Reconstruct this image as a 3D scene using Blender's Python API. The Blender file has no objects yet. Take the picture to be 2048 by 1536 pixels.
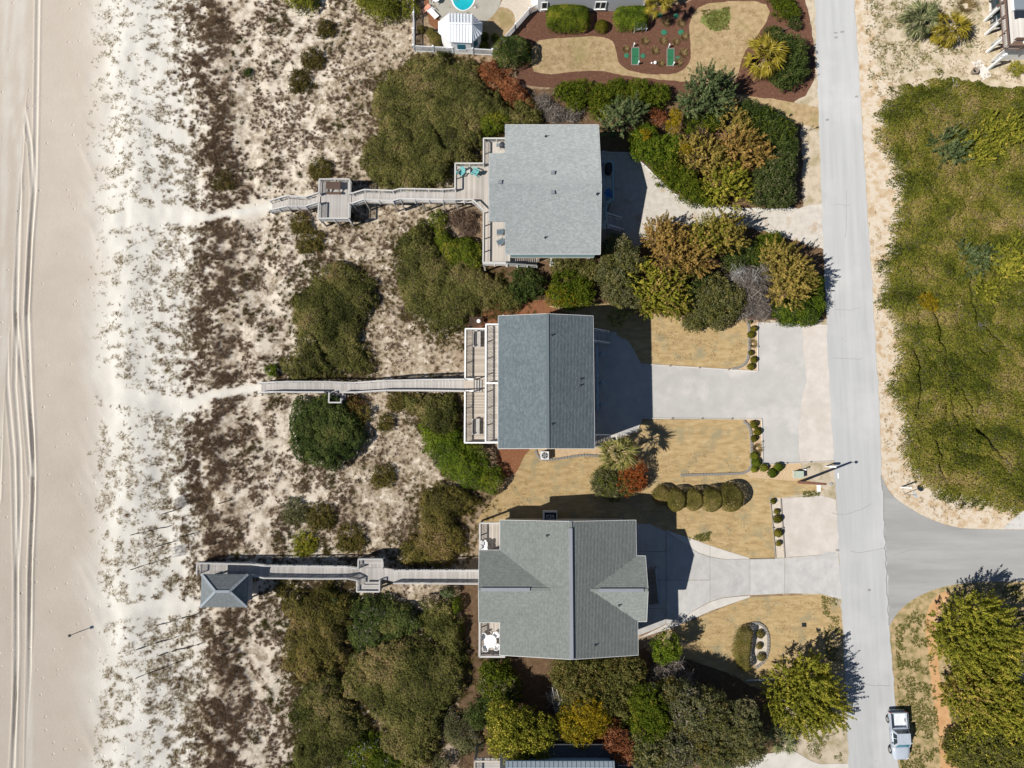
import bpy, math, random
import numpy as np
from mathutils import Vector, Matrix

random.seed(7)
RNG = np.random.default_rng(11)
scene = bpy.context.scene
COL = scene.collection

# ------------------------------------------------------------------ camera, sky, sun, exposure
F_PX, CAM_H, TILT = 1422.0, 80.0, math.radians(5.9)
cam_data = bpy.data.cameras.new('camera')
cam_data.sensor_width = 36.0
cam_data.lens = 36.0 * F_PX / 2048.0
cam_data.clip_start = 1.0
cam_data.clip_end = 3000.0
cam = bpy.data.objects.new('camera', cam_data)
COL.objects.link(cam)
cam.location = (0, 0, CAM_H)
cam.rotation_euler = (TILT, 0, 0)
scene.camera = cam

SHX, SHY = 0.866, 0.315            # shadow run on the ground per metre of height
SUN_EL = math.atan(1.0 / math.hypot(SHX, SHY))
world = bpy.data.worlds.new('World')
scene.world = world
world.use_nodes = True
wn = world.node_tree
sky = wn.nodes.new('ShaderNodeTexSky')
sky.sky_type = 'NISHITA'
sky.sun_disc = False
sky.sun_elevation = SUN_EL
sky.sun_rotation = math.atan2(-SHX, -SHY)
sky.ozone_density = 0.0
sky.air_density = 0.75
sky.dust_density = 0.0
bg = wn.nodes.get('Background') or wn.nodes.new('ShaderNodeBackground')
bg.inputs['Strength'].default_value = 0.066
wn.links.new(sky.outputs[0], bg.inputs['Color'])
outw = wn.nodes.get('World Output') or wn.nodes.new('ShaderNodeOutputWorld')
wn.links.new(bg.outputs[0], outw.inputs['Surface'])
sd = bpy.data.lights.new('sun', 'SUN')
sd.energy = 5.0
sd.angle = math.radians(0.5)
sd.color = (1.0, 0.955, 0.88)
sun = bpy.data.objects.new('sun', sd)
COL.objects.link(sun)
sun.location = (-40, -20, 60)
sun.rotation_euler = Vector((SHX, SHY, -1)).to_track_quat('-Z', 'Y').to_euler()
scene.view_settings.view_transform = 'Standard'
scene.view_settings.look = 'None'
scene.view_settings.gamma = 1.0
scene.view_settings.exposure = 0.25
scene.view_settings.use_curve_mapping = False

# ------------------------------------------------------------------ survey: photo pixel <-> place
CT, ST = math.cos(TILT), math.sin(TILT)
def P(px, py, z=0.0):
    u = (px - 1024.0) / F_PX
    v = (768.0 - py) / F_PX
    dx, dy, dz = u, v * CT + ST, v * ST - CT
    t = (z - CAM_H) / dz
    return Vector((dx * t, dy * t, z))
def XY(px, py, z=0.0):
    p = P(px, py, z)
    return (p.x, p.y)
def to_px(x, y, z=0.0):
    dz = z - CAM_H
    yc = y * CT + dz * ST
    zc = y * ST - dz * CT
    return 1024 + F_PX * x / zc, 768 - F_PX * yc / zc
def poly(pts, z=0.0):
    return [XY(a, b, z) for a, b in pts]

# ------------------------------------------------------------------ noise
def hash2(ix, iy, seed):
    n = (ix.astype(np.int64) * 374761393 + iy.astype(np.int64) * 668265263 + seed * 974634777) & 0xffffffff
    n = ((n ^ (n >> 13)) * 1274126177) & 0xffffffff
    n = ((n ^ (n >> 15)) * 2246822519) & 0xffffffff
    return ((n ^ (n >> 16)) & 0xffffffff) / 4294967296.0
def vnoise(x, y, seed=0):
    ix, iy = np.floor(x), np.floor(y)
    fx, fy = x - ix, y - iy
    fx = fx * fx * (3 - 2 * fx); fy = fy * fy * (3 - 2 * fy)
    a, b = hash2(ix, iy, seed), hash2(ix + 1, iy, seed)
    c, d = hash2(ix, iy + 1, seed), hash2(ix + 1, iy + 1, seed)
    return (a * (1 - fx) + b * fx) * (1 - fy) + (c * (1 - fx) + d * fx) * fy
def fbm(x, y, seed=0, o=3):
    s = 0; a = 0.5; t = 0
    for k in range(o):
        s = s + a * vnoise(x * 2 ** k + 17.3 * k, y * 2 ** k - 9.1 * k, seed + k); t += a; a *= 0.5
    return s / t
def worley(x, y, cell, seed=0):
    gx, gy = x / cell, y / cell
    ix, iy = np.floor(gx), np.floor(gy)
    best = np.full(gx.shape, 9.0); idv = np.zeros(gx.shape)
    for dx in (-1, 0, 1):
        for dy in (-1, 0, 1):
            hx, hy = hash2(ix + dx, iy + dy, seed), hash2(ix + dx, iy + dy, seed + 71)
            d = np.hypot(ix + dx + hx - gx, iy + dy + hy - gy)
            m = d < best
            best = np.where(m, d, best); idv = np.where(m, hash2(ix + dx, iy + dy, seed + 33), idv)
    return best, idv
def sstep(a, b, x):
    t = np.clip((x - a) / (b - a), 0, 1)
    return t * t * (3 - 2 * t)

def signed_dist(x, y, pl):
    pl = np.asarray(pl, float); n = len(pl)
    d2 = np.full(x.shape, 1e18); ins = np.zeros(x.shape, bool)
    for i in range(n):
        ax, ay = pl[i]; bx_, by_ = pl[(i + 1) % n]
        ex, ey = bx_ - ax, by_ - ay
        t = np.clip(((x - ax) * ex + (y - ay) * ey) / (ex * ex + ey * ey + 1e-12), 0, 1)
        d2 = np.minimum(d2, (x - ax - t * ex) ** 2 + (y - ay - t * ey) ** 2)
        c = ((ay > y) != (by_ > y)) & (x < ex * (y - ay) / (ey + 1e-15) + ax)
        ins ^= c
    d = np.sqrt(d2)
    return np.where(ins, d, -d)
def polyline_dist(x, y, pl):
    d2 = np.full(x.shape, 1e18)
    for (ax, ay), (bx_, by_) in zip(pl[:-1], pl[1:]):
        ex, ey = bx_ - ax, by_ - ay
        t = np.clip(((x - ax) * ex + (y - ay) * ey) / (ex * ex + ey * ey + 1e-12), 0, 1)
        d2 = np.minimum(d2, (x - ax - t * ex) ** 2 + (y - ay - t * ey) ** 2)
    return np.sqrt(d2)

# ------------------------------------------------------------------ materials
MATS = {}
def nn(nt, t, **kw):
    n = nt.nodes.new(t)
    for k, v in kw.items():
        setattr(n, k, v)
    return n
def set_ramp(r, stops):
    el = r.color_ramp.elements
    while len(el) > 1:
        el.remove(el[-1])
    el[0].position = stops[0][0]; el[0].color = (*stops[0][1], 1)
    for p, c in stops[1:]:
        e = el.new(p); e.color = (*c, 1)
def base_mat(name, rough=0.85, spec=0.25, metallic=0.0):
    m = bpy.data.materials.new(name); m.use_nodes = True
    nt = m.node_tree
    b = nt.nodes.get('Principled BSDF')
    b.inputs['Roughness'].default_value = rough
    b.inputs['Specular IOR Level'].default_value = spec
    b.inputs['Metallic'].default_value = metallic
    if rough > .8: b.inputs['Diffuse Roughness'].default_value = 1.0
    MATS[name] = m
    return m, nt, b
def noise_node(nt, coord, scale, detail=5, rough=0.6, stretch=None):
    src = coord
    if stretch:
        mp = nn(nt, 'ShaderNodeMapping'); mp.inputs['Scale'].default_value = stretch
        nt.links.new(coord, mp.inputs['Vector']); src = mp.outputs[0]
    n = nn(nt, 'ShaderNodeTexNoise'); n.inputs['Scale'].default_value = scale
    n.inputs['Detail'].default_value = detail; n.inputs['Roughness'].default_value = rough
    nt.links.new(src, n.inputs['Vector'])
    return n.outputs['Fac']
def mmath(nt, op, a, b):
    n = nn(nt, 'ShaderNodeMath', operation=op)
    for i, v in enumerate((a, b)):
        if isinstance(v, (int, float)): n.inputs[i].default_value = v
        else: nt.links.new(v, n.inputs[i])
    return n.outputs[0]
def mixc(nt, fac, a, b, mode='MIX'):
    n = nn(nt, 'ShaderNodeMix', data_type='RGBA', blend_type=mode)
    for s, v in ((n.inputs[0], fac), (n.inputs[6], a), (n.inputs[7], b)):
        if isinstance(v, (int, float)): s.default_value = v
        elif isinstance(v, tuple): s.default_value = (*v, 1)
        else: nt.links.new(v, s)
    return n.outputs[2]
def make(name, stops, scale=1.0, rough=0.85, fine=None, rand=0.0, island=0.0, bump=None, stretch=None,
         spec=0.25, metallic=0.0, patch=None, detail=5, spots=None):
    m, nt, b = base_mat(name, rough, spec, metallic)
    co = nn(nt, 'ShaderNodeTexCoord').outputs['Object']
    fac = noise_node(nt, co, scale, detail, 0.62, stretch)
    if island:
        g = nn(nt, 'ShaderNodeNewGeometry')
        fac = mmath(nt, 'ADD', mmath(nt, 'MULTIPLY', fac, 1 - island), mmath(nt, 'MULTIPLY', g.outputs['Random Per Island'], island))
    r = nn(nt, 'ShaderNodeValToRGB'); set_ramp(r, stops)
    nt.links.new(fac, r.inputs[0])
    c = r.outputs[0]
    if patch:                                   # (scale, low, high, colour): worn or stained areas of another colour
        pf = noise_node(nt, co, patch[0], 4, 0.6)
        mr = nn(nt, 'ShaderNodeMapRange'); mr.inputs[1].default_value = patch[1]; mr.inputs[2].default_value = patch[2]
        nt.links.new(pf, mr.inputs[0])
        c = mixc(nt, mr.outputs[0], c, patch[3])
    if spots:                                   # (scale, threshold, colour): crumbs, pebbles, leaves
        v = nn(nt, 'ShaderNodeTexVoronoi'); v.inputs['Scale'].default_value = spots[0]
        nt.links.new(co, v.inputs['Vector'])
        lt = mmath(nt, 'LESS_THAN', v.outputs['Distance'], spots[1])
        c = mixc(nt, lt, c, spots[2])
    mul = None
    if fine:
        f = noise_node(nt, co, fine[0], 3, 0.7, fine[2] if len(fine) > 2 else None)
        mul = mmath(nt, 'ADD', mmath(nt, 'MULTIPLY', f, 2 * fine[1]), 1 - fine[1])
    if rand:
        oi = nn(nt, 'ShaderNodeObjectInfo')
        q = mmath(nt, 'ADD', mmath(nt, 'MULTIPLY', oi.outputs['Random'], 2 * rand), 1 - rand)
        mul = q if mul is None else mmath(nt, 'MULTIPLY', mul, q)
    if mul is not None:
        c = mixc(nt, 1.0, c, mul, 'MULTIPLY')
    nt.links.new(c, b.inputs['Base Color'])
    if bump:
        bf = noise_node(nt, co, bump[0], 4, 0.7, bump[2] if len(bump) > 2 else None)
        bn = nn(nt, 'ShaderNodeBump'); bn.inputs['Strength'].default_value = 1.0; bn.inputs['Distance'].default_value = bump[1]
        nt.links.new(bf, bn.inputs['Height']); nt.links.new(bn.outputs[0], b.inputs['Normal'])
    return m
def leafmat(name, stops, trans=0.34, gain=1.0):
    stops = [(p, tuple(v * gain for v in c)) for p, c in stops]
    m = bpy.data.materials.new(name); m.use_nodes = True
    nt = m.node_tree; nt.nodes.remove(nt.nodes.get('Principled BSDF'))
    at = nn(nt, 'ShaderNodeAttribute', attribute_name='tone')
    r = nn(nt, 'ShaderNodeValToRGB'); set_ramp(r, stops)
    nt.links.new(at.outputs['Fac'], r.inputs[0])
    d = nn(nt, 'ShaderNodeBsdfDiffuse'); t = nn(nt, 'ShaderNodeBsdfTranslucent')
    nt.links.new(r.outputs[0], d.inputs['Color']); nt.links.new(r.outputs[0], t.inputs['Color'])
    mx = nn(nt, 'ShaderNodeMixShader'); mx.inputs[0].default_value = trans
    nt.links.new(d.outputs[0], mx.inputs[1]); nt.links.new(t.outputs[0], mx.inputs[2])
    nt.links.new(mx.outputs[0], nt.nodes.get('Material Output').inputs['Surface'])
    MATS[name] = m
    return m
def flat(name, c, rough=0.6, spec=0.3, metallic=0.0, var=0.06, scale=3.0):
    lo = tuple(v * (1 - var) for v in c); hi = tuple(min(1, v * (1 + var)) for v in c)
    return make(name, [(0.3, lo), (0.7, hi)], scale, rough, spec=spec, metallic=metallic)

# ------------------------------------------------------------------ objects
def tag(o, label=None, cat=None, group=None, kind=None):
    if label: o['label'] = label
    if cat: o['category'] = cat
    if group: o['group'] = group
    if kind: o['kind'] = kind
    return o
def thing(name, loc, label, cat, group=None, rz=0.0):
    o = bpy.data.objects.new(name, None); COL.objects.link(o)
    o.empty_display_size = 0.3
    o.location = loc; o.rotation_euler = (0, 0, rz)
    return tag(o, label, cat, group)
def world_origin(p):
    v = Vector((0, 0, 0))
    while p is not None:
        v += p.location; p = p.parent
    return v
def link(name, me, parent=None, loc=None):
    o = bpy.data.objects.new(name, me); COL.objects.link(o)
    if parent is not None: o.parent = parent
    if loc is not None: o.location = loc
    return o
def mesh(name, verts, faces, mat, parent=None, local=False):
    """verts in world space unless local"""
    me = bpy.data.meshes.new(name)
    if parent is not None and not local:
        w = world_origin(parent)
        verts = [(v[0] - w.x, v[1] - w.y, v[2] - w.z) for v in verts]
    me.from_pydata([tuple(v) for v in verts], [], faces)
    me.materials.append(mat)
    me.update()
    return link(name, me, parent)
def quads_mesh(name, V, mat, tone=None, parent=None, tri=False, smooth=False, origin=None):
    """V: (n,4,3) or (n,3,3) world-space polygons with vertices of their own"""
    k = V.shape[1]; n = V.shape[0]
    w = np.array(world_origin(parent)) if parent is not None else (np.array(origin) if origin is not None else np.zeros(3))
    co = (V.reshape(-1, 3) - w).astype(np.float32)
    me = bpy.data.meshes.new(name)
    me.vertices.add(n * k); me.loops.add(n * k); me.polygons.add(n)
    me.vertices.foreach_set('co', co.ravel())
    me.loops.foreach_set('vertex_index', np.arange(n * k, dtype=np.int32))
    me.polygons.foreach_set('loop_start', np.arange(0, n * k, k, dtype=np.int32))
    me.polygons.foreach_set('loop_total', np.full(n, k, dtype=np.int32))
    if tone is not None:
        a = me.attributes.new('tone', 'FLOAT', 'FACE')
        a.data.foreach_set('value', np.clip(tone, 0, 1).astype(np.float32))
    me.materials.append(mat)
    me.update(calc_edges=True)
    o = link(name, me, parent)
    if parent is None and origin is not None:
        o.location = origin
    return o
CUBES = {}
def cube_mesh(mat, nm='plank'):
    k = (mat.name, nm)
    if k not in CUBES:
        me = bpy.data.meshes.new(nm)
        v = [(x, y, z) for x in (-.5, .5) for y in (-.5, .5) for z in (-.5, .5)]
        f = [(0, 1, 3, 2), (4, 6, 7, 5), (0, 4, 5, 1), (2, 3, 7, 6), (0, 2, 6, 4), (1, 5, 7, 3)]
        me.from_pydata(v, [], f); me.materials.append(mat); me.update()
        CUBES[k] = me
    return CUBES[k]
def box(name, mat, parent, c, s, rz=0.0):
    o = link(name, cube_mesh(mat, name), parent)
    w = world_origin(parent) if parent is not None else Vector((0, 0, 0))
    o.location = Vector(c) - w; o.scale = s; o.rotation_euler = (0, 0, rz)
    return o
def beam(name, mat, parent, p0, p1, w, h, up=(0, 0, 1)):
    """bar from p0 to p1, w wide (sideways), h tall"""
    p0, p1 = Vector(p0), Vector(p1)
    x = p1 - p0; L = x.length
    if L < 1e-5: L = 1e-3; x = Vector((1, 0, 0))
    x.normalize(); up = Vector(up)
    if abs(x.dot(up)) > 0.99: up = Vector((1, 0, 0))
    y = up.cross(x).normalized(); zz = x.cross(y)
    o = link(name, cube_mesh(mat, name), parent)
    wo = world_origin(parent) if parent is not None else Vector((0, 0, 0))
    M = Matrix(((x.x * L, y.x * w, zz.x * h, 0), (x.y * L, y.y * w, zz.y * h, 0), (x.z * L, y.z * w, zz.z * h, 0), (0, 0, 0, 1)))
    o.matrix_basis = Matrix.Translation((p0 + p1) / 2 - wo) @ M
    return o
def tube_geo(pts, radii, sides=7, cap=True):
    V, Fc = [], []
    pts = [Vector(p) for p in pts]
    for i, p in enumerate(pts):
        d = (pts[min(i + 1, len(pts) - 1)] - pts[max(i - 1, 0)]).normalized()
        a = d.cross(Vector((0, 0, 1)))
        if a.length < 0.05: a = d.cross(Vector((1, 0, 0)))
        a.normalize(); b = d.cross(a)
        for k in range(sides):
            t = 2 * math.pi * k / sides
            V.append(p + (a * math.cos(t) + b * math.sin(t)) * radii[i])
    for i in range(len(pts) - 1):
        for k in range(sides):
            k2 = (k + 1) % sides
            Fc.append((i * sides + k, i * sides + k2, (i + 1) * sides + k2, (i + 1) * sides + k))
    if cap:
        Fc.append(tuple(range(sides - 1, -1, -1))); Fc.append(tuple(range((len(pts) - 1) * sides, len(pts) * sides)))
    return V, Fc
def tube(name, mat, parent, pts, r, sides=8):
    if isinstance(r, (int, float)): r = [r] * len(pts)
    V, Fc = tube_geo(pts, r, sides)
    return mesh(name, V, Fc, mat, parent)
def tubes(name, mat, parent, specs, sides=6):
    V, Fc = [], []
    for pts, r in specs:
        v, f = tube_geo(pts, r, sides); n = len(V)
        V += v; Fc += [tuple(i + n for i in q) for q in f]
    return mesh(name, V, Fc, mat, parent)
def lathe(name, mat, parent, c, prof, sides=20, sx=1.0, sy=1.0):
    V, Fc = [], []
    for r, z in prof:
        for k in range(sides):
            t = 2 * math.pi * k / sides
            V.append((c[0] + r * sx * math.cos(t), c[1] + r * sy * math.sin(t), c[2] + z))
    for i in range(len(prof) - 1):
        for k in range(sides):
            k2 = (k + 1) % sides
            Fc.append((i * sides + k, i * sides + k2, (i + 1) * sides + k2, (i + 1) * sides + k))
    Fc.append(tuple(range(sides - 1, -1, -1))); Fc.append(tuple(range((len(prof) - 1) * sides, len(prof) * sides)))
    return mesh(name, V, Fc, mat, parent)
def prism(name, mat, parent, pl, z0, z1):
    """upright prism over plan polygon pl (world xy)"""
    n = len(pl)
    a = sum(pl[i][0] * pl[(i + 1) % n][1] - pl[(i + 1) % n][0] * pl[i][1] for i in range(n))
    if a < 0: pl = pl[::-1]
    V = [(x, y, z0) for x, y in pl] + [(x, y, z1) for x, y in pl]
    Fc = [tuple(range(n - 1, -1, -1)), tuple(range(n, 2 * n))]
    Fc += [(i, (i + 1) % n, n + (i + 1) % n, n + i) for i in range(n)]
    return mesh(name, V, Fc, mat, parent)
def chaikin(pl, it=2, closed=True):
    for _ in range(it):
        q = []
        n = len(pl)
        rng = range(n) if closed else range(n - 1)
        if not closed: q.append(pl[0])
        for i in rng:
            a, b = pl[i], pl[(i + 1) % n]
            q.append((a[0] * .75 + b[0] * .25, a[1] * .75 + b[1] * .25)); q.append((a[0] * .25 + b[0] * .75, a[1] * .25 + b[1] * .75))
        if not closed: q.append(pl[-1])
        pl = q
    return pl
def resample(pl, step, closed=True):
    q = []; n = len(pl)
    for i in range(n if closed else n - 1):
        a, b = pl[i], pl[(i + 1) % n]
        k = max(1, int(math.hypot(b[0] - a[0], b[1] - a[1]) / step))
        for j in range(k):
            q.append((a[0] + (b[0] - a[0]) * j / k, a[1] + (b[1] - a[1]) * j / k))
    if not closed: q.append(pl[-1])
    return q
def sheet(name, pts, layer, mat, smooth=0, jit=0.0, seed=0, parent=None, kind='structure'):
    pl = poly(pts)
    if smooth: pl = chaikin(pl, smooth)
    if jit:
        pl = resample(pl, 0.25)
        a = np.array(pl)
        jx = (fbm(a[:, 0] * 1.3, a[:, 1] * 1.3, seed + 5) - .5) * 2 * jit; jy = (fbm(a[:, 0] * 1.3 + 50, a[:, 1] * 1.3, seed + 9) - .5) * 2 * jit
        pl = [(x + u, y + v) for (x, y), u, v in zip(pl, jx, jy)]
    n = len(pl)
    ar = sum(pl[i][0] * pl[(i + 1) % n][1] - pl[(i + 1) % n][0] * pl[i][1] for i in range(n))
    if ar < 0: pl = pl[::-1]
    z = 0.004 + 0.004 * layer
    o = mesh(name, [(x, y, z) for x, y in pl], [tuple(range(n))], mat, parent)
    if kind and parent is None: o['kind'] = kind
    return o

# ------------------------------------------------------------------ material library
M = MATS
make('asphalt', [(0.3, (.375, .38, .385)), (0.7, (.445, .45, .45))], 0.35, .9, fine=(1.2, .07, (2.2, .09, 1)), bump=(40, .004), patch=(0.13, .5, .75, (.48, .48, .48)), stretch=(3.0, .16, 1), spots=(.55, .035, (.30, .30, .30)))
make('asphalt_dark', [(0.3, (.255, .255, .25)), (0.7, (.35, .35, .345))], 0.3, .9, fine=(26, .12), bump=(40, .004), stretch=(.25, 2.0, 1))
make('seam', [(0.3, (.22, .22, .22)), (0.7, (.33, .32, .31))], 5, .9)
make('concrete', [(0.3, (.41, .405, .395)), (0.7, (.51, .50, .485))], 0.9, .85, fine=(2.2, .06), rand=.04, bump=(40, .003), patch=(.5, .55, .8, (.36, .36, .36)))
make('concrete_pale', [(0.3, (.50, .475, .44)), (0.7, (.60, .575, .54))], 0.8, .85, fine=(18, .06), bump=(40, .003))
make('gravel', [(0.25, (.40, .39, .375)), (0.75, (.48, .468, .45))], .6, .95, fine=(16, .06, (1.6, .8, 1)), bump=(20, .002), patch=(.33, .52, .75, (.54, .52, .49)))
make('gravel_sand', [(0.25, (.42, .39, .345)), (0.75, (.56, .53, .485))], 1.6, .95, fine=(9, .14), bump=(12, .01), patch=(.7, .56, .72, (.40, .31, .22)))
make('gravel_pink', [(0.25, (.47, .425, .385)), (0.75, (.58, .54, .50))], .9, .95, fine=(9, .08), bump=(12, .006), patch=(.3, .5, .75, (.46, .42, .37)))
make('pebbles', [(0.2, (.33, .21, .11)), (0.5, (.52, .39, .24)), (0.8, (.62, .52, .40))], 9, .9, fine=(30, .25), bump=(16, .05))
make('pebbles_pale', [(0.2, (.33, .27, .20)), (0.5, (.56, .50, .42)), (0.8, (.68, .63, .56))], 9, .9, fine=(30, .25), bump=(16, .05))
make('lawn', [(0.25, (.29, .20, .095)), (0.5, (.425, .31, .155)), (0.8, (.53, .42, .245))], 1.6, .95, stretch=(.45, 1.5, 1), fine=(24, .30, (1, .35, 1)), bump=(22, .03), patch=(.55, .52, .68, (.31, .26, .155)))
make('lawn_north', [(0.25, (.24, .175, .09)), (0.5, (.37, .27, .15)), (0.8, (.48, .38, .24))], 1.5, .95, fine=(24, .30), bump=(22, .03), patch=(.3, .53, .75, (.26, .22, .09)))
make('verge', [(0.25, (.34, .22, .115)), (0.42, (.46, .36, .245)), (0.56, (.55, .49, .41)), (0.75, (.42, .31, .19))], .9, .95, fine=(14, .28), bump=(14, .05))
make('verge_grass', [(0.2, (.13, .12, .045)), (0.42, (.25, .205, .09)), (0.55, (.40, .30, .17)), (0.75, (.50, .36, .21))], 1.3, .95, fine=(14, .3), bump=(14, .05))
make('straw', [(0.25, (.42, .23, .10)), (0.6, (.52, .33, .17)), (0.8, (.58, .43, .27))], 1.0, .95, fine=(20, .25), bump=(20, .04))
make('yard_sand', [(0.25, (.25, .22, .10)), (0.42, (.38, .32, .22)), (0.58, (.50, .43, .34)), (0.75, (.44, .36, .25))], .8, .95, fine=(12, .3), bump=(12, .05))
make('mulch', [(0.25, (.09, .042, .027)), (0.6, (.145, .07, .045)), (0.8, (.21, .115, .075))], 3.5, .95, fine=(22, .35), bump=(20, .05), spots=(2.6, .09, (.42, .27, .12)))
make('mulch_pine', [(0.25, (.19, .075, .035)), (0.6, (.27, .12, .06)), (0.8, (.34, .18, .09))], 3.5, .95, fine=(22, .3), bump=(20, .05))
make('litter', [(0.25, (.20, .13, .075)), (0.5, (.34, .25, .165)), (0.75, (.52, .43, .32))], 2.2, .95, fine=(14, .4), bump=(12, .08))
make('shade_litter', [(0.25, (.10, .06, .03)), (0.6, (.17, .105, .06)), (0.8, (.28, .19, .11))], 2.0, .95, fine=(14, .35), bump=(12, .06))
make('green_lawn', [(0.3, (.10, .14, .03)), (0.6, (.22, .22, .07)), (0.8, (.36, .28, .13))], 2.5, .95, fine=(20, .3), bump=(20, .03))
make('soil', [(0.25, (.16, .11, .07)), (0.7, (.26, .19, .13))], 2.0, .95, fine=(14, .3))
WOODST = (1, 1, 1)
make('old_wood', [(0.25, (.42, .395, .37)), (0.5, (.52, .495, .47)), (0.75, (.60, .575, .55))], 1.2, .85, rand=.13, fine=(3.0, .07))
make('deck_wood', [(0.25, (.42, .38, .335)), (0.5, (.53, .485, .44)), (0.75, (.61, .57, .53))], 1.2, .85, rand=.17, fine=(3.0, .08))
make('deck_tan', [(0.25, (.45, .385, .31)), (0.5, (.52, .465, .40)), (0.75, (.58, .54, .49))], 1.2, .85, rand=.2, fine=(3.0, .08))
make('rail_wood', [(0.25, (.50, .485, .465)), (0.75, (.64, .625, .605))], 1.5, .85, rand=.08, fine=(4, .08))
make('post_wood', [(0.25, (.20, .18, .155)), (0.75, (.31, .28, .25))], 2, .9, rand=.15)
make('brown_wood', [(0.25, (.10, .062, .045)), (0.75, (.165, .11, .085))], 2, .85, rand=.15)
make('dark_slat', [(0.25, (.10, .085, .07)), (0.75, (.18, .155, .13))], 2, .9, rand=.2)
make('pole_wood', [(0.25, (.105, .045, .032)), (0.75, (.165, .08, .06))], 3, .9)
flat('white_paint', (.80, .80, .79), .5)
flat('white_vinyl', (.78, .80, .82), .4)
flat('white_plastic', (.82, .82, .82), .35)
flat('white_trim', (.60, .60, .59), .6)
flat('siding_grey', (.40, .41, .43), .7)
flat('siding_teal', (.30, .48, .50), .7)
flat('siding_cream', (.52, .49, .43), .7)
flat('siding_blue', (.24, .32, .40), .7)
flat('glass', (.02, .035, .04), .06, spec=.6)
flat('glass_blue', (.03, .16, .22), .08, spec=.6)
flat('metal_grey', (.45, .46, .47), .35, metallic=.6)
flat('ridge_metal', (.27, .28, .31), .45, metallic=.2)
flat('black', (.018, .018, .018), .6)
flat('dark_vent', (.035, .04, .05), .6)
flat('teal_plastic', (.16, .42, .42), .45)
flat('slate_fabric', (.10, .135, .16), .8)
flat('blue_plastic', (.03, .16, .42), .5)
flat('salmon', (.55, .26, .18), .75)
flat('green_mat', (.025, .14, .065), .8, var=.15, scale=6)
flat('green_lid', (.035, .17, .10), .6, var=.15, scale=6)
flat('stone', (.24, .225, .205), .9, var=.25, scale=4)
flat('teal_rail', (.22, .33, .35), .6)
flat('hip_shingle', (.25, .28, .31), .8)
flat('metal_roof_white', (.74, .77, .80), .4, spec=.4)
flat('metal_roof_blue', (.20, .235, .265), .45, spec=.3)
flat('pool_finish', (.03, .50, .56), .25)
flat('car_silver', (.43, .47, .53), .25, spec=.6, metallic=.1)
flat('car_dark', (.035, .05, .06), .3, spec=.5)
flat('rubber', (.022, .022, .022), .85)
flat('rim', (.42, .41, .39), .4, metallic=.5)
flat('red_lens', (.30, .02, .02), .3)
flat('lens', (.6, .62, .65), .2)
flat('sign_grey', (.50, .53, .53), .5, metallic=.2)
flat('box_green', (.40, .45, .36), .6)
flat('brown_canvas', (.16, .09, .06), .9)
flat('terracotta', (.30, .24, .19), .8)
make('bed_liner', [(0.3, (.58, .60, .62)), (0.7, (.68, .70, .72))], 3, .45)
make('water', [(0.3, (.005, .33, .40)), (0.7, (.03, .46, .52))], .5, .06, spec=.5, bump=(3, .01))
make('sea', [(0.3, (.02, .10, .12)), (0.7, (.04, .15, .17))], .2, .15, spec=.5, bump=(1.2, .1))
make('pool_deck', [(0.3, (.36, .34, .29)), (0.7, (.43, .41, .36))], .8, .85, fine=(18, .05))
for nm, a, b_, c in (('shingle_pale', (.235, .26, .262), (.325, .35, .35), (.42, .445, .44)),
                     ('shingle_slate', (.092, .122, .137), (.148, .180, .195), (.215, .25, .266)),
                     ('shingle_grey', (.17, .185, .173), (.22, .238, .224), (.28, .296, .28)),
                     ('shingle_blue', (.14, .158, .168), (.195, .215, .224), (.25, .272, .28)),
                     ('shingle_dark', (.055, .058, .062), (.085, .088, .092), (.12, .122, .125))):
    make(nm, [(0.12, tuple(.4 * p + .6 * q for p, q in zip(a, b_))), (0.5, b_), (0.88, tuple(.45 * p + .55 * q for p, q in zip(c, b_)))], 14, .9, fine=(.45, .09), island=.72, patch=(.6, .56, .82, tuple(v * .84 for v in b_)))
    make(nm + '_base', [(0.2, tuple(v * .55 for v in b_)), (0.8, tuple(v * .7 for v in b_))], 1.2, .95)

leafmat('olive', [(0, (.024, .028, .008)), (.3, (.058, .061, .017)), (.6, (.100, .099, .028)), (.82, (.150, .13, .045)), (1, (.20, .145, .07))], gain=1.8)
leafmat('olive_brown', [(0, (.032, .030, .009)), (.3, (.075, .068, .018)), (.6, (.125, .105, .028)), (.82, (.17, .125, .045)), (1, (.23, .16, .085))], gain=1.65)
leafmat('east_olive', [(0, (.040, .050, .008)), (.28, (.092, .104, .014)), (.52, (.150, .150, .022)), (.75, (.205, .170, .040)), (1, (.29, .215, .10))], gain=1.45)
leafmat('deep_green', [(0, (.018, .030, .008)), (.5, (.052, .075, .020)), (.85, (.10, .12, .034)), (1, (.16, .15, .05))], gain=1.4)
leafmat('green', [(0, (.032, .052, .006)), (.5, (.085, .115, .012)), (.85, (.155, .17, .02)), (1, (.25, .22, .03))], gain=1.25)
leafmat('bright_green', [(0, (.04, .065, .008)), (.5, (.095, .14, .014)), (.85, (.16, .20, .02)), (1, (.25, .24, .03))], gain=1.25)
leafmat('yellow_green', [(0, (.055, .064, .009)), (.45, (.15, .155, .020)), (.8, (.275, .25, .036)), (1, (.40, .31, .065))], gain=1.6)
leafmat('gold', [(0, (.08, .074, .016)), (.4, (.20, .165, .038)), (.75, (.36, .265, .07)), (1, (.48, .34, .12))], gain=1.3)
leafmat('orange_gold', [(0, (.09, .072, .018)), (.4, (.225, .16, .042)), (.75, (.385, .24, .075)), (1, (.50, .30, .12))], gain=1.3)
leafmat('blue_green', [(0, (.035, .050, .020)), (.5, (.09, .12, .05)), (.85, (.165, .19, .08)), (1, (.23, .23, .10))], gain=1.45)
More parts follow.
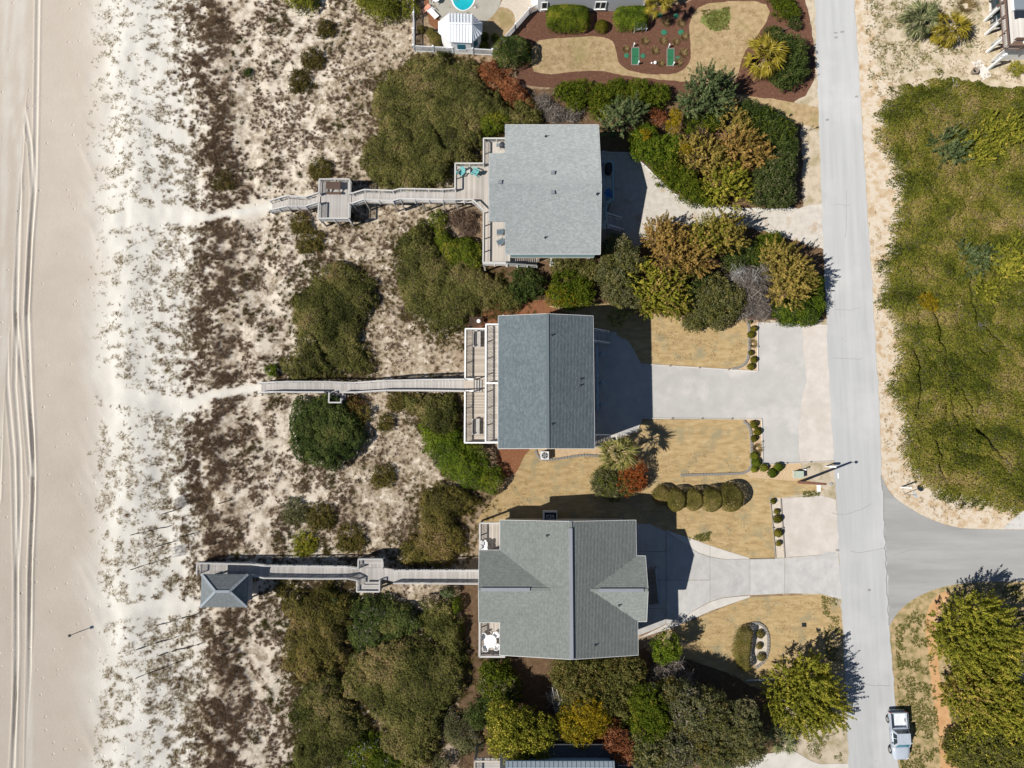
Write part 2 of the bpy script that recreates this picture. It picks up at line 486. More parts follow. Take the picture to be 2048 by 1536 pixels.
leafmat('grey_green', [(0, (.045, .048, .020)), (.5, (.105, .108, .048)), (.85, (.165, .155, .075)), (1, (.24, .20, .11))], gain=1.5)
leafmat('rust', [(0, (.10, .035, .016)), (.45, (.23, .085, .036)), (.8, (.34, .145, .07)), (1, (.42, .22, .12))], gain=1.25)
leafmat('orange_red', [(0, (.13, .035, .012)), (.45, (.30, .085, .025)), (.8, (.42, .14, .04)), (1, (.48, .22, .08))], gain=1.15)
leafmat('yellow', [(0, (.12, .10, .012)), (.45, (.30, .22, .018)), (.8, (.46, .33, .02)), (1, (.52, .36, .02))])
leafmat('clipped', [(0, (.055, .052, .012)), (.5, (.12, .105, .028)), (.85, (.175, .145, .042)), (1, (.24, .155, .07))], gain=1.35)
leafmat('topiary', [(0, (.05, .055, .008)), (.5, (.12, .115, .014)), (.85, (.18, .16, .022)), (1, (.24, .19, .035))])
leafmat('twig', [(0, (.10, .08, .065)), (.5, (.20, .17, .145)), (1, (.34, .30, .27))], .05)
leafmat('twig_pale', [(0, (.18, .17, .16)), (.5, (.34, .33, .32)), (1, (.50, .49, .48))], .05)
leafmat('twig_brown', [(0, (.09, .055, .035)), (.5, (.17, .115, .08)), (1, (.28, .20, .15))], .05)
leafmat('dune_grass', [(0, (.16, .11, .04)), (.4, (.28, .205, .09)), (.8, (.40, .31, .16)), (1, (.46, .38, .25))], .4)
leafmat('dune_brush', [(0, (.10, .06, .036)), (.3, (.205, .135, .088)), (.6, (.30, .215, .145)), (.85, (.38, .30, .215)), (1, (.52, .44, .34))], .35)
flat('shell_brown', (.115, .095, .05), .95, var=.3)
leafmat('dune_olive', [(0, (.05, .046, .014)), (.5, (.12, .10, .03)), (1, (.22, .165, .06))], .3)
leafmat('palm', [(0, (.075, .085, .02)), (.5, (.17, .17, .045)), (.85, (.28, .24, .085)), (1, (.40, .32, .15))], .15)
leafmat('palm_yellow', [(0, (.12, .10, .012)), (.5, (.26, .21, .025)), (.85, (.38, .29, .05)), (1, (.46, .36, .11))], .15)
leafmat('palm_blue', [(0, (.07, .085, .035)), (.5, (.15, .17, .075)), (.85, (.25, .25, .12)), (1, (.36, .33, .18))], .15)
leafmat('weed', [(0, (.06, .075, .015)), (.5, (.13, .15, .03)), (1, (.24, .22, .06))], .15)
leafmat('straw_blade', [(0, (.22, .15, .07)), (.5, (.36, .27, .14)), (1, (.52, .42, .26))], .15)
make('bark', [(0.3, (.10, .08, .062)), (0.7, (.20, .17, .14))], 3, .95)

# ------------------------------------------------------------------ ground: beach, foredune and the flat lots
PATHS = [[(150, 455), (240, 440), (330, 432), (400, 438), (470, 428), (545, 412)],
         [(150, 770), (230, 785), (300, 802), (365, 812), (430, 790), (525, 775)],
         [(150, 1240), (240, 1222), (320, 1217), (405, 1208)]]
TRACKS = [([(8, -60), (7, 200), (4, 400), (6, 560), (2, 760), (-4, 1000)], .1),
          ([(14, -60), (10, 110), (17, 190), (33, 290), (39, 384), (34, 560), (28, 770), (38, 900), (40, 1000), (33, 1150), (34, 1300), (24, 1600)], .1),
          ([(32, -60), (22, 170), (12, 240), (10, 384), (4, 470), (10, 600), (13, 770), (26, 920), (31, 1150), (30, 1400), (19, 1600)], .09),
          ([(36, -60), (38, 110), (43, 200), (60, 290), (66, 384), (60, 480), (54, 620), (60, 770), (65, 870), (68, 950), (61, 1100), (57, 1300), (52, 1600)], .11),
          ([(46, -60), (45, 170), (43, 280), (36, 390), (32, 480), (30, 620), (44, 770), (60, 950)], .08),
          ([(76, -60), (72, 200), (69, 384), (61, 480), (52, 640), (57, 770), (64, 880), (67, 1000), (60, 1150), (60, 1600)], .1)]
def gz(x, y):
    x = np.asarray(x, float); y = np.asarray(y, float)
    px, py = to_px(x, y)
    m = 1 - sstep(560, 760, px + 60 * (vnoise(x * .1, y * .1, 4) - .5))
    dune = sstep(175, 260, px)
    n = fbm(x / 2.6, y / 4.5, 3) - .30
    z = m * dune * (0.75 * n * 0.9 + .55 * np.exp(-((px - 268) / 60.0) ** 2) * (.6 + .8 * vnoise(x / 6, y / 6, 12)) + .35 * np.exp(-((px - 430) / 60.0) ** 2))
    z = np.maximum(z, -0.12 * m)
    # wind tails along the toe of the dune
    toe = np.exp(-((px - 185) / 28.0) ** 2)
    z = z + toe * .28 * np.clip(fbm((x + .55 * y) / .9, (y - .4 * x) / 5.0, 21) - .45, 0, 1)
    z = z - .0135 * np.clip(190 - px, 0, 1000) * .055
    if True:
        fl = [polyline_dist(px, py, p) for p in PATHS]
        pd = np.minimum(np.minimum(fl[0], fl[1]), fl[2])
        z = z - m * dune * .22 * np.exp(-(pd / 16.0) ** 2)
    return z
def gz1(x, y):
    return float(gz(np.array([x]), np.array([y]))[0])
def ruts(x, y):
    px, py = to_px(x, y)
    z = np.zeros_like(px)
    for pl, w in TRACKS:
        d = polyline_dist(px, py, pl) / 17.5
        z = np.minimum(z, 0) if False else z
        z = z - .10 * np.exp(-(d / .15) ** 2) + .06 * np.exp(-((d - .33) / .11) ** 2)
    return z

xs = np.concatenate([[-900, -400, -200, -120, -90, -75], np.arange(-66, -57.5, .5), np.arange(-57.5, -52.2, .07), np.arange(-52.2, -46, .25), np.arange(-46, -9, .24), np.arange(-9, 60, 3.0), [64, 75, 90, 130, 250, 500, 900]])
ys = np.concatenate([[-900, -400, -200, -120, -80, -60, -50, -44], np.arange(-40, 66, .26), [68, 74, 84, 110, 160, 260, 450, 900]])
GX, GY = np.meshgrid(xs, ys)
GZ = gz(GX, GY)
mask = (GX < -52.3) & (GX > -57.4)
rz = np.zeros_like(GZ); rz[mask] = ruts(GX[mask], GY[mask]); GZ = GZ + rz
GZ = np.where(GX < -66, GZ - .02 * np.clip(-66 - GX, 0, 150), GZ)
gpx, gpy = to_px(GX, GY)
nx, ny = len(xs), len(ys)
me = bpy.data.meshes.new('ground')
idx = np.arange(nx * ny).reshape(ny, nx)
q = np.stack([idx[:-1, :-1], idx[:-1, 1:], idx[1:, 1:], idx[1:, :-1]], -1).reshape(-1, 4)
me.vertices.add(nx * ny); me.vertices.foreach_set('co', np.stack([GX, GY, GZ], -1).astype(np.float32).ravel())
me.loops.add(q.size); me.loops.foreach_set('vertex_index', q.astype(np.int32).ravel())
me.polygons.add(len(q)); me.polygons.foreach_set('loop_start', np.arange(0, q.size, 4, dtype=np.int32)); me.polygons.foreach_set('loop_total', np.full(len(q), 4, dtype=np.int32))
me.polygons.foreach_set('use_smooth', np.ones(len(q), bool))
# kinds of ground: r = dry white dune sand, g = plant litter, b = earth of the lots
pdm = np.minimum.reduce([polyline_dist(gpx, gpy, p) for p in PATHS])
wob = 26 * (fbm(GX / 3, GY / 3, 8) - .5) * 2
zr = sstep(140, 240, gpx + wob)
trk = np.zeros_like(gpx)
for pl_, w_ in TRACKS: trk = np.maximum(trk, np.exp(-(polyline_dist(gpx, gpy, pl_) / 17.5 / .2) ** 2))
zr = np.maximum(zr, .5 * trk)
zg = (.62 * sstep(375, 450, gpx + wob) + .14 * sstep(600, 760, gpx + 3 * wob) + .10 * np.exp(-((gpx - 435 + wob) / 45.0) ** 2)) * (1 - np.exp(-(pdm / 11.0) ** 2))
zb = sstep(860, 960, gpx + 2 * wob)
ca = me.color_attributes.new('zone', 'FLOAT_COLOR', 'POINT')
ca.data.foreach_set('color', np.stack([zr, zg, zb, np.ones_like(zr)], -1).astype(np.float32).ravel())
me.update(calc_edges=True)
gm, nt, b = base_mat('sand', .95, .1)
co = nn(nt, 'ShaderNodeTexCoord').outputs['Object']
at = nn(nt, 'ShaderNodeAttribute', attribute_name='zone')
sp = nn(nt, 'ShaderNodeSeparateColor'); nt.links.new(at.outputs['Color'], sp.inputs[0])
def ramp_of(scale, stops, detail=5, st=None):
    r = nn(nt, 'ShaderNodeValToRGB'); set_ramp(r, stops); nt.links.new(noise_node(nt, co, scale, detail, .65, st), r.inputs[0]); return r.outputs[0]
beach = ramp_of(.16, [(.3, (.625, .555, .47)), (.7, (.69, .625, .54))])
dune = ramp_of(.5, [(.3, (.75, .72, .655)), (.7, (.82, .795, .74))])
litter = ramp_of(2.4, [(.30, (.20, .145, .095)), (.44, (.34, .265, .185)), (.58, (.50, .425, .325)), (.70, (.66, .60, .51))], 9)
earth = ramp_of(1.5, [(.25, (.17, .105, .06)), (.5, (.29, .205, .13)), (.75, (.46, .36, .25))])
c = mixc(nt, sp.outputs[0], beach, dune)
c = mixc(nt, mmath(nt, 'MINIMUM', mmath(nt, 'MULTIPLY', sp.outputs[1], 1.5), 1.0), c, ramp_of(.9, [(.3, (.68, .60, .49)), (.7, (.81, .745, .645))]))
lf = noise_node(nt, co, .75, 8, .76)
lf2 = mmath(nt, 'ADD', lf, mmath(nt, 'MULTIPLY', sp.outputs[1], .62))
mr = nn(nt, 'ShaderNodeMapRange'); mr.inputs[1].default_value = .84; mr.inputs[2].default_value = .97
nt.links.new(lf2, mr.inputs[0])
c = mixc(nt, mr.outputs[0], c, litter)
c = mixc(nt, sp.outputs[2], c, earth)
f = noise_node(nt, co, 30, 3, .7)
c = mixc(nt, 1.0, c, mmath(nt, 'ADD', mmath(nt, 'MULTIPLY', f, .16), .92), 'MULTIPLY')
nt.links.new(c, b.inputs['Base Color'])
bp = mmath(nt, 'ADD', mmath(nt, 'MULTIPLY', noise_node(nt, co, 3.2, 6, .7), .8), mmath(nt, 'MULTIPLY', noise_node(nt, co, 14, 3, .7), .35))
vo = nn(nt, 'ShaderNodeTexVoronoi'); vo.inputs['Scale'].default_value = .85; nt.links.new(co, vo.inputs['Vector'])
pit = nn(nt, 'ShaderNodeMapRange'); pit.inputs[1].default_value = .04; pit.inputs[2].default_value = .13; nt.links.new(vo.outputs['Distance'], pit.inputs[0])
bp = mmath(nt, 'ADD', bp, mmath(nt, 'MULTIPLY', pit.outputs[0], 1.5))
bn = nn(nt, 'ShaderNodeBump'); bn.inputs['Distance'].default_value = .06; bn.inputs['Strength'].default_value = .8
nt.links.new(bp, bn.inputs['Height']); nt.links.new(bn.outputs[0], b.inputs['Normal'])
me.materials.append(gm)
ground = link('ground', me); ground['kind'] = 'structure'
sea = mesh('sea', [(-1000, -1000, -1.6), (-85, -1000, -1.6), (-85, 1000, -1.6), (-1000, 1000, -1.6)], [(0, 1, 2, 3)], M['sea']); sea['kind'] = 'structure'

# ------------------------------------------------------------------ sheets on the lots: yards, lawns, drives, roads
sheet('yard_ground', [(1700, -40), (2120, -40), (2120, 1560), (1900, 1560), (1880, 1250), (1780, 1245), (1760, 900), (1740, 400), (1705, 0)], 0, M['yard_sand'], jit=.3)
sheet('verge', [(1705, -40), (1745, -40), (1752, 130), (1790, 170), (1765, 215), (1790, 330), (1812, 400), (1815, 480), (1780, 540), (1770, 620), (1806, 700), (1800, 780), (1830, 960), (1900, 1003), (2060, 1025), (2060, 1066), (1905, 1062), (1770, 1000), (1750, 900), (1735, 500), (1725, 300)], 1, M['verge'], jit=.25, seed=1)
sheet('verge', [(1775, 1230), (1830, 1190), (1920, 1160), (2080, 1158), (2080, 1240), (1960, 1560), (1790, 1560), (1785, 1400)], 1, M['verge_grass'], jit=.2, seed=2)
sheet('path', [(1862, 1195), (1905, 1178), (1885, 1215), (1868, 1250), (1872, 1300), (1880, 1350), (1895, 1420), (1915, 1480), (1918, 1560), (1882, 1560), (1878, 1480), (1866, 1400), (1856, 1310), (1850, 1250)], 2, M['straw'], smooth=1, jit=.2, seed=3)
sheet('verge', [(1600, -40), (1632, -40), (1640, 200), (1646, 400), (1660, 650), (1690, 1300), (1705, 1560), (1560, 1560), (1560, 1330), (1690, 1330), (1560, 1120), (1540, 640), (1560, 420), (1600, 400), (1580, 200)], 1, M['yard_sand'], jit=.2, seed=4)
sheet('litter_ground', [(930, 560), (1010, 590), (1180, 610), (1290, 600), (1500, 560), (1560, 620), (1510, 645), (1480, 680), (1180, 700), (1000, 700), (930, 660)], 2.5, M['mulch_pine'], jit=.3, seed=5)
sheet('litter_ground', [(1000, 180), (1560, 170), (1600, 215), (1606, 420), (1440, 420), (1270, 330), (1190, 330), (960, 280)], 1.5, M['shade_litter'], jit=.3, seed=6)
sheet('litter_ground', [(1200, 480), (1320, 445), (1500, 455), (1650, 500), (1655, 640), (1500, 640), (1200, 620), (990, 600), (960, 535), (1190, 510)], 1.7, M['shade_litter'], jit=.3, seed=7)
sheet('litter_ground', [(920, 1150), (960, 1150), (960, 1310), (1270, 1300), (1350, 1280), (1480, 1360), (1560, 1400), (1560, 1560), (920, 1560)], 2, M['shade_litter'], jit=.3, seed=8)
# north garden
sheet('mulch_bed', [(1020, 55), (1075, 15), (1300, 18), (1400, 0), (1440, -40), (1600, -40), (1630, 80), (1630, 180), (1560, 220), (1440, 190), (1040, 180), (1030, 130)], 2, M['mulch'], smooth=1, jit=.15, seed=9)
sheet('lawn', [(1063, 82), (1120, 76), (1180, 72), (1215, 75), (1229, 86), (1233, 105), (1235, 122), (1244, 134), (1262, 143), (1290, 148), (1330, 149), (1358, 145), (1376, 133), (1383, 112), (1380, 80), (1378, 40), (1400, 9), (1460, 2), (1530, 3), (1541, 30), (1510, 78), (1485, 110), (1478, 140), (1470, 172), (1400, 165), (1330, 160), (1280, 156), (1235, 148), (1200, 142), (1150, 143), (1090, 149), (1060, 142)], 4, M['lawn_north'], smooth=1, jit=.12, seed=10)
sheet('lawn', [(1395, 40), (1440, 12), (1465, 25), (1452, 60), (1420, 62)], 6, M['green_lawn'], smooth=1, jit=.35, seed=11)
sheet('lawn', [(1470, 190), (1530, 195), (1640, 215), (1640, 260), (1560, 235), (1490, 225)], 3, M['lawn_north'], jit=.2, seed=12)
sheet('sand_bed', [(985, 42), (1005, 0), (1010, -30), (1085, -30), (1070, 10), (1035, 50), (1015, 60)], 3, M['pebbles_pale'], jit=.05)
sheet('lawn', [(945, 62), (990, 16), (1010, 14), (1028, 25), (1031, 48), (1018, 66), (985, 102), (955, 102)], 4, M['lawn_north'], smooth=1, jit=.05)
sheet('lawn', [(826, -30), (860, -30), (862, 20), (885, 50), (872, 98), (828, 95)], 4, M['litter'], jit=.05)
sheet('mulch_bed', [(845, -30), (862, -30), (866, 15), (885, 40), (878, 62), (860, 50), (850, 20)], 5, M['mulch_pine'], jit=.1)
sheet('pool_deck', [(856, -40), (857, 5), (866, 24), (880, 40), (905, 52), (945, 50), (972, 44), (990, 28), (1001, 10), (1006, -40)], 6, M['pool_deck'], smooth=2)
# middle house
sheet('lawn', [(950, 1045), (985, 1000), (1025, 965), (1040, 925), (1000, 905), (1090, 880), (1200, 890), (1290, 840), (1485, 838), (1500, 856), (1503, 930), (1510, 950), (1600, 950), (1650, 980), (1560, 996), (1548, 1117), (1498, 1118), (1395, 1090), (1300, 1050), (1180, 1050), (1000, 1050)], 3, M['lawn'], jit=.06, seed=13)
sheet('lawn', [(1095, 612), (1240, 605), (1300, 625), (1495, 637), (1497, 700), (1490, 728), (1460, 738), (1283, 730), (1240, 680), (1180, 672), (1180, 640)], 3, M['lawn'], jit=.08, seed=14)
sheet('gravel_bed', [(1495, 640), (1516, 640), (1516, 743), (1470, 739), (1488, 728), (1497, 700)], 5, M['pebbles'])
sheet('gravel_bed', [(1492, 838), (1524, 838), (1525, 928), (1600, 924), (1610, 955), (1590, 962), (1500, 955), (1490, 946), (1502, 930), (1500, 858)], 5, M['pebbles'])
sheet('gravel_bed', [(1070, 895), (1190, 897), (1215, 880), (1225, 910), (1185, 912), (1160, 912), (1130, 918), (1085, 921), (1072, 912)], 5, M['pebbles'], smooth=1)
sheet('mulch_bed', [(990, 890), (1065, 893), (1045, 918), (1030, 950), (1000, 960)], 4, M['mulch_pine'], smooth=1, jit=.1)
sheet('gravel_bed', [(1540, 996), (1561, 996), (1569, 1114), (1551, 1116)], 5, M['pebbles_pale'])
sheet('driveway', [(1160, 664), (1236, 672), (1256, 682), (1281, 727), (1310, 731), (1515, 743), (1515, 645), (1656, 652), (1668, 922), (1525, 928), (1522, 838), (1284, 836), (1272, 862), (1212, 890), (1160, 890)], 6, M['gravel'], jit=.02)
sheet('driveway', [(1606, 650), (1657, 652), (1670, 922), (1602, 925), (1596, 850), (1612, 760)], 8, M['gravel_pink'], jit=.25, seed=15)
sheet('driveway', [(1160, 664), (1236, 672), (1256, 682), (1281, 727), (1284, 836), (1272, 862), (1212, 890), (1160, 890)], 9, M['concrete'])
sheet('parking_pad', [(1561, 997), (1600, 995), (1640, 990), (1672, 1000), (1680, 1106), (1640, 1108), (1569, 1115)], 6, M['gravel_pink'], jit=.08, seed=16)
# north house drive
sheet('driveway', [(1160, 302), (1258, 306), (1288, 330), (1345, 386), (1382, 407), (1500, 417), (1570, 418), (1646, 408), (1654, 500), (1600, 482), (1500, 456), (1420, 452), (1330, 446), (1300, 470), (1275, 500), (1160, 500)], 7, M['gravel_sand'], jit=.3, seed=17)
# south house drive: lawn round it, slabs come later
sheet('lawn', [(1340, 1258), (1500, 1194), (1640, 1189), (1664, 1195), (1681, 1213), (1690, 1335), (1640, 1375), (1500, 1372), (1470, 1350), (1380, 1320), (1290, 1300)], 4, M['lawn'], jit=.06, seed=18)
sheet('gravel_bed', [(1500, 1248), (1518, 1246), (1533, 1262), (1535, 1290), (1530, 1318), (1510, 1333), (1490, 1330), (1480, 1290)], 7, M['pebbles_pale'], smooth=2)
sheet('driveway', [(1500, 1512), (1585, 1500), (1622, 1522), (1640, 1528), (1700, 1527), (1702, 1570), (1400, 1570)], 7, M['concrete_pale'])
sheet('yard_ground', [(1570, 1450), (1690, 1440), (1702, 1526), (1640, 1527), (1622, 1520), (1585, 1498)], 5, M['yard_sand'], jit=.1, seed=19)
# roads
sheet('road', [(1594, -900), (1627, -60), (1634, 150), (1642, 384), (1650, 580), (1658, 768), (1668, 930), (1680, 1152), (1690, 1350), (1736, 2500), (1842, 2500), (1790, 1400), (1778, 1250), (1775, 1152), (1763, 955), (1756, 768), (1744, 576), (1732, 384), (1719, 170), (1705, -60), (1658, -900)], 10, M['asphalt'], jit=.14)
sheet('side_road', [(1762, 945), (1771, 972), (1786, 994), (1813, 1013), (1850, 1035), (1905, 1055), (1960, 1059), (2140, 1060), (3600, 1062), (3600, 1164), (2140, 1163), (1990, 1163), (1925, 1166), (1874, 1176), (1832, 1194), (1802, 1216), (1783, 1242), (1776, 1262), (1775, 1152)], 9, M['asphalt_dark'], smooth=1)
sheet('driveway', [(2004, 1058), (2030, 1035), (2060, 1012), (2140, 1000), (2140, 1059)], 8, M['concrete'])
# cracks and patches in the road
def crack(pts, w=.035, layer=12, mat='seam', seed=0):
    pl = resample([XY(*p) for p in pts], .3, False)
    a = np.array(pl); j = (fbm(a[:, 0] * 1.5, a[:, 1] * 1.5, 40 + seed) - .5) * .35
    V, Fc = [], []
    for i, (x, y) in enumerate(pl):
        d = Vector((pl[min(i + 1, len(pl) - 1)][0] - pl[max(i - 1, 0)][0], pl[min(i + 1, len(pl) - 1)][1] - pl[max(i - 1, 0)][1], 0)).normalized()
        n = Vector((-d.y, d.x, 0)); c = Vector((x, y, .004 + .004 * layer)) + n * j[i]
        V += [c + n * w, c - n * w]
        if i: Fc.append((2 * i - 2, 2 * i - 1, 2 * i + 1, 2 * i))
    o = mesh('road_crack', V, Fc, M[mat]); o['kind'] = 'structure'
crack([(1763, 950), (1768, 1010), (1770, 1080), (1774, 1160), (1777, 1250)], .06, 12, seed=1)
crack([(1663, 1026), (1690, 1028), (1722, 1018), (1742, 1008)], .022, seed=2)
crack([(1690, 476), (1692, 430), (1694, 380)], .02, seed=3)
crack([(1670, 620), (1700, 621), (1716, 616)], .02, seed=4)
crack([(1665, 717), (1690, 718), (1725, 716)], .02, seed=5)
crack([(1700, 1103), (1720, 1105), (1770, 1098)], .02, seed=6)
crack([(1785, 1110), (1810, 1104), (1840, 1096)], .02, seed=7)
crack([(1720, 1370), (1780, 1372)], .02, seed=8)
crack([(1670, 410), (1700, 412)], .02, seed=9)
for k, (a, b_) in enumerate(((1670, 66), (1684, 64), (1671, 76), (1654, 240), (1738, 1180), (1674, 1101), (1713, 194), (1672, 1460))):
    sheet('road_patch', [(a - 3, b_ - 2), (a + 4, b_ - 2.5), (a + 4, b_ + 2), (a - 3, b_ + 2)], 12, M['seam'], smooth=1, jit=.1, seed=50 + k)
# mailbox number painted at the road edge
sheet('road_marking', [(1674.5, 946), (1677, 946), (1677.5, 957), (1675, 957)], 13, M['white_paint'])

# ------------------------------------------------------------------ carpentry helpers
def boards(parent, x0, x1, y0, y1, z, along, mat, pitch=.15, w=.138, keep=None, name='deck_board'):
    """floor boards over a rectangle; along = direction the boards run"""
    if along == 'y':
        n = max(1, int(round((x1 - x0) / pitch))); p = (x1 - x0) / n
        for i in range(n):
            c = x0 + (i + .5) * p
            a, b_ = (y0, y1) if keep is None else keep(c)
            if b_ - a > .1: box(name, mat, parent, (c, (a + b_) / 2, z - .02), (w * p / pitch, b_ - a, .04))
    else:
        n = max(1, int(round((y1 - y0) / pitch))); p = (y1 - y0) / n
        for i in range(n):
            c = y0 + (i + .5) * p
            box(name, mat, parent, ((x0 + x1) / 2, c, z - .02), (x1 - x0, w * p / pitch, .04))
def rail(parent, pts, h=1.0, mat='rail_wood', bal=None, post=1.9, cap=.15, mid=(.12,), pm=None, below=.35, balmat=None):
    """railing along world points (x, y, z of the floor); bal = spacing of balusters"""
    m = M[mat]; pm = M[pm or mat]
    pts = [Vector(p) for p in pts]
    up = Vector((0, 0, 1))
    for i, (a, b_) in enumerate(zip(pts[:-1], pts[1:])):
        beam('rail_cap', m, parent, a + up * h, b_ + up * h, cap, .04)
        for mz in mid:
            beam('rail', m, parent, a + up * mz, b_ + up * mz, .045, .09)
        beam('rail', m, parent, a + up * (h - .09), b_ + up * (h - .09), .045, .1)
        L = (b_ - a).length
        k = max(1, int(math.ceil(L / post)))
        for j in range(k + (1 if i == len(pts) - 2 else 0)):
            p = a.lerp(b_, j / k)
            beam('post', pm, parent, p - up * below, p + up * (h - .03), .1, .1)
        if bal:
            nb = int(L / bal)
            for j in range(1, nb):
                p = a.lerp(b_, j / nb)
                beam('baluster', M[balmat or mat], parent, p + up * (mid[0] if mid else .05), p + up * (h - .08), .04, .04)
def stilts(parent, pts, ztop, mat='post_wood', s=.18, zb=-.1, name='piling'):
    for x, y in pts:
        box(name, M[mat], parent, (x, y, (ztop + zb) / 2), (s, s, ztop - zb))
def stairs(parent, p_top, p_bot, width, n, mat='deck_wood', rail_mat=None, side='y', bal=None):
    p_top, p_bot = Vector(p_top), Vector(p_bot)
    d = p_bot - p_top; h = Vector((d.x, d.y, 0)).normalized(); s = Vector((-h.y, h.x, 0))
    for i in range(n):
        c = p_top.lerp(p_bot, (i + .5) / n)
        a = c - s * width / 2; b_ = c + s * width / 2
        beam('tread', M[mat], parent, a, b_, (d.xy.length / n) * .93, .04)
    for q in (-1, 1):
        beam('stringer', M[mat], parent, p_top + s * q * (width / 2 + .03) - Vector((0, 0, .12)), p_bot + s * q * (width / 2 + .03) - Vector((0, 0, .12)), .05, .24)
        if rail_mat:
            rail(parent, [p_top + s * q * (width / 2 + .08), p_bot + s * q * (width / 2 + .08)], .95, rail_mat, bal, post=1.6, cap=.12, below=.1)

# ------------------------------------------------------------------ roofs
def in_poly(x, y, pl):
    return signed_dist(x, y, pl)
def roof_plane(parent, pl, zf, eave, shingle, base=None, w=.30, e=.145, rng=RNG):
    """one roof slope: slab under loose courses of shingles. pl plan polygon, zf height function, eave 'x' or 'y'"""
    pl = [tuple(p) for p in pl]; n = len(pl)
    ar = sum(pl[i][0] * pl[(i + 1) % n][1] - pl[(i + 1) % n][0] * pl[i][1] for i in range(n))
    if ar < 0: pl = pl[::-1]
    V = [(x, y, zf(x, y) - .14) for x, y in pl] + [(x, y, zf(x, y) - .012) for x, y in pl]
    Fc = [tuple(range(n - 1, -1, -1)), tuple(range(n, 2 * n))] + [(i, (i + 1) % n, n + (i + 1) % n, n + i) for i in range(n)]
    r = mesh('roof', V, Fc, M[base or shingle + '_base'], parent)
    a = np.array(pl); x0, y0 = a.min(0); x1, y1 = a.max(0)
    eps = .05
    if eave == 'x':
        g = zf((x0 + x1) / 2, (y0 + y1) / 2 + eps) - zf((x0 + x1) / 2, (y0 + y1) / 2 - eps); u0, u1, v0, v1 = x0, x1, y0, y1
    else:
        g = zf((x0 + x1) / 2 + eps, (y0 + y1) / 2) - zf((x0 + x1) / 2 - eps, (y0 + y1) / 2); u0, u1, v0, v1 = y0, y1, x0, x1
    up = 1 if g > 0 else -1
    nv = int((v1 - v0) / e) + 1; nu = int((u1 - u0) / w) + 2
    ii, jj = np.meshgrid(np.arange(nu), np.arange(nv))
    uc = u0 + (ii - .5 * (jj % 2) + .12 * (rng.random(ii.shape) - .5)) * w + w / 2
    vc = (v0 + (jj + .5) * e)
    uc = uc.ravel(); vc = vc.ravel()
    X, Y = (uc, vc) if eave == 'x' else (vc, uc)
    ok = in_poly(X, Y, pl) > -.02
    uc, vc = uc[ok], vc[ok]
    du = w / 2 - .006
    ua, ub = np.maximum(uc - du, u0), np.minimum(uc + du, u1)
    lo = vc - up * e / 2; hi = vc + up * (e / 2 + .01)
    lo = np.clip(lo, v0, v1); hi = np.clip(hi, v0, v1)
    def pt(u, v, dz):
        X, Y = (u, v) if eave == 'x' else (v, u)
        Z = np.array([zf(p, q) for p, q in zip(X, Y)])
        return np.stack([X, Y, Z + dz], -1)
    th = .012 + .006 * rng.random(len(uc))
    A, B = pt(ua, lo, th), pt(ub, lo, th)
    C, D = pt(ub, hi, 0), pt(ua, hi, 0)
    A0, B0 = pt(ua, lo, -.012), pt(ub, lo, -.012)
    top = np.stack([A, B, C, D], 1); fr = np.stack([A0, B0, B, A], 1)
    if (eave == 'x') != (up > 0):
        top = top[:, ::-1]; fr = fr[:, ::-1]
    k = len(uc)
    co = np.concatenate([np.stack([A, B, C, D, A0, B0], 1)], 0).reshape(-1, 3)
    wo = np.array(world_origin(r))
    f = []
    base_i = np.arange(k) * 6
    if (eave == 'x') == (up > 0):
        q = np.stack([base_i, base_i + 1, base_i + 2, base_i + 3, base_i + 4, base_i + 5, base_i + 1, base_i], 1)
    else:
        q = np.stack([base_i + 3, base_i + 2, base_i + 1, base_i, base_i, base_i + 1, base_i + 5, base_i + 4], 1)
    me = bpy.data.meshes.new('shingles')
    me.vertices.add(k * 6); me.vertices.foreach_set('co', (co - wo).astype(np.float32).ravel())
    me.loops.add(k * 8); me.loops.foreach_set('vertex_index', q.astype(np.int32).ravel())
    me.polygons.add(k * 2); me.polygons.foreach_set('loop_start', np.arange(0, k * 8, 4, dtype=np.int32)); me.polygons.foreach_set('loop_total', np.full(k * 2, 4, dtype=np.int32))
    me.materials.append(M[shingle]); me.update(calc_edges=True)
    o = link('shingles', me, r); o['kind'] = 'stuff'
    return r
def cap_line(parent, p0, p1, mat, w=.26, n=None, name='ridge_cap'):
    p0, p1 = Vector(p0), Vector(p1)
    L = (p1 - p0).length; n = n or max(1, int(L / .32))
    for i in range(n):
        a = p0.lerp(p1, i / n); b_ = p0.lerp(p1, min(1, (i + 1.06) / n))
        beam(name, M[mat], parent, a + Vector((0, 0, .045)), b_ + Vector((0, 0, .03)), w, .035)
def fascia(parent, edges, mat='white_trim', h=.2):
    for a, b_ in edges:
        a, b_ = Vector(a), Vector(b_)
        beam('fascia', M[mat], parent, a - Vector((0, 0, .10)), b_ - Vector((0, 0, .10)), .04, h)
def pipe_vent(parent, x, y, z, r=.06, h=.35):
    o = lathe('pipe_vent', M['dark_vent'], parent, (x, y, z), [(r * 2.6, -.05), (r * 2.4, .03), (r, .06), (r, h)], 10)
    return o
def box_vent(parent, x, y, z, s=.36):
    o = box('roof_vent', M['dark_vent'], parent, (x, y, z + .09), (s, s, .18))
    lid = box('vent_lid', M['metal_grey'], o, (0, 0, 0), (1, 1, 1))
    lid.location = (0, 0, .62); lid.scale = (1.15, 1.15, .2)
    return o
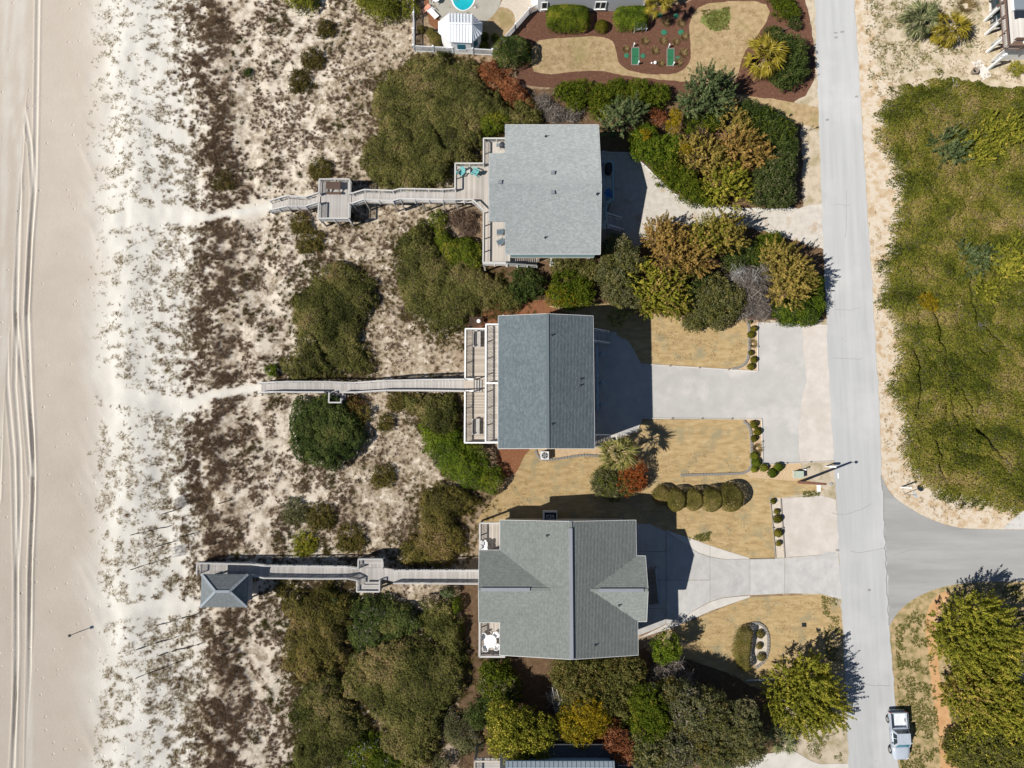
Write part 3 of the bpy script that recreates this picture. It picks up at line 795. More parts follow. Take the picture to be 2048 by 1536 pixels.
def window(parent, c, w, h, face, frame='white_paint', double=False):
    """window on a wall; face = outward normal letter"""
    d = {'n': (0, 1), 's': (0, -1), 'e': (1, 0), 'w': (-1, 0)}[face]
    c = Vector(c); o = Vector((d[0], d[1], 0)); t = Vector((-d[1], d[0], 0))
    fr = thing_part('window', parent, c)
    zz = Vector((0, 0, 1)); b = .09
    for q in (-1, 1):
        beam('frame', M[frame], fr, c + t * q * (w / 2 + b / 2) - zz * (h / 2 + b) + o * .03, c + t * q * (w / 2 + b / 2) + zz * (h / 2 + b) + o * .03, b, .08, up=o)
        beam('frame', M[frame], fr, c - t * w / 2 + zz * q * (h / 2 + b / 2) + o * .03, c + t * w / 2 + zz * q * (h / 2 + b / 2) + o * .03, b, .08, up=o)
    for k in ((-1, 1) if double else (0,)):
        ww = w / 2 - .06 if double else w
        beam('pane', M['glass'], fr, c + t * (k * w / 4 - ww / 2) + o * .012, c + t * (k * w / 4 + ww / 2) + o * .012, h, .02, up=o)
    if double:
        beam('frame', M[frame], fr, c - zz * h / 2 + o * .03, c + zz * h / 2 + o * .03, .12, .08, up=o)
    beam('sill', M[frame], fr, c - t * (w / 2 + .13) - zz * (h / 2 + b + .03) + o * .06, c + t * (w / 2 + .13) - zz * (h / 2 + b + .03) + o * .06, .16, .05)
    return fr
def thing_part(name, parent, c):
    o = bpy.data.objects.new(name, None); COL.objects.link(o)
    o.empty_display_size = .1; o.parent = parent; o.location = Vector(c) - world_origin(parent)
    return o

# ================================================================== NORTH HOUSE (pale roof)
ZE, ZR = 5.5, 7.25
x0, x1 = P(1011, 300, 5.6).x, P(1198, 300, 5.6).x
y0, y1 = P(1100, 508, ZE).y, P(1100, 249.5, ZE).y
ym = (y0 + y1) / 2; sl = (ZR - ZE) / (y1 - ym)
zf = lambda x, y: ZR - abs(y - ym) * sl
xe = P(978.5, 375, 6.3).x
ya, yb = P(980, 443, 6.3).y, P(980, 308, 6.3).y
h1 = thing('beach_house', ((x0 + x1) / 2, ym, 0), 'northernmost beach house, pale grey shingle roof with its ridge running towards the sea', 'house', 'beach houses')
roof_plane(h1, [(x0, y1), (x1, y1), (x1, ym), (xe, ym), (xe, yb), (x0, yb)], zf, 'x', 'shingle_pale')
roof_plane(h1, [(x0, y0), (x1, y0), (x1, ym), (xe, ym), (xe, ya), (x0, ya)], zf, 'x', 'shingle_pale')
cap_line(h1, (xe, ym, ZR), (x1, ym, ZR), 'shingle_pale')
e = .02
fascia(h1, [((x0, y1 + e, ZE), (x1, y1 + e, ZE)), ((x0, y0 - e, ZE), (x1, y0 - e, ZE)), ((x1 + e, y1, ZE), (x1 + e, ym, ZR)), ((x1 + e, y0, ZE), (x1 + e, ym, ZR)),
            ((xe - e, ya, zf(0, ya)), (xe - e, ym, ZR)), ((xe - e, yb, zf(0, yb)), (xe - e, ym, ZR)), ((x0 - e, y1, ZE), (x0 - e, yb, zf(0, yb))), ((x0 - e, y0, ZE), (x0 - e, ya, zf(0, ya)))])
for a, b_ in ((1091.5, 273), (1090.5, 475)):
    p = P(a, b_, zf(0, P(a, b_, 6).y)); pipe_vent(h1, p.x, p.y, p.z)
for a, b_ in ((1105.5, 345.5), (1105.5, 384.5), (1000, 366)):
    p = P(a, b_, 7.1); box_vent(h1, p.x, p.y, zf(0, p.y))
p = P(1195, 387, 7.1); pipe_vent(h1, p.x, p.y, zf(0, p.y), .07, .3)
DZ1 = 2.9
box('wall', M['siding_teal'], h1, ((x0 + x1) / 2 + .1, ym, (DZ1 + ZE) / 2 - .1), (x1 - x0 - .9, y1 - y0 - .8, ZE - DZ1))
prism_pts = [(y0 + .5, ZE - .35), (y1 - .5, ZE - .35), (ym, ZR - .4)]
for xx in (x0 + .55, x1 - .35):
    V = [(xx - .1, a, b_) for a, b_ in prism_pts] + [(xx + .1, a, b_) for a, b_ in prism_pts]
    mesh('gable_wall', V, [(0, 2, 1), (3, 4, 5), (0, 1, 4, 3), (1, 2, 5, 4), (2, 0, 3, 5)], M['siding_teal'], h1)
for k in range(3):
    xx = x0 + 1.2 + k * 3.0
    window(h1, (xx, y1 - .4, 4.1), .9, 1.1, 'n')
for k in range(3):
    window(h1, (x1 - .35, y0 + 2.2 + k * 4.6, 4.1), .9, 1.1, 'e')
    window(h1, (x0 + .55, y0 + 2.2 + k * 4.6, 4.1), 1.5, 1.6, 'w')
stilts(h1, [(x0 + .8 + i * (x1 - x0 - 1.6) / 3, y0 + .8 + j * (y1 - y0 - 1.6) / 4) for i in range(4) for j in range(5)], DZ1 - .1, s=.3)
box('floor', M['post_wood'], h1, ((x0 + x1) / 2, ym, DZ1 - .12), (x1 - x0 - .8, y1 - y0 - .7, .2))
# sea-side deck
d1 = thing('wooden_deck', (P(960, 400, DZ1).x, ym, 0), 'weathered grey deck with a square platform along the sea side of the northern house', 'deck', 'house decks')
rz1 = DZ1 + 1.0
rx = P(967, 300, rz1).x
rn = P(980, 276.5, rz1).y; rs = P(980, 526, rz1).y
px0 = P(910, 350, rz1).x; pyn = P(930, 326.5, rz1).y; pys = P(930, 399, rz1).y
dgx, dgy = XY(945, 399, rz1); dgx2, dgy2 = XY(967, 421, rz1)
exr = P(1012, 520, rz1).x
boards(d1, rx, x0 + .5, rs, rn, DZ1, 'y', M['deck_wood'])
boards(d1, px0, rx, pys, pyn, DZ1, 'y', M['deck_wood'], keep=lambda c: (pys if c < dgx else pys - (c - dgx) * (dgy - dgy2) / (dgx2 - dgx), pyn))
rail(d1, [(x0 + .4, rn, DZ1), (rx, rn, DZ1), (rx, pyn, DZ1)], 1.0, 'rail_wood', .14)
rail(d1, [(rx, pyn, DZ1), (px0, pyn, DZ1)], 1.0, 'rail_wood', .14)
rail(d1, [(px0, pyn, DZ1), (px0, P(910, 377, rz1).y, DZ1)], 1.0, 'rail_wood', None)
rail(d1, [(px0, pys, DZ1), (dgx, dgy, DZ1), (dgx2, dgy2, DZ1), (rx, rs, DZ1)], 1.0, 'rail_wood', None)
rail(d1, [(rx, rs, DZ1), (exr, rs, DZ1)], 1.0, 'rail_wood', .16, cap=.3)
for (a, b_), (c_, d_) in ((((rx, rs)), ((rx, rn))), ((px0, pys), (px0, pyn))):
    beam('joist', M['post_wood'], d1, (a + .03, b_, DZ1 - .15), (c_ + .03, d_, DZ1 - .15), .06, .2)
stilts(d1, [(rx + .1, rs + .1), (rx + .1, (rs + rn) / 2), (rx + .1, rn - .1), (px0 + .1, pys + .1), (px0 + .1, pyn - .1), ((px0 + rx) / 2, pyn - .1)], DZ1 - .06)
# south flight of the deck, railing seen from above
st = thing('outdoor_stairs', (*XY(1040, 520, 1.4), 0), 'grey wooden stairs with balusters going down along the south wall of the northern house', 'stairs', 'outdoor stairs')
stairs(st, (P(1014, 519, DZ1).x, P(1014, 519, DZ1).y, DZ1), (*XY(1074, 523, .2), .15), 1.0, 14, 'deck_wood')
rail(st, [P(1014, 527, DZ1 + 1) - Vector((0, 0, 1)), P(1074, 531, 1.1) - Vector((0, 0, 1))], 1.0, 'rail_wood', .17)
# street-side porch in the shade
pr = thing('porch', (*XY(1200, 365, DZ1), 0), 'teal railed porch in shadow on the street side of the northern house', 'porch')
pxE = P(1226.5, 360, rz1).x; pN = P(1215, 323, rz1).y; pS = P(1215, 398, rz1).y
boards(pr, x1 - .5, pxE, pS, pN, DZ1, 'y', M['old_wood'])
rail(pr, [(x1 - .3, pN, DZ1), (pxE, pN, DZ1), (pxE, P(1226, 398, rz1).y, DZ1), (P(1214, 406, rz1).x, P(1214, 406, rz1).y, DZ1)], 1.0, 'teal_rail', .2, below=.2)
stilts(pr, [(pxE - .1, pN - .1), (pxE - .1, pS + .1), (pxE - .1, (pN + pS) / 2)], DZ1 - .05)
rail(pr, [P(1213, 408, rz1) - Vector((0, 0, 1)), P(1212, 434, rz1) - Vector((0, 0, 1))], 1.0, 'teal_rail', None, below=.2)
boards(pr, x1 - .5, P(1212, 430, DZ1).x, P(1210, 458, DZ1).y, pS, DZ1, 'y', M['old_wood'])
st = thing('outdoor_stairs', (*XY(1228, 448, .5), 0), 'shaded porch stairs leading east to a square landing pad by the northern driveway', 'stairs', 'outdoor stairs')
stairs(st, P(1213, 443, DZ1), P(1243, 452, .2), 1.25, 13, 'old_wood', 'rail_wood')
prism('landing_pad', M['concrete'], st, [XY(1214, 424), XY(1249, 424), XY(1249, 469), XY(1214, 469)], -.05, .09)

# ================================================================== MIDDLE HOUSE (slate roof)
ZE2, ZR2 = 8.8, 9.9
X0, X1 = P(996.5, 760, ZE2).x, P(1187.5, 760, ZE2).x
Y0, Y1 = P(1090, 897, ZE2).y, P(1000, 632, ZE2).y
xm = P(1095, 700, ZR2).x
zW = lambda x, y: ZR2 - (xm - x) * (ZR2 - ZE2) / (xm - X0) if x <= xm else ZR2 - (x - xm) * (ZR2 - ZE2) / (X1 - xm)
h2 = thing('beach_house', ((X0 + X1) / 2, (Y0 + Y1) / 2, 0), 'tall middle beach house, slate blue shingle roof with its ridge parallel to the road', 'house', 'beach houses')
roof_plane(h2, [(X0, Y0), (xm, Y0), (xm, Y1), (X0, Y1)], zW, 'y', 'shingle_slate')
roof_plane(h2, [(xm, Y0), (X1, Y0), (X1, Y1), (xm, Y1)], zW, 'y', 'shingle_slate')
cap_line(h2, (xm, Y0, ZR2), (xm, Y1, ZR2), 'shingle_slate', .3)
fascia(h2, [((X0 - e, Y0, ZE2), (X0 - e, Y1, ZE2)), ((X1 + e, Y0, ZE2), (X1 + e, Y1, ZE2)), ((X0, Y1 + e, ZE2), (xm, Y1 + e, ZR2)), ((X1, Y1 + e, ZE2), (xm, Y1 + e, ZR2)), ((X0, Y0 - e, ZE2), (xm, Y0 - e, ZR2)), ((X1, Y0 - e, ZE2), (xm, Y0 - e, ZR2))])
for a, b_ in ((1103.5, 669.5), (1104, 848), (1163, 756), (1162, 769)):
    p = P(a, b_, 10); pipe_vent(h2, p.x, p.y, zW(p.x, p.y))
WZ = 2.9
box('wall', M['siding_cream'], h2, ((X0 + X1) / 2, (Y0 + Y1) / 2, (WZ + ZE2) / 2 - .1), (X1 - X0 - 1.0, Y1 - Y0 - .7, ZE2 - WZ))
for yy in (Y0 + .42, Y1 - .42):
    g = [(X0 + .5, ZE2 - .35), (X1 - .5, ZE2 - .35), (xm, ZR2 - .4)]
    V = [(a, yy - .07, b_) for a, b_ in g] + [(a, yy + .07, b_) for a, b_ in g]
    mesh('gable_wall', V, [(0, 1, 2), (3, 5, 4), (0, 3, 4, 1), (1, 4, 5, 2), (2, 5, 3, 0)], M['siding_cream'], h2)
for zc in (4.4, 7.2):
    for k in range(4):
        window(h2, (X1 - .5, Y0 + 2 + k * 3.6, zc), .9, 1.2, 'e'); window(h2, (X0 + .5, Y0 + 2 + k * 3.6, zc), 1.6, 1.7, 'w')
    for k in range(2):
        window(h2, (X0 + 2.5 + k * 4, Y0 + .35, zc), .9, 1.2, 's'); window(h2, (X0 + 2.5 + k * 4, Y1 - .35, zc), .9, 1.2, 'n')
stilts(h2, [(X0 + .8 + i * (X1 - X0 - 1.6) / 3, Y0 + .8 + j * (Y1 - Y0 - 1.6) / 4) for i in range(4) for j in range(5)], WZ - .1, s=.35)
# upper deck
ZU = 5.8; ru = ZU + 1
ux = P(971.5, 760, ru).x; un = P(980, 648.5, ru).y; us = P(980, 884.5, ru).y
ud = thing('wooden_deck', ((ux + X0) / 2, (un + us) / 2, 0), 'upper white railed deck tucked against the sea-side eave of the slate roofed house', 'deck', 'house decks')
boards(ud, ux, X0 + .6, us, un, ZU, 'x', M['deck_wood'])
rail(ud, [(X0 + .5, un, ZU), (ux, un, ZU), (ux, us, ZU), (X0 + .5, us, ZU)], 1.0, 'white_paint', .15, pm='white_paint', below=.25, balmat='white_trim')
uy = P(985, 766, ru).y
rail(ud, [(ux, uy, ZU), (X0 + .5, uy, ZU)], 1.0, 'white_paint', .15, below=.1, balmat='white_trim')
for q in (us + .1, (us + un) / 2, un - .1):
    beam('joist', M['post_wood'], ud, (ux + .05, q, ZU - .14), (X0 + .5, q, ZU - .14), .06, .2)
# lower deck
ZL = 3.0; rl = ZL + 1
lx = P(930, 760, rl).x; ln = P(940, 657.5, rl).y; ls = P(940, 885.5, rl).y
ld = thing('wooden_deck', ((lx + ux) / 2, (ln + ls) / 2, 0), 'lower tan board deck with white rails on the sea side of the slate roofed house', 'deck', 'house decks')
boards(ld, lx, X0 + .4, ls, ln, ZL, 'x', M['deck_tan'])
gN = P(930, 758.5, rl).y; gS = P(928, 782, rl).y
rail(ld, [(X0, ln, ZL), (lx, ln, ZL), (lx, gN, ZL)], 1.0, 'white_paint', .15, below=.25, balmat='white_trim')
rail(ld, [(lx, gS, ZL), (lx, ls, ZL), (X0, ls, ZL)], 1.0, 'white_paint', .15, below=.25, balmat='white_trim')
stilts(ld, [(lx + .15, ls + .15 + j * (ln - ls - .3) / 4) for j in range(5)] , ZL - .05)
stilts(ud, [(ux + .1, us + .1 + j * (un - us - .2) / 4) for j in range(5)], ZU - .05, mat='white_trim', s=.14, zb=ZL, name='post')
def deck_bench(px_, py_, z, label):
    c = P(px_, py_, z)
    t = thing('wooden_bench', c, label, 'bench', 'benches on the lower deck')
    for k in range(4):
        box('slat', M['old_wood'], t, (c.x - .26 + k * .175, c.y, c.z + .45), (.16, 1.75, .045))
    for k in range(3):
        box('slat', M['old_wood'], t, (c.x - .42, c.y, c.z + .55 + k * .14), (.045, 1.75, .12))
    for q in (-.75, .75):
        box('leg', M['old_wood'], t, (c.x + .2, c.y + q, c.z + .21), (.09, .09, .42)); box('leg', M['old_wood'], t, (c.x - .36, c.y + q, c.z + .46), (.09, .09, .92))
deck_bench(955, 680, ZL, 'weathered wooden bench at the north end of the lower white railed deck')
deck_bench(953, 854, ZL, 'weathered wooden bench at the south end of the lower white railed deck')
# steps down from walkway to lower deck
st = thing('outdoor_stairs', (*XY(947, 772, ZL), ZL), 'small white edged steps where the middle boardwalk reaches the lower deck', 'stairs', 'outdoor stairs')
box('landing', M['deck_tan'], st, (P(938, 771, ZL + .45).x, (gN + gS) / 2, ZL + .42), (P(948, 771, ZL).x - P(929, 771, ZL).x, 1.3, .05))
for k in range(3):
    box('tread', M['old_wood'], st, (P(948, 771, ZL).x + .15 + k * .28, (gN + gS) / 2, ZL + .33 - k * .12), (.27, 1.3, .04))
for yy in (gN, gS):
    rail(st, [(lx, yy, ZL + .45), (P(948, 771, ZL).x, yy, ZL + .45)], .9, 'white_paint', None, below=.45, cap=.1)
# street side: two flights, carport
st = thing('outdoor_stairs', (*XY(1205, 672, 1.2), 0), 'shaded flight of stairs at the north-east corner of the slate roofed house', 'stairs', 'outdoor stairs')
stairs(st, P(1182, 671, 2.4), P(1217, 677, .2), 1.15, 12, 'old_wood', 'white_trim')
prism('landing_pad', M['concrete'], st, [XY(1216, 664), XY(1233, 664), XY(1233, 689), XY(1216, 689)], -.02, .12)
st = thing('outdoor_stairs', (*XY(1205, 880, 1.2), 0), 'stairs with sunlit white balusters at the south-east corner of the slate roofed house', 'stairs', 'outdoor stairs')
stairs(st, P(1180, 882, 2.6), P(1219, 881, .2), 1.1, 12, 'old_wood', 'white_paint', bal=.28)
prism('landing_pad', M['concrete_pale'], st, [XY(1219, 870), XY(1238, 868), XY(1238, 886), XY(1219, 886)], -.02, .12)
cp = thing('carport', (*XY(1195, 757, 0), 0), 'dark carport openings under the street side of the slate roofed house', 'carport')
box('beam', M['siding_blue'], cp, (P(1200, 757, 2.6).x - .3, P(1200, 757, 2.6).y, 2.7), (.25, 7.0, .3))
for q in (712, 768, 812):
    pp = XY(1199, q)
    box('post', M['siding_blue'], cp, (pp[0], pp[1], 1.3), (.3, .3, 2.6))

# ================================================================== SOUTH HOUSE (grey green roof)
ZE3, ZR3, ZG3 = 6.5, 8.05, 7.6
A0, A1 = P(1000, 1070, ZE3).x, P(1272, 1070, ZE3).x
B0, B1 = P(1000, 1310, ZE3).y, P(1000, 1040.5, ZE3).y
am = P(1142, 1180, ZR3).x
zm3 = lambda x, y: ZR3 - (am - x) * (ZR3 - ZE3) / (am - A0) if x <= am else ZR3 - (x - am) * (ZR3 - ZE3) / (A1 - am)
h3 = thing('beach_house', ((A0 + A1) / 2, (B0 + B1) / 2, 0), 'southernmost beach house, grey green cross-gabled roof with raised metal ridge vents', 'house', 'beach houses')
roof_plane(h3, [(A0, B0), (am, B0), (am, B1), (A0, B1)], zm3, 'y', 'shingle_grey')
roof_plane(h3, [(am, B0), (A1, B0), (A1, B1), (am, B1)], zm3, 'y', 'shingle_grey')
# west wing
wy = P(1000, 1178.5, ZG3).y; wx = P(957, 1178, ZG3).x
wn_, ws_ = P(960, 1100.5, ZE3).y, P(960, 1245, ZE3).y
zw3 = lambda x, y: ZG3 - abs(y - wy) * ((ZG3 - ZE3) / (wn_ - wy) if y > wy else (ZG3 - ZE3) / (wy - ws_))
xv = am - (ZR3 - ZG3) / ((ZR3 - ZE3) / (am - A0))
roof_plane(h3, [(wx, wy), (wx, wn_), (A0, wn_), (xv, wy)], zw3, 'x', 'shingle_grey')
roof_plane(h3, [(wx, wy), (wx, ws_), (A0, ws_), (xv, wy)], zw3, 'x', 'shingle_grey')
# east wing
ey = P(1200, 1180, ZG3).y; ex = P(1296, 1180, ZG3).x
en, es = P(1280, 1112, ZE3).y, P(1280, 1243, ZE3).y
ze3 = lambda x, y: ZG3 - abs(y - ey) * ((ZG3 - ZE3) / (en - ey) if y > ey else (ZG3 - ZE3) / (ey - es))
xv2 = am + (ZR3 - ZG3) / ((ZR3 - ZE3) / (A1 - am))
roof_plane(h3, [(ex, ey), (ex, en), (A1, en), (xv2, ey)], ze3, 'x', 'shingle_grey')
roof_plane(h3, [(ex, ey), (ex, es), (A1, es), (xv2, ey)], ze3, 'x', 'shingle_grey')
cap_line(h3, (am, B0, ZR3), (am, B1, ZR3), 'shingle_grey', .3)
cap_line(h3, (wx, wy, ZG3), (xv, wy, ZG3), 'shingle_grey', .28); cap_line(h3, (xv2, ey, ZG3), (ex, ey, ZG3), 'shingle_grey', .28)
beam('ridge_vent', M['ridge_metal'], h3, (am, P(1142, 1318, ZR3).y, ZR3 + .12), (am, P(1142, 1056, ZR3).y, ZR3 + .12), .34, .16)
beam('ridge_vent', M['ridge_metal'], h3, (P(962, 1178, ZG3).x, wy, ZG3 + .11), (P(1060, 1178, ZG3).x, wy, ZG3 + .11), .32, .15)
beam('ridge_vent', M['ridge_metal'], h3, (P(1198, 1180, ZG3).x, ey, ZG3 + .11), (P(1287, 1180, ZG3).x, ey, ZG3 + .11), .32, .15)
fascia(h3, [((A0 - e, B0, ZE3), (A0 - e, ws_, ZE3)), ((A0 - e, wn_, ZE3), (A0 - e, B1, ZE3)), ((A1 + e, B0, ZE3), (A1 + e, es, ZE3)), ((A1 + e, en, ZE3), (A1 + e, B1, ZE3)),
            ((A0, B1 + e, ZE3), (am, B1 + e, ZR3)), ((A1, B1 + e, ZE3), (am, B1 + e, ZR3)), ((A0, B0 - e, ZE3), (am, B0 - e, ZR3)), ((A1, B0 - e, ZE3), (am, B0 - e, ZR3)),
            ((wx - e, wn_, ZE3), (wx - e, wy, ZG3)), ((wx - e, ws_, ZE3), (wx - e, wy, ZG3)), ((ex + e, en, ZE3), (ex + e, ey, ZG3)), ((ex + e, es, ZE3), (ex + e, ey, ZG3)),
            ((wx, wn_ + e, ZE3), (A0, wn_ + e, ZE3)), ((wx, ws_ - e, ZE3), (A0, ws_ - e, ZE3)), ((ex, en + e, ZE3), (A1, en + e, ZE3)), ((ex, es - e, ZE3), (A1, es - e, ZE3))])
for a, b_ in ((1094, 1071), (1190, 1290), (1239.5, 1212)):
    p = P(a, b_, 7.5); z = max(zm3(p.x, p.y), ze3(p.x, p.y) if p.x > A1 - 4 and abs(p.y - ey) < 3.5 else 0); pipe_vent(h3, p.x, p.y, z)
Z3 = 3.6
box('wall', M['siding_cream'], h3, ((A0 + A1) / 2, (B0 + B1) / 2, ZE3 / 2 - .1), (A1 - A0 - 1.0, B1 - B0 - .7, ZE3))
box('wall', M['siding_cream'], h3, ((wx + A0) / 2 + .4, wy, ZE3 / 2 - .1), (A0 - wx, wn_ - ws_ - .7, ZE3 - .01))
box('wall', M['siding_cream'], h3, ((ex + A1) / 2 - .5, ey, (ZE3 + 2.8) / 2 - .1), (ex - A1, en - es - .7, ZE3 - 2.82))
for yy, z0_, (g0, g1, gt, gz_) in ((B0 + .42, 0, (A0 + .5, A1 - .5, am, ZR3)), (B1 - .42, 0, (A0 + .5, A1 - .5, am, ZR3))):
    g = [(g0, ZE3 - .35), (g1, ZE3 - .35), (gt, gz_ - .4)]
    V = [(a, yy - .07, b_) for a, b_ in g] + [(a, yy + .07, b_) for a, b_ in g]
    mesh('gable_wall', V, [(0, 1, 2), (3, 5, 4), (0, 3, 4, 1), (1, 4, 5, 2), (2, 5, 3, 0)], M['siding_cream'], h3)
for xx, yc, n_, s_ in ((wx + .45, wy, wn_, ws_), (ex - .55, ey, en, es)):
    g = [(s_ + .35, ZE3 - .35), (n_ - .35, ZE3 - .35), (yc, ZG3 - .35)]
    V = [(xx - .07, a, b_) for a, b_ in g] + [(xx + .07, a, b_) for a, b_ in g]
    mesh('gable_wall', V, [(0, 2, 1), (3, 4, 5), (0, 1, 4, 3), (1, 2, 5, 4), (2, 0, 3, 5)], M['siding_cream'], h3)
for k in range(3):
    window(h3, (A0 + 2.6 + k * 4.4, B1 - .35, 4.9), .9, 1.2, 'n'); window(h3, (A0 + 2.6 + k * 4.4, B0 + .35, 4.9), .9, 1.2, 's')
window(h3, (A1 - .5, B1 - 2.2, 4.9), .9, 1.2, 'e'); window(h3, (A1 - .5, B0 + 2, 4.9), .9, 1.2, 'e')
window(h3, (ex - .45, ey, 5.0), 1.4, 1.2, 'e'); window(h3, (wx + .4, wy, 5.0), 2.4, 1.5, 'w')
stilts(h3, [(ex - .7, en - .6), (ex - .7, es + .6)], 2.8, s=.35, mat='white_trim')
# balconies
r3 = Z3 + 1
bn_ = P(960, 1046.5, r3).y; bx0 = P(959.5, 1070, r3).x; bsx = P(959, 1280, r3).x; bs_ = P(960, 1313.5, r3).y
b1_ = thing('balcony', ((bx0 + A0) / 2, (bn_ + wn_) / 2, 0), 'north-west corner balcony of the grey green roofed house, white rail and bare boards', 'balcony', 'corner balconies')
boards(b1_, bx0, A0 + .6, wn_ - .3, bn_, Z3, 'y', M['deck_wood'])
rail(b1_, [(A0 + .4, bn_, Z3), (bx0, bn_, Z3), (bx0, wn_ - .2, Z3)], 1.0, 'rail_wood', .14, below=.25)
stilts(b1_, [(bx0 + .1, bn_ - .1), (bx0 + .1, wn_ - .1)], Z3 - .05)
b2_ = thing('balcony', ((bsx + A0) / 2, (bs_ + ws_) / 2, 0), 'south-west corner balcony of the grey green roofed house holding the round white table', 'balcony', 'corner balconies')
boards(b2_, bsx, A0 + .6, bs_, ws_ + .3, Z3, 'y', M['deck_wood'])
rail(b2_, [(bsx, ws_ + .2, Z3), (bsx, bs_, Z3), (P(1010, 1314, r3).x, bs_, Z3)], 1.0, 'rail_wood', .14, below=.25, cap=.2)
stilts(b2_, [(bsx + .1, bs_ + .1), (bsx + .1, ws_ - .1), (A0, bs_ + .1)], Z3 - .05)
# stairs under the east gable
st = thing('outdoor_stairs', (*XY(1305, 1170, 1), 0), 'dark flight of stairs in the shade under the east gable of the southern house', 'stairs', 'outdoor stairs')
stairs(st, P(1301, 1134, 2.8), P(1306, 1208, .15), 1.1, 15, 'post_wood', None)
rail(st, [P(1310, 1137, 2.9), P(1317, 1206, .2)], .5, 'siding_blue', None, cap=.1, below=.1)

# concrete drive of the south house, slab by slab
dr = thing('concrete_driveway', (*XY(1420, 1160), 0), 'flaring concrete slab driveway of the southern house, half of it in shadow', 'driveway')
def slab(pts, z, mat='concrete', nm='concrete_slab'):
    prism(nm, M[mat], dr, poly(pts), -.05, z)
J = .55
slab([(1262, 1046), (1300, 1048), (1331.4, 1063), (1331.4, 1102.6), (1262, 1102.6)], .040)
slab([(1262, 1103.4), (1331.4, 1103.4), (1331.4, 1159.6), (1262, 1159.6)], .044)
slab([(1262, 1160.4), (1331.4, 1160.4), (1331.4, 1216.6), (1262, 1216.6)], .041)
slab([(1262, 1217.4), (1331.4, 1217.4), (1331.4, 1248), (1300, 1262), (1262, 1276)], .043)
slab([(1332.6, 1064), (1398, 1107), (1419.6, 1114), (1419.6, 1159.6), (1332.6, 1159.6)], .043)
slab([(1332.6, 1160.4), (1419.6, 1160.4), (1419.6, 1203), (1390, 1219), (1350, 1245), (1332.6, 1248)], .040)
slab([(1420.4, 1114), (1450, 1119), (1499.6, 1118), (1499.6, 1189), (1445, 1195), (1420.4, 1203)], .042)
slab([(1500.4, 1118), (1546, 1117), (1569, 1116), (1569, 1187), (1500.4, 1190)], .044)
slab([(1570, 1116), (1640, 1110), (1655, 1103), (1676, 1106), (1684, 1199), (1655, 1191), (1640, 1187), (1570, 1186.6)], .041)
slab([(1332.6, 1060), (1376, 1075), (1419.6, 1091), (1419.6, 1113), (1398, 1106), (1332.6, 1063)], .05, 'concrete_pale', 'curb')
slab([(1420.4, 1091), (1450, 1101), (1498, 1115.5), (1498, 1117.4), (1450, 1118.4), (1420.4, 1113)], .05, 'concrete_pale', 'curb')
slab([(1275, 1277), (1332, 1249), (1350, 1246), (1390, 1220), (1420, 1204), (1445, 1196), (1500, 1190.6), (1500, 1194), (1420, 1222), (1350, 1254)], .05, 'concrete_pale', 'curb')
box('curb', M['concrete_pale'], dr, (P(1320, 1050).x, P(1320, 1053).y, .03), (.1, .1, .08))
def edging(pts, label, mat='old_wood', w=.1, h=.14, stakes=3.0):
    w3 = [Vector((*XY(*p), h / 2)) for p in pts]
    t = thing('driveway_edging', w3[0] - Vector((0, 0, h / 2)), label, 'edging', 'timber edgings')
    for a, b_ in zip(w3[:-1], w3[1:]):
        L = (b_ - a).length; k = max(1, round(L / stakes))
        for i in range(k):
            beam('timber', M[mat], t, a.lerp(b_, i / k + .004), a.lerp(b_, (i + 1) / k - .004), w, h)
            if i: box('stake', M['post_wood'], t, a.lerp(b_, i / k) + Vector((0, 0, .04)), (.16, .16, h + .1))
    return t
edging([(1256, 682), (1281, 728), (1515, 743), (1515, 645), (1655, 651)], 'weathered timber edging round the upper lawn of the middle house')
edging([(1272, 866), (1284, 837), (1523, 838), (1525, 929), (1668, 922)], 'weathered timber edging round the lower lawn of the middle house')
edging([(1190, 305), (1258, 306), (1288, 330), (1345, 386), (1384, 408), (1500, 419), (1575, 419)], 'pale timber edging between the northern driveway and the bright green bushes', 'rail_wood')
edging([(1540, 997), (1551, 1116)], 'thin dark edging on the lawn side of the pale pebble strip', 'post_wood', .06)
edging([(1561, 997), (1569, 1116)], 'dark edging between the pale pebble strip and the parking pad', 'post_wood', .09)
edging([(1498, 1118), (1548, 1117)], 'short dark edging at the north kerb of the concrete driveway', 'post_wood', .08)
edging([(1360, 1100), (1500, 1117.5)], 'thin dark lip', 'post_wood', .06) if False else None
# block borders of the two lawns
def block_border(pts, label):
    pl = resample(chaikin([XY(*p) for p in pts], 2, False), .02, False)
    t = thing('block_border', (pl[0][0], pl[0][1], 0), label, 'garden wall', 'concrete block lawn borders')
    acc = 0
    for a, b_ in zip(pl[:-1], pl[1:]):
        acc += math.hypot(b_[0] - a[0], b_[1] - a[1])
        if acc >= .31:
            acc = 0
            box('block', M['stone'], t, (b_[0], b_[1], .08 + random.uniform(-.01, .015)), (.285, .26, .18), math.atan2(b_[1] - a[1], b_[0] - a[0]) + random.uniform(-.05, .05))
block_border([(1495, 638), (1498, 670), (1498, 705), (1492, 726), (1478, 736), (1462, 738)], 'curved row of grey blocks at the street end of the upper dry lawn')
block_border([(1484, 841), (1497, 850), (1502, 870), (1503, 920), (1502, 935), (1490, 946), (1465, 948), (1410, 949), (1362, 951)], 'hooked row of grey blocks at the street end of the lower dry lawn')
block_border([(1070, 897), (1074, 912), (1085, 920), (1110, 919), (1140, 914), (1165, 910), (1195, 912), (1215, 916)], 'wavy stone edge of the pebble bed below the slate roofed house')
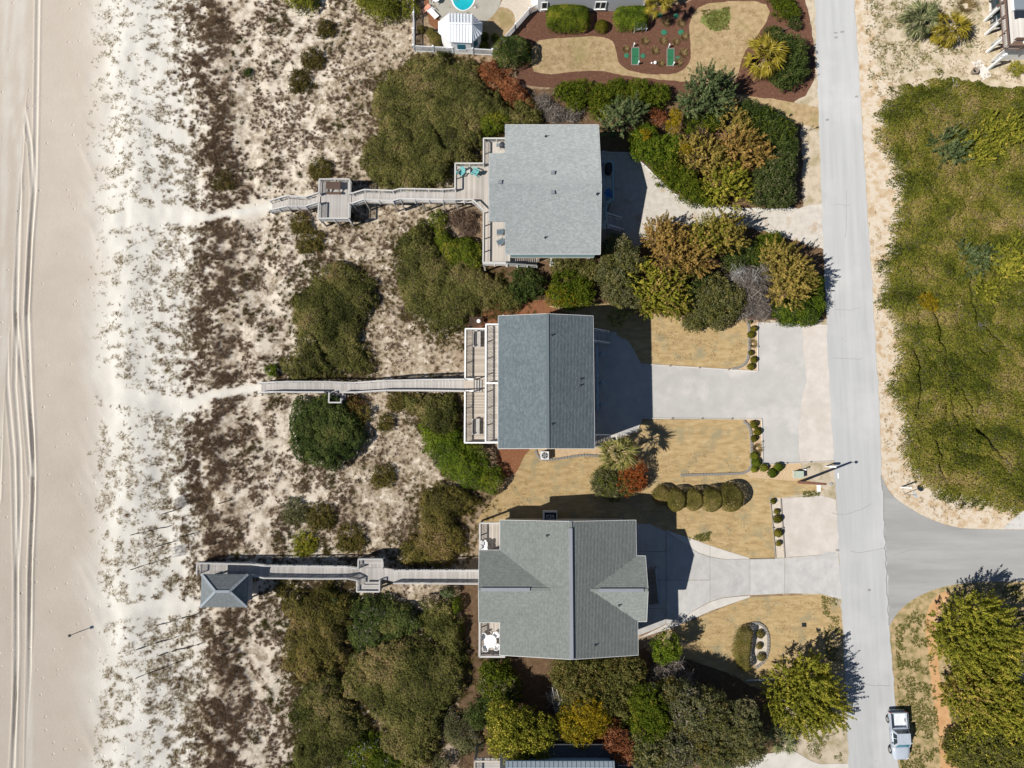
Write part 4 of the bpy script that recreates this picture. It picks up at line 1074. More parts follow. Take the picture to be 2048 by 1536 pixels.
block_border([(1500, 1246), (1520, 1246), (1535, 1262), (1537, 1292), (1531, 1320), (1512, 1335)], 'curved stone edge of the pebble bed on the south lawn')

# ------------------------------------------------------------------ boardwalks over the dune
def walkway(name, label, st, bal_n=None, bal_s=None, rmat='rail_wood', mat='old_wood', gaps=()):
    """st: stations (upper rail px, py), (lower rail px, py), floor z"""
    L3 = []
    for (ax, ay), (bx_, by_), z in st:
        a = P(ax, ay, z + 1); b_ = P(bx_, by_, z + 1)
        x = (a.x + b_.x) / 2
        L3.append((x, a.y, b_.y, z))
    t = thing(name, (L3[0][0], L3[0][1], 0), label, 'boardwalk', 'dune boardwalks')
    for (xa, na, sa, za), (xb, nb, sb, zb) in zip(L3[:-1], L3[1:]):
        L = math.hypot(xb - xa, zb - za); k = max(1, round(L / .152))
        for i in range(k):
            f = (i + .5) / k
            x = xa + (xb - xa) * f; n_ = na + (nb - na) * f; s_ = sa + (sb - sa) * f; z = za + (zb - za) * f
            w = (xb - xa) / k * .92
            beam('deck_board', M[mat], t, (x, s_ + .02, z - .02), (x, n_ - .02, z - .02), w, .04, up=Vector((-(zb - za), 0, xb - xa)).normalized())
        for yv in ((na, nb), (sa, sb)):
            beam('joist', M['post_wood'], t, (xa, yv[0], za - .14), (xb, yv[1], zb - .14), .06, .2)
        k = max(1, int((xb - xa) / 2.2))
        for i in range(k):
            f = i / k
            x = xa + (xb - xa) * f; z = za + (zb - za) * f
            for yv in (na + (nb - na) * f, sa + (sb - sa) * f):
                g = gz1(x, yv)
                if z - g > .3: box('piling', M['post_wood'], t, (x, yv, (z + g) / 2 - .2), (.14, .14, z - g + .3))
    for side, bal in ((1, bal_n), (2, bal_s)):
        run = []
        for k, s in enumerate(L3):
            run.append((s[0], s[side], s[3]))
            if (side, k) in gaps:
                if len(run) > 1: rail(t, run, 1.0, rmat, bal, cap=.14, mid=(.35, .68) if not bal else (.1,))
                run = []
        if len(run) > 1: rail(t, run, 1.0, rmat, bal, cap=.14, mid=(.35, .68) if not bal else (.1,))
    return t
walkway('boardwalk', 'northern grey boardwalk that steps down across the dune to a sand path', [
    ((538, 401), (539, 420), .25), ((573.5, 391), (573.5, 412), 1.2), ((609, 393.5), (612, 412), 1.15), ((635.5, 385), (635.5, 404), 1.9)], None, None)
walkway('boardwalk', 'northern grey boardwalk between the bench platform and the deck of the pale roofed house', [
    ((697, 386), (695, 407), 1.9), ((705, 386), (705, 406), 1.95), ((728, 379), (728, 398), 2.6), ((784.5, 381), (786, 401), 2.55), ((800, 377), (800, 397), 2.85), ((885, 378.5), (885, 399), 2.9), ((910, 377), (910, 399), 2.9)], .15, None)
# bench platform
ZP = 2.0; rp = ZP + 1
a = P(638.5, 358, rp); b_ = P(697, 436.5, rp)
pt = thing('bench_platform', ((a.x + b_.x) / 2, (a.y + b_.y) / 2, 0), 'square railed platform with a brown bench half way along the northern boardwalk', 'platform')
boards(pt, a.x, b_.x, b_.y, a.y, ZP, 'y', M['old_wood'])
n1, n2 = P(638, 385, rp).y, P(638, 404, rp).y
rail(pt, [(a.x, n1, ZP), (a.x, a.y, ZP), (b_.x, a.y, ZP), (b_.x, n1, ZP)], 1.0, 'rail_wood', .12)
rail(pt, [(a.x, n2, ZP), (a.x, b_.y, ZP), (b_.x, b_.y, ZP), (b_.x, P(697, 407, rp).y, ZP)], 1.0, 'rail_wood', .12)
stilts(pt, [(a.x + .1, a.y - .1), (b_.x - .1, a.y - .1), (a.x + .1, b_.y + .1), (b_.x - .1, b_.y + .1), ((a.x + b_.x) / 2, b_.y + .1)], ZP - .05, zb=-.2)
for yv in (a.y - .05, b_.y + .05): beam('joist', M['post_wood'], pt, (a.x, yv, ZP - .15), (b_.x, yv, ZP - .15), .06, .22)
c = P(667.5, 372, ZP + .5)
tb = thing('picnic_table', (c.x, c.y, ZP), 'brown slatted picnic table on the bench platform of the northern boardwalk', 'table')
for k in range(5): box('table_slat', M['brown_wood'], tb, (c.x, c.y + .32 - k * .17, ZP + .74), (1.62, .155, .045))
for q in (-1, 1):
    for k in range(2): box('seat_slat', M['brown_wood'], tb, (c.x, c.y - .02 + q * (.72 + .13 * k), ZP + .44), (1.62, .12, .045))
    beam('leg', M['brown_wood'], tb, (c.x + q * .6, c.y + .75, ZP), (c.x + q * .6, c.y + .25, ZP + .72), .08, .09); beam('leg', M['brown_wood'], tb, (c.x + q * .6, c.y - .8, ZP), (c.x + q * .6, c.y - .3, ZP + .72), .08, .09)
    beam('brace', M['brown_wood'], tb, (c.x + q * .6, c.y - .85, ZP + .40), (c.x + q * .6, c.y + .82, ZP + .40), .05, .09)

walkway('boardwalk', 'long straight boardwalk from the slate roofed house to the dune path', [
    ((516, 766), (516, 785), .3), ((547, 764), (548, 783.5), 1.0), ((580, 763), (580, 784), 1.1), ((640, 763.3), (657, 784.2), 1.15), ((683, 764.5), (683, 784.4), 1.15), ((708, 765.2), (708, 784.4), 1.2), ((770, 761), (766, 780.6), 2.1), ((830, 759.5), (830, 780.5), 2.5), ((929, 758.5), (929, 781.8), 3.42)], None, None, 'rail_wood', 'old_wood', gaps={(2, 3)})
ZB = 1.1
bo = thing('railed_landing', (*XY(669, 795, ZB), 0), 'tiny railed landing with steps on the south side of the long straight boardwalk', 'landing')
a, b_ = P(658, 785, ZB + 1), P(681.5, 805, ZB + 1)
boards(bo, a.x, b_.x, b_.y, a.y, ZB - .2, 'x', M['old_wood'])
rail(bo, [(a.x, a.y, ZB), (a.x, b_.y, ZB), (b_.x, b_.y, ZB), (b_.x, P(681, 797, ZB + 1).y, ZB)], 1.0, 'rail_wood', .14)
stilts(bo, [(a.x + .1, b_.y + .1), (b_.x - .1, b_.y + .1)], ZB - .2, zb=-.1)
for k in range(4): box('tread', M['deck_wood'], bo, (b_.x + .1 + k * .26, (a.y + b_.y) / 2, ZB - .3 - k * .2), (.25, .8, .04))

walkway('boardwalk', 'southern boardwalk from the grey green roofed house to the beach gazebo', [
    ((503, 1129), (502, 1151), 1.35), ((528.5, 1132), (528.5, 1156.5), 1.7), ((640, 1133.5), (640, 1158), 1.85), ((695, 1134.5), (693, 1157.5), 1.8), ((714, 1138), (713, 1161), 1.5), ((763, 1138), (759, 1161.5), 1.5), ((789.5, 1142), (784.5, 1167), 1.9), ((860, 1142), (860, 1167.5), 2.3), ((957, 1142), (957, 1168), 2.7)], .3, .16, gaps={(1, 4), (1, 5), (2, 4), (2, 5)})
# two bays with benches
ZQ = 1.5
by = thing('bench_bay', (*XY(740, 1128, ZQ), 0), 'north bay with a bench beside the southern boardwalk', 'platform', 'bench bays')
a, b_ = P(716.5, 1118.5, ZQ + 1), P(764, 1138, ZQ + 1)
boards(by, a.x, b_.x, b_.y, a.y, ZQ, 'y', M['old_wood'])
rail(by, [(a.x, b_.y, ZQ), (a.x, a.y, ZQ), (b_.x, a.y, ZQ), (b_.x, b_.y, ZQ)], 1.0, 'rail_wood', .15)
for k in range(3): box('bench_slat', M['old_wood'], by, ((a.x + b_.x) / 2, a.y - .15 - .16 * k, ZQ + .45), (b_.x - a.x - .2, .14, .04))
stilts(by, [(a.x + .1, a.y - .1), (b_.x - .1, a.y - .1)], ZQ, zb=-.2)
by = thing('bench_bay', (*XY(737, 1172, ZQ), 0), 'south bay with two benches beside the southern boardwalk', 'platform', 'bench bays')
a, b_ = P(714, 1161, ZQ + 1), P(758.5, 1183.5, ZQ + 1)
boards(by, a.x, b_.x, b_.y, a.y, ZQ, 'y', M['old_wood'])
rail(by, [(a.x, a.y, ZQ), (a.x, b_.y, ZQ), (b_.x, b_.y, ZQ), (b_.x, a.y, ZQ)], 1.0, 'rail_wood', .15)
for k in range(4): box('bench_slat', M['old_wood'], by, ((a.x + b_.x) / 2, b_.y + .12 + .15 * k, ZQ + .6), (b_.x - a.x - .2, .135, .04))
for k in range(3): box('bench_slat', M['old_wood'], by, ((a.x + b_.x) / 2 + .3, a.y - .3 - .15 * k, ZQ + .45), (b_.x - a.x - .9, .135, .04))
stilts(by, [(a.x + .1, b_.y + .1), (b_.x - .1, b_.y + .1)], ZQ, zb=-.2)

# gazebo at the seaward end
ZGZ, ZGE, ZGR = 1.35, 3.6, 4.75
gN, gS = P(450, 1148.5, ZGE).y, P(450, 1214.5, ZGE).y
gW, gE = P(402, 1180, ZGE).x, P(495, 1180, ZGE).x
ga = thing('gazebo', ((gW + gE) / 2, (gN + gS) / 2, 0), 'beach gazebo with blue grey hipped shingle roof at the seaward end of the southern boardwalk', 'gazebo')
rw, re, ry = P(431, 1183, ZGR).x, P(459, 1183, ZGR).x, P(445, 1183, ZGR).y
zt = lambda v0, v1: (lambda v: ZGE + (ZGR - ZGE) * (v - v0) / (v1 - v0))
fN, fS, fW, fE = zt(gN, ry), zt(gS, ry), zt(gW, rw), zt(gE, re)
roof_plane(ga, [(gW, gN), (gE, gN), (re, ry), (rw, ry)], lambda x, y: fN(y), 'x', 'shingle_blue')
roof_plane(ga, [(gW, gS), (gE, gS), (re, ry), (rw, ry)], lambda x, y: fS(y), 'x', 'shingle_blue')
roof_plane(ga, [(gW, gN), (gW, gS), (rw, ry)], lambda x, y: fW(x), 'y', 'shingle_blue')
roof_plane(ga, [(gE, gN), (gE, gS), (re, ry)], lambda x, y: fE(x), 'y', 'shingle_blue')
for c0, c1 in (((gW, gN), rw), ((gW, gS), rw), ((gE, gN), re), ((gE, gS), re)):
    cap_line(ga, (*c0, ZGE), (c1, ry, ZGR), 'hip_shingle', .26, name='hip_cap')
cap_line(ga, (rw, ry, ZGR), (re, ry, ZGR), 'hip_shingle', .26)
for xx in (gW + .5, gE - .5):
    for yy in (gN - .5, gS + .5): box('post', M['rail_wood'], ga, (xx, yy, (ZGE + 0) / 2), (.16, .16, ZGE))
boards(ga, gW + .4, gE - .3, gS + .4, gN, ZGZ, 'y', M['old_wood'])
a, b_ = P(394, 1126.5, ZGZ + 1), P(502, 1148, ZGZ + 1)
boards(ga, a.x, b_.x, P(450, 1150, ZGZ).y, a.y, ZGZ, 'y', M['old_wood'])
rail(ga, [(b_.x, P(503, 1129, ZGZ + 1).y, ZGZ), (a.x, a.y, ZGZ), (a.x, P(392, 1149, ZGZ + 1).y, ZGZ)], 1.0, 'rail_wood', .16)
rail(ga, [(gW + .4, gN - .4, ZGZ), (gW + .4, gS + .4, ZGZ), (gE - .4, gS + .4, ZGZ), (gE - .4, gN - .4, ZGZ)], 1.0, 'rail_wood', .16)
stilts(ga, [(a.x + .1, a.y - .1), ((a.x + b_.x) / 2, a.y - .1)], ZGZ, zb=-.2)

# ------------------------------------------------------------------ north neighbour: house wall, pool, pool house, fence
wS = P(1180, 22.5).y
NX0, NX1 = P(1076, 22).x, P(1285, 20).x
nh = thing('beach_house', ((NX0 + NX1) / 2, wS + 4, 0), 'pale grey clapboard house at the top edge, only its wall and windows in view', 'house', 'beach houses')
for k in range(34):
    box('clapboard', M['siding_grey'], nh, ((NX0 + NX1) / 2, wS + .02 + .004 * (k % 2), .1 + k * .17), (NX1 - NX0, .05, .163))
box('wall', M['siding_grey'], nh, ((NX0 + NX1) / 2, wS + 5.1, 2.95), (NX1 - NX0 - .04, 10.0, 5.8))
box('corner_board', M['white_paint'], nh, (NX0 + .35, wS + .01, 2.9), (.9, .1, 5.8)); box('corner_board', M['white_paint'], nh, (NX1 - .04, wS, 2.9), (.14, .1, 5.8))
roof_plane(nh, [(NX0 - .4, wS - .5), (NX1 + .4, wS - .5), (NX1 + .4, wS + 5), (NX0 - .4, wS + 5)], lambda x, y: 5.85 + (y - wS + .5) * .35, 'x', 'shingle_pale')
roof_plane(nh, [(NX0 - .4, wS + 10.5), (NX1 + .4, wS + 10.5), (NX1 + .4, wS + 5), (NX0 - .4, wS + 5)], lambda x, y: 7.775 - (y - wS - 5) * .35, 'x', 'shingle_pale')
window(nh, (P(1089, 10, .9).x, wS - .03, 1.15), .55, 1.1, 's'); window(nh, (P(1201, 12, 1.1).x, wS - .03, 1.2), 1.15, 1.15, 's', double=True)
prism('stoop', M['white_paint'], nh, [XY(1062, -20), XY(1082, -20), XY(1082, 24), XY(1062, 8)], 0, .5)
# pool
pl = chaikin(poly([(900, -60), (901, -5), (905, 9), (914, 19), (926, 23), (938, 19), (948, 9), (952, -5), (953, -60)]), 2)
sp_ = thing('swimming_pool', (pl[0][0], pl[0][1], 0), 'turquoise swimming pool with white coping cut off by the top edge', 'pool')
pc = np.array(pl).mean(0)
prism('coping', M['white_paint'], sp_, [tuple(pc + (np.array(p) - pc) * 1.0) for p in pl], .0, .07)
prism('pool_water', M['water'], sp_, [tuple(pc + (np.array(p) - pc) * np.array([.885, .962])) for p in pl], .0, .075)
# pool house
ph = thing('pool_house', (*XY(920, 62, 0), 0), 'white pool house with an eight sided standing seam metal roof', 'pavilion')
ze, zr_ = 2.7, 3.9
pe = [XY(876.5, 43.5, ze), XY(898.7, 25.7, ze), XY(943.5, 27.7, ze), XY(964.8, 46, ze), XY(964, 67, ze), XY(943, 85.7, ze), XY(899, 83.7, ze), XY(876.5, 64.6, ze)]
rA, rB = XY(899, 46.5, zr_), XY(943.5, 48.2, zr_)
rV = [(*p, ze) for p in pe] + [(*rA, zr_), (*rB, zr_)] + [(*p, ze - .12) for p in pe]
mesh('roof', rV, [(2, 1, 8, 9), (6, 5, 9, 8), (1, 0, 8), (0, 7, 8), (7, 6, 8), (3, 2, 9), (4, 3, 9), (5, 4, 9)] + [(i, (i + 1) % 8, 10 + (i + 1) % 8, 10 + i) for i in range(8)] + [tuple(range(10, 18))], M['metal_roof_white'], ph)
vz = Vector((0, 0, .03))
def seam(a, b_): beam('seam', M['metal_roof_white'], ph, Vector(a) + vz, Vector(b_) + vz, .035, .07)
for k in range(1, 7):
    f = k / 7
    top = Vector((*rA, zr_)).lerp(Vector((*rB, zr_)), f)
    seam(Vector((*pe[1], ze)).lerp(Vector((*pe[2], ze)), f), top); seam(Vector((*pe[6], ze)).lerp(Vector((*pe[5], ze)), f), top)
for i, apex in ((1, rA), (2, rB), (3, rB), (4, rB), (5, rB), (6, rA), (0, rA), (7, rA)):
    beam('hip_cap', M['metal_roof_white'], ph, Vector((*pe[i], ze)) + vz, Vector((*apex, zr_)) + vz, .12, .05)
for (i, j) in ((2, 3), (3, 4), (4, 5)):
    for f in (.25, .5, .75):
        a = Vector((*pe[i], ze)).lerp(Vector((*pe[j], ze)), f); seam(a, a.lerp(Vector((*rB, zr_)), .8))
beam('ridge_cap', M['metal_roof_white'], ph, Vector((*rA, zr_)) + vz, Vector((*rB, zr_)) + vz, .2, .06)
cc = np.mean(np.array(pe), 0)
inn = [tuple(cc + (np.array(p) - cc) * .9) for p in pe]
prism('wall', M['white_paint'], ph, inn, 0, ze - .1)
for i, j in ((6, 5), (5, 4)):
    a = Vector((*inn[i], 1.2)); b_ = Vector((*inn[j], 1.2)); d = (b_ - a); nrm = Vector((d.y, -d.x, 0)).normalized()
    if nrm.dot(Vector((*(np.array(inn[i]) - cc), 0))) < 0: nrm = -nrm
    w_ = thing_part('window', ph, (a + b_) / 2)
    beam('pane', M['glass_blue'], w_, a.lerp(b_, .3) + nrm * .02 + Vector((0, 0, .3)), a.lerp(b_, .7) + nrm * .02 + Vector((0, 0, .3)), .03, 1.0)
    beam('sill', M['white_trim'], w_, a.lerp(b_, .27) + nrm * .05 - Vector((0, 0, .25)), a.lerp(b_, .73) + nrm * .05 - Vector((0, 0, .25)), .1, .06)
# white picket fence round the pool yard
fe = thing('picket_fence', (*XY(828, 96), 0), 'white vinyl picket fence enclosing the pool yard', 'fence')
def pickets(a, b_, h=1.25, gap=.13, solid=False):
    a, b_ = Vector((*XY(*a), 0)), Vector((*XY(*b_), 0)); L = (b_ - a).length; k = max(1, round(L / 2.2)); up = Vector((0, 0, 1))
    for i in range(k + 1):
        p = a.lerp(b_, i / k); o = box('post', M['white_vinyl'], fe, (p.x, p.y, h / 2 + .05), (.14, .14, h + .1))
        box('post_cap', M['white_vinyl'], o, (0, 0, 0), (1, 1, 1)); c_ = o.children[0]; c_.location = (0, 0, .515); c_.scale = (1.35, 1.35, .03)
    for z in (.12, h - .08): beam('rail', M['white_vinyl'], fe, a + up * z, b_ + up * z, .06, .12)
    n = int(L / gap)
    for i in range(n):
        p = a.lerp(b_, (i + .5) / n); box('picket', M['white_vinyl'], fe, (p.x, p.y, h / 2), (.07, .03, h - .15), math.atan2(b_.y - a.y, b_.x - a.x))
pickets((830, -25), (829, 103)); pickets((829, 103), (985, 111)); pickets((985, 111), (1003, 92)); pickets((1003, 92), (1058, 30)); pickets((1058, 30), (1076, 20))

# ------------------------------------------------------------------ south neighbour at the bottom edge, north-east neighbour
zb1, zb2 = 5.0, 7.2
sx0, sx1 = P(1000, 1500, zb1).x, P(1335, 1500, zb1).x
sN, sM = P(1100, 1488, zb1).y, P(1100, 1600, zb1).y
sh_ = thing('beach_house', ((sx0 + sx1) / 2, sM, 0), 'dark roofed house at the bottom edge with blue standing seam metal over its sea end', 'house', 'beach houses')
roof_plane(sh_, [(sx0, sM), (sx1, sM), (sx1, sN), (sx0, sN)], lambda x, y: zb1 + (sN - y) * .12, 'x', 'shingle_dark')
box('wall', M['siding_blue'], sh_, ((sx0 + sx1) / 2, (sM + sN) / 2 - .3, zb1 / 2 - .1), (sx1 - sx0 - .8, sN - sM - .6, zb1))
mx0, mx1, mN, mS = P(1011, 1530, zb2).x, P(1229, 1530, zb2).x, P(1100, 1523.5, zb2).y, P(1100, 1600, zb2).y
V = [(mx0, mN, zb2), (mx1, mN, zb2), (mx1, mS, zb2 + .9), (mx0, mS, zb2 + .9)]
mesh('metal_roof', V + [(a, b_, z - .15) for a, b_, z in V], [(3, 2, 1, 0), (4, 5, 6, 7), (0, 1, 5, 4), (1, 2, 6, 5), (2, 3, 7, 6), (3, 0, 4, 7)], M['metal_roof_blue'], sh_)
for k in range(24):
    x = mx0 + (k + .5) * (mx1 - mx0) / 24; beam('seam', M['metal_roof_blue'], sh_, (x, mN, zb2 + .03), (x, mS, zb2 + .93), .035, .06)
box('wall', M['siding_blue'], sh_, ((mx0 + mx1) / 2, (mN + mS) / 2 - .2, (zb1 + zb2) / 2), (mx1 - mx0 - .4, mN - mS - .5, zb2 - zb1 + .3))
for k in range(4): window(sh_, (sx0 + 2.5 + k * 3.6, sN - .6, 3.4), 1.0, 1.2, 'n')
fascia(sh_, [((mx0, mN + .02, zb2 - .02), (mx1, mN + .02, zb2 - .02))], 'siding_blue')
p = P(1246, 1524, 5.3); box('skylight', M['glass'], sh_, (p.x, p.y, zb1 + (sN - p.y) * .12 + .1), (.8, .5, .1))
for q in (-1, 1):
    box('skylight_frame', M['white_trim'], sh_, (p.x + q * .46, p.y, zb1 + (sN - p.y) * .12 + .1), (.1, .72, .16)); box('skylight_frame', M['white_trim'], sh_, (p.x, p.y + q * .31, zb1 + (sN - p.y) * .12 + .1), (.8, .1, .16))
bd = thing('wooden_deck', (*XY(980, 1535, 4), 0), 'grey deck with a yellow wood rail at the bottom edge', 'deck', 'house decks')
a, b_ = P(949, 1523, 5), P(1012, 1600, 5)
boards(bd, a.x, b_.x, b_.y, a.y, 4, 'x', M['old_wood'])
rail(bd, [(b_.x, a.y, 4), (a.x, a.y, 4), (a.x, b_.y, 4)], 1.0, 'deck_tan', .14)
stilts(bd, [(a.x + .1, a.y - .1), (b_.x - .1, a.y - .1)], 4)
# north-east
zd = 3.2; rd = zd + 1
nd = thing('wooden_deck', (*XY(2040, 60, zd), 0), 'raised brown railed deck on white slanted struts at the north-east corner', 'deck', 'house decks')
ax, ay = XY(2007, 98, zd)
boards(nd, ax, ax + 6, ay, ay + 9, zd, 'y', M['old_wood'], pitch=.2, w=.19)
rx_, ry_ = XY(2005, 108, rd)
rx_ = P(2004, 60, rd).x
rail(nd, [(rx_ + 6, ay - .1, zd), (ax - .1, ay - .1, zd), (ax - .1, ay + 9, zd)], 1.0, 'brown_wood', .22, cap=.2)
for q in (124, 89, 52, 24):
    beam('strut', M['white_paint'], nd, P(1981, q, 0), (ax + .1, P(2010, q - 16, zd).y, zd - .2), .16, .2)
    box('piling', M['white_paint'], nd, (ax + .3, P(2010, q - 16, zd).y, zd / 2), (.25, .25, zd))
box('skirt', M['white_paint'], nd, (ax + 3.4, ay + .6, 1.3), (5, .1, 2.6))
neh = thing('beach_house', (*XY(2060, -20, 5), 0), 'house with pale blue grey metal roof corner at the north-east edge', 'house', 'beach houses')
c0 = P(2027, 20, 6)
box('wall', M['white_paint'], neh, (c0.x + 7.8, c0.y + 6.2, 4.55), (9, 9, 2.7))
stilts(neh, [(c0.x + 3.6 + i * 4.2, c0.y + 2 + j * 4.2) for i in range(3) for j in range(3)], 3.25, mat='white_trim', s=.3)
window(neh, (c0.x + 6, c0.y + 1.7, 4.6), 1.2, 1.2, 's')
box('roof', M['metal_roof_blue'], neh, (c0.x + 5, c0.y + 5, 6.05), (10, 10, .22))
beam('fascia', M['white_paint'], neh, (c0.x - .06, c0.y - .1, 6.0), (c0.x - .06, c0.y + 10, 6.0), .2, .3)
wb = thing('wooden_bench', (*P(2035, 92, zd), ), 'brown slatted bench with a white pillow on the north-east deck', 'bench')
pb = P(2034, 92, zd)
for k in range(3): box('slat', M['brown_wood'], wb, (pb.x, pb.y + k * .16 - .1, zd + .45), (1.4, .14, .05))
box('slat', M['brown_wood'], wb, (pb.x, pb.y + .4, zd + .75), (1.4, .05, .5))
for q in (-.6, .6): box('leg', M['brown_wood'], wb, (pb.x + q, pb.y + .06, zd + .22), (.08, .4, .44))
box('cushion', M['white_plastic'], wb, (pb.x + .5, pb.y + .1, zd + .55), (.3, .3, .14))
sl_ = sheet('concrete_slab', [(1943, 124), (1960, 119), (1984, 152), (1966, 160)], 3, M['concrete_pale'])

# ------------------------------------------------------------------ foliage
TRI = [0]
def leaf_quads(c, nrm, L, W, rng, tilt=.8, wind=None, windw=0.0):
    n = len(c)
    nn_ = nrm + tilt * rng.normal(size=(n, 3)); nn_ /= np.linalg.norm(nn_, axis=1, keepdims=True) + 1e-9
    t = rng.normal(size=(n, 3))
    if wind is not None: t = t * (1 - windw) + np.array(wind) * windw * 1.7
    t -= (t * nn_).sum(1, keepdims=True) * nn_; t /= np.linalg.norm(t, axis=1, keepdims=True) + 1e-9
    b = np.cross(nn_, t)
    s = (.65 + .7 * rng.random((n, 1)))
    t = t * L / 2 * s; b = b * W / 2 * s
    TRI[0] += n
    return np.stack([c - t * .9 + b, c - t * .9 - b, c + t * 1.1], 1)
def tone_of(c, rng, seed, patch=6.0, base=.0, spread=.5):
    return base + .55 * (fbm(c[:, 0] / patch, c[:, 1] / patch, seed, 3) - .5) * 2 + .5 + spread * (rng.random(len(c)) - .5)
def blades(x, y, z0, n_each, ln, wd, rng, lean=(0, 0), spread=.8, up=.8):
    k = len(x); ii = np.repeat(np.arange(k), n_each); m = len(ii)
    L_ = ln[ii] * (.5 + .7 * rng.random(m))
    ph = rng.random(m) * 6.283
    d = np.stack([np.cos(ph) * spread + lean[0], np.sin(ph) * spread + lean[1], up * (.4 + rng.random(m))], -1); d /= np.linalg.norm(d, axis=1, keepdims=True)
    off = .28 * ln[ii] * np.sqrt(rng.random(m)); p2 = rng.random(m) * 6.283
    b = np.stack([x[ii] + off * np.cos(p2), y[ii] + off * np.sin(p2), z0[ii] - .02], -1)
    tip = b + d * L_[:, None]
    s = np.cross(d, rng.normal(size=(m, 3))); s /= np.linalg.norm(s, axis=1, keepdims=True) + 1e-9
    s *= wd
    TRI[0] += m
    return np.stack([b - s, b + s, tip], 1), ii
class Blob:
    """canopy surface over a plan outline"""
    def __init__(s, pl, h, edge, lump, lumph, jag, seed, slope=None):
        s.cuts = []; s.pl = np.array(pl); s.h, s.edge, s.lump, s.lumph, s.jag, s.seed, s.slope = h, edge, lump, lumph, jag, seed, slope
    def H(s, x, y):
        d = signed_dist(x, y, s.pl)
        if s.jag: d = d + .2 * min(1, s.jag * 1.5) + s.jag * (1.3 * (fbm(x / .55, y / .55, s.seed + 3) - .5) + 2.2 * (fbm(x / 2.2, y / 2.2, s.seed + 13, 2) - .5))
        f = np.clip(d / s.edge, 0, 1); p = np.sqrt(np.clip(1 - (1 - f) ** 2, 0, 1))
        h = s.h * p * (.75 + .5 * fbm(x / 3.5, y / 3.5, s.seed, 2))
        for ct, wd in s.cuts: h = h * (1 - .42 * np.exp(-(polyline_dist(x + .9 * (vnoise(x, y, 5) - .5), y + .9 * (vnoise(x, y, 6) - .5), ct) / (wd * (.25 + 1.2 * vnoise(x / 2, y / 2, 8)))) ** 2))
        if s.lumph:
            w, _ = worley(x, y, s.lump, s.seed)
            h = h + s.lumph * (np.sqrt(np.clip(1 - (w / .85) ** 2, 0, 1)) - .45) * p
        return h, d
def blob_leaves(b, dens, L, W, tilt, wind=None, windw=0.0, rng=None, tone=None, patch=5.0, spread=.55, base=0.0, depth=.16):
    lo = b.pl.min(0) - b.jag * 1.6; hi = b.pl.max(0) + b.jag * 1.6
    n = int(np.prod(hi - lo) * dens * 2.2)
    x = lo[0] + rng.random(n) * (hi[0] - lo[0]); y = lo[1] + rng.random(n) * (hi[1] - lo[1])
    h, d = b.H(x, y)
    ok = (d > 0) & (rng.random(n) < .25 + d / (b.jag * 1.1 + .01)); x, y, h, d = x[ok], y[ok], h[ok], d[ok]
    e = .06
    hx = (b.H(x + e, y)[0] - h) / e; hy = (b.H(x, y + e)[0] - h) / e
    g = np.sqrt(1 + np.clip(hx, -4, 4) ** 2 + np.clip(hy, -4, 4) ** 2)
    ok = rng.random(len(x)) < np.minimum(1, g / 2.2)
    x, y, h, hx, hy = x[ok], y[ok], h[ok], hx[ok], hy[ok]
    nrm = np.stack([-np.clip(hx, -4, 4), -np.clip(hy, -4, 4), np.ones_like(hx)], -1); nrm /= np.linalg.norm(nrm, axis=1, keepdims=True)
    z = np.maximum(h - depth * rng.random(len(x)) ** 1.5 * 1.6, .04) + gz(x, y)
    c = np.stack([x, y, z], -1)
    t = tone_of(c, rng, b.seed + 60, patch, base, spread)
    if b.lumph:
        _, idv = worley(x, y, b.lump, b.seed); t = t + .34 * (idv - .5)
    return leaf_quads(c, nrm, L, W, rng, tilt, wind, windw), t
def circle(px, py, r, z=0.0, ry=None, n=18, rot=0):
    ry = ry or r
    c = XY(px, py, z); k = 17.4
    return [(c[0] + r / k * math.cos(2 * math.pi * i / n) * math.cos(rot) - ry / k * math.sin(2 * math.pi * i / n) * math.sin(rot),
             c[1] + r / k * math.cos(2 * math.pi * i / n) * math.sin(rot) + ry / k * math.sin(2 * math.pi * i / n) * math.cos(rot)) for i in range(n)]
def stems(parent, x, y, h, r, seed, n=5):
    rr = random.Random(seed)
    g = gz1(x, y)
    sp = []
    for k in range(n):
        a = 2 * math.pi * k / n + rr.random(); q = r * (.35 + .4 * rr.random())
        sp.append(([(x, y, g - .1), (x + math.cos(a) * q * .4, y + math.sin(a) * q * .4, g + h * .45), (x + math.cos(a) * q, y + math.sin(a) * q, g + h * .8)], [.06, .045, .02]))
    return tubes('stem', M['bark'], parent, sp, 5)
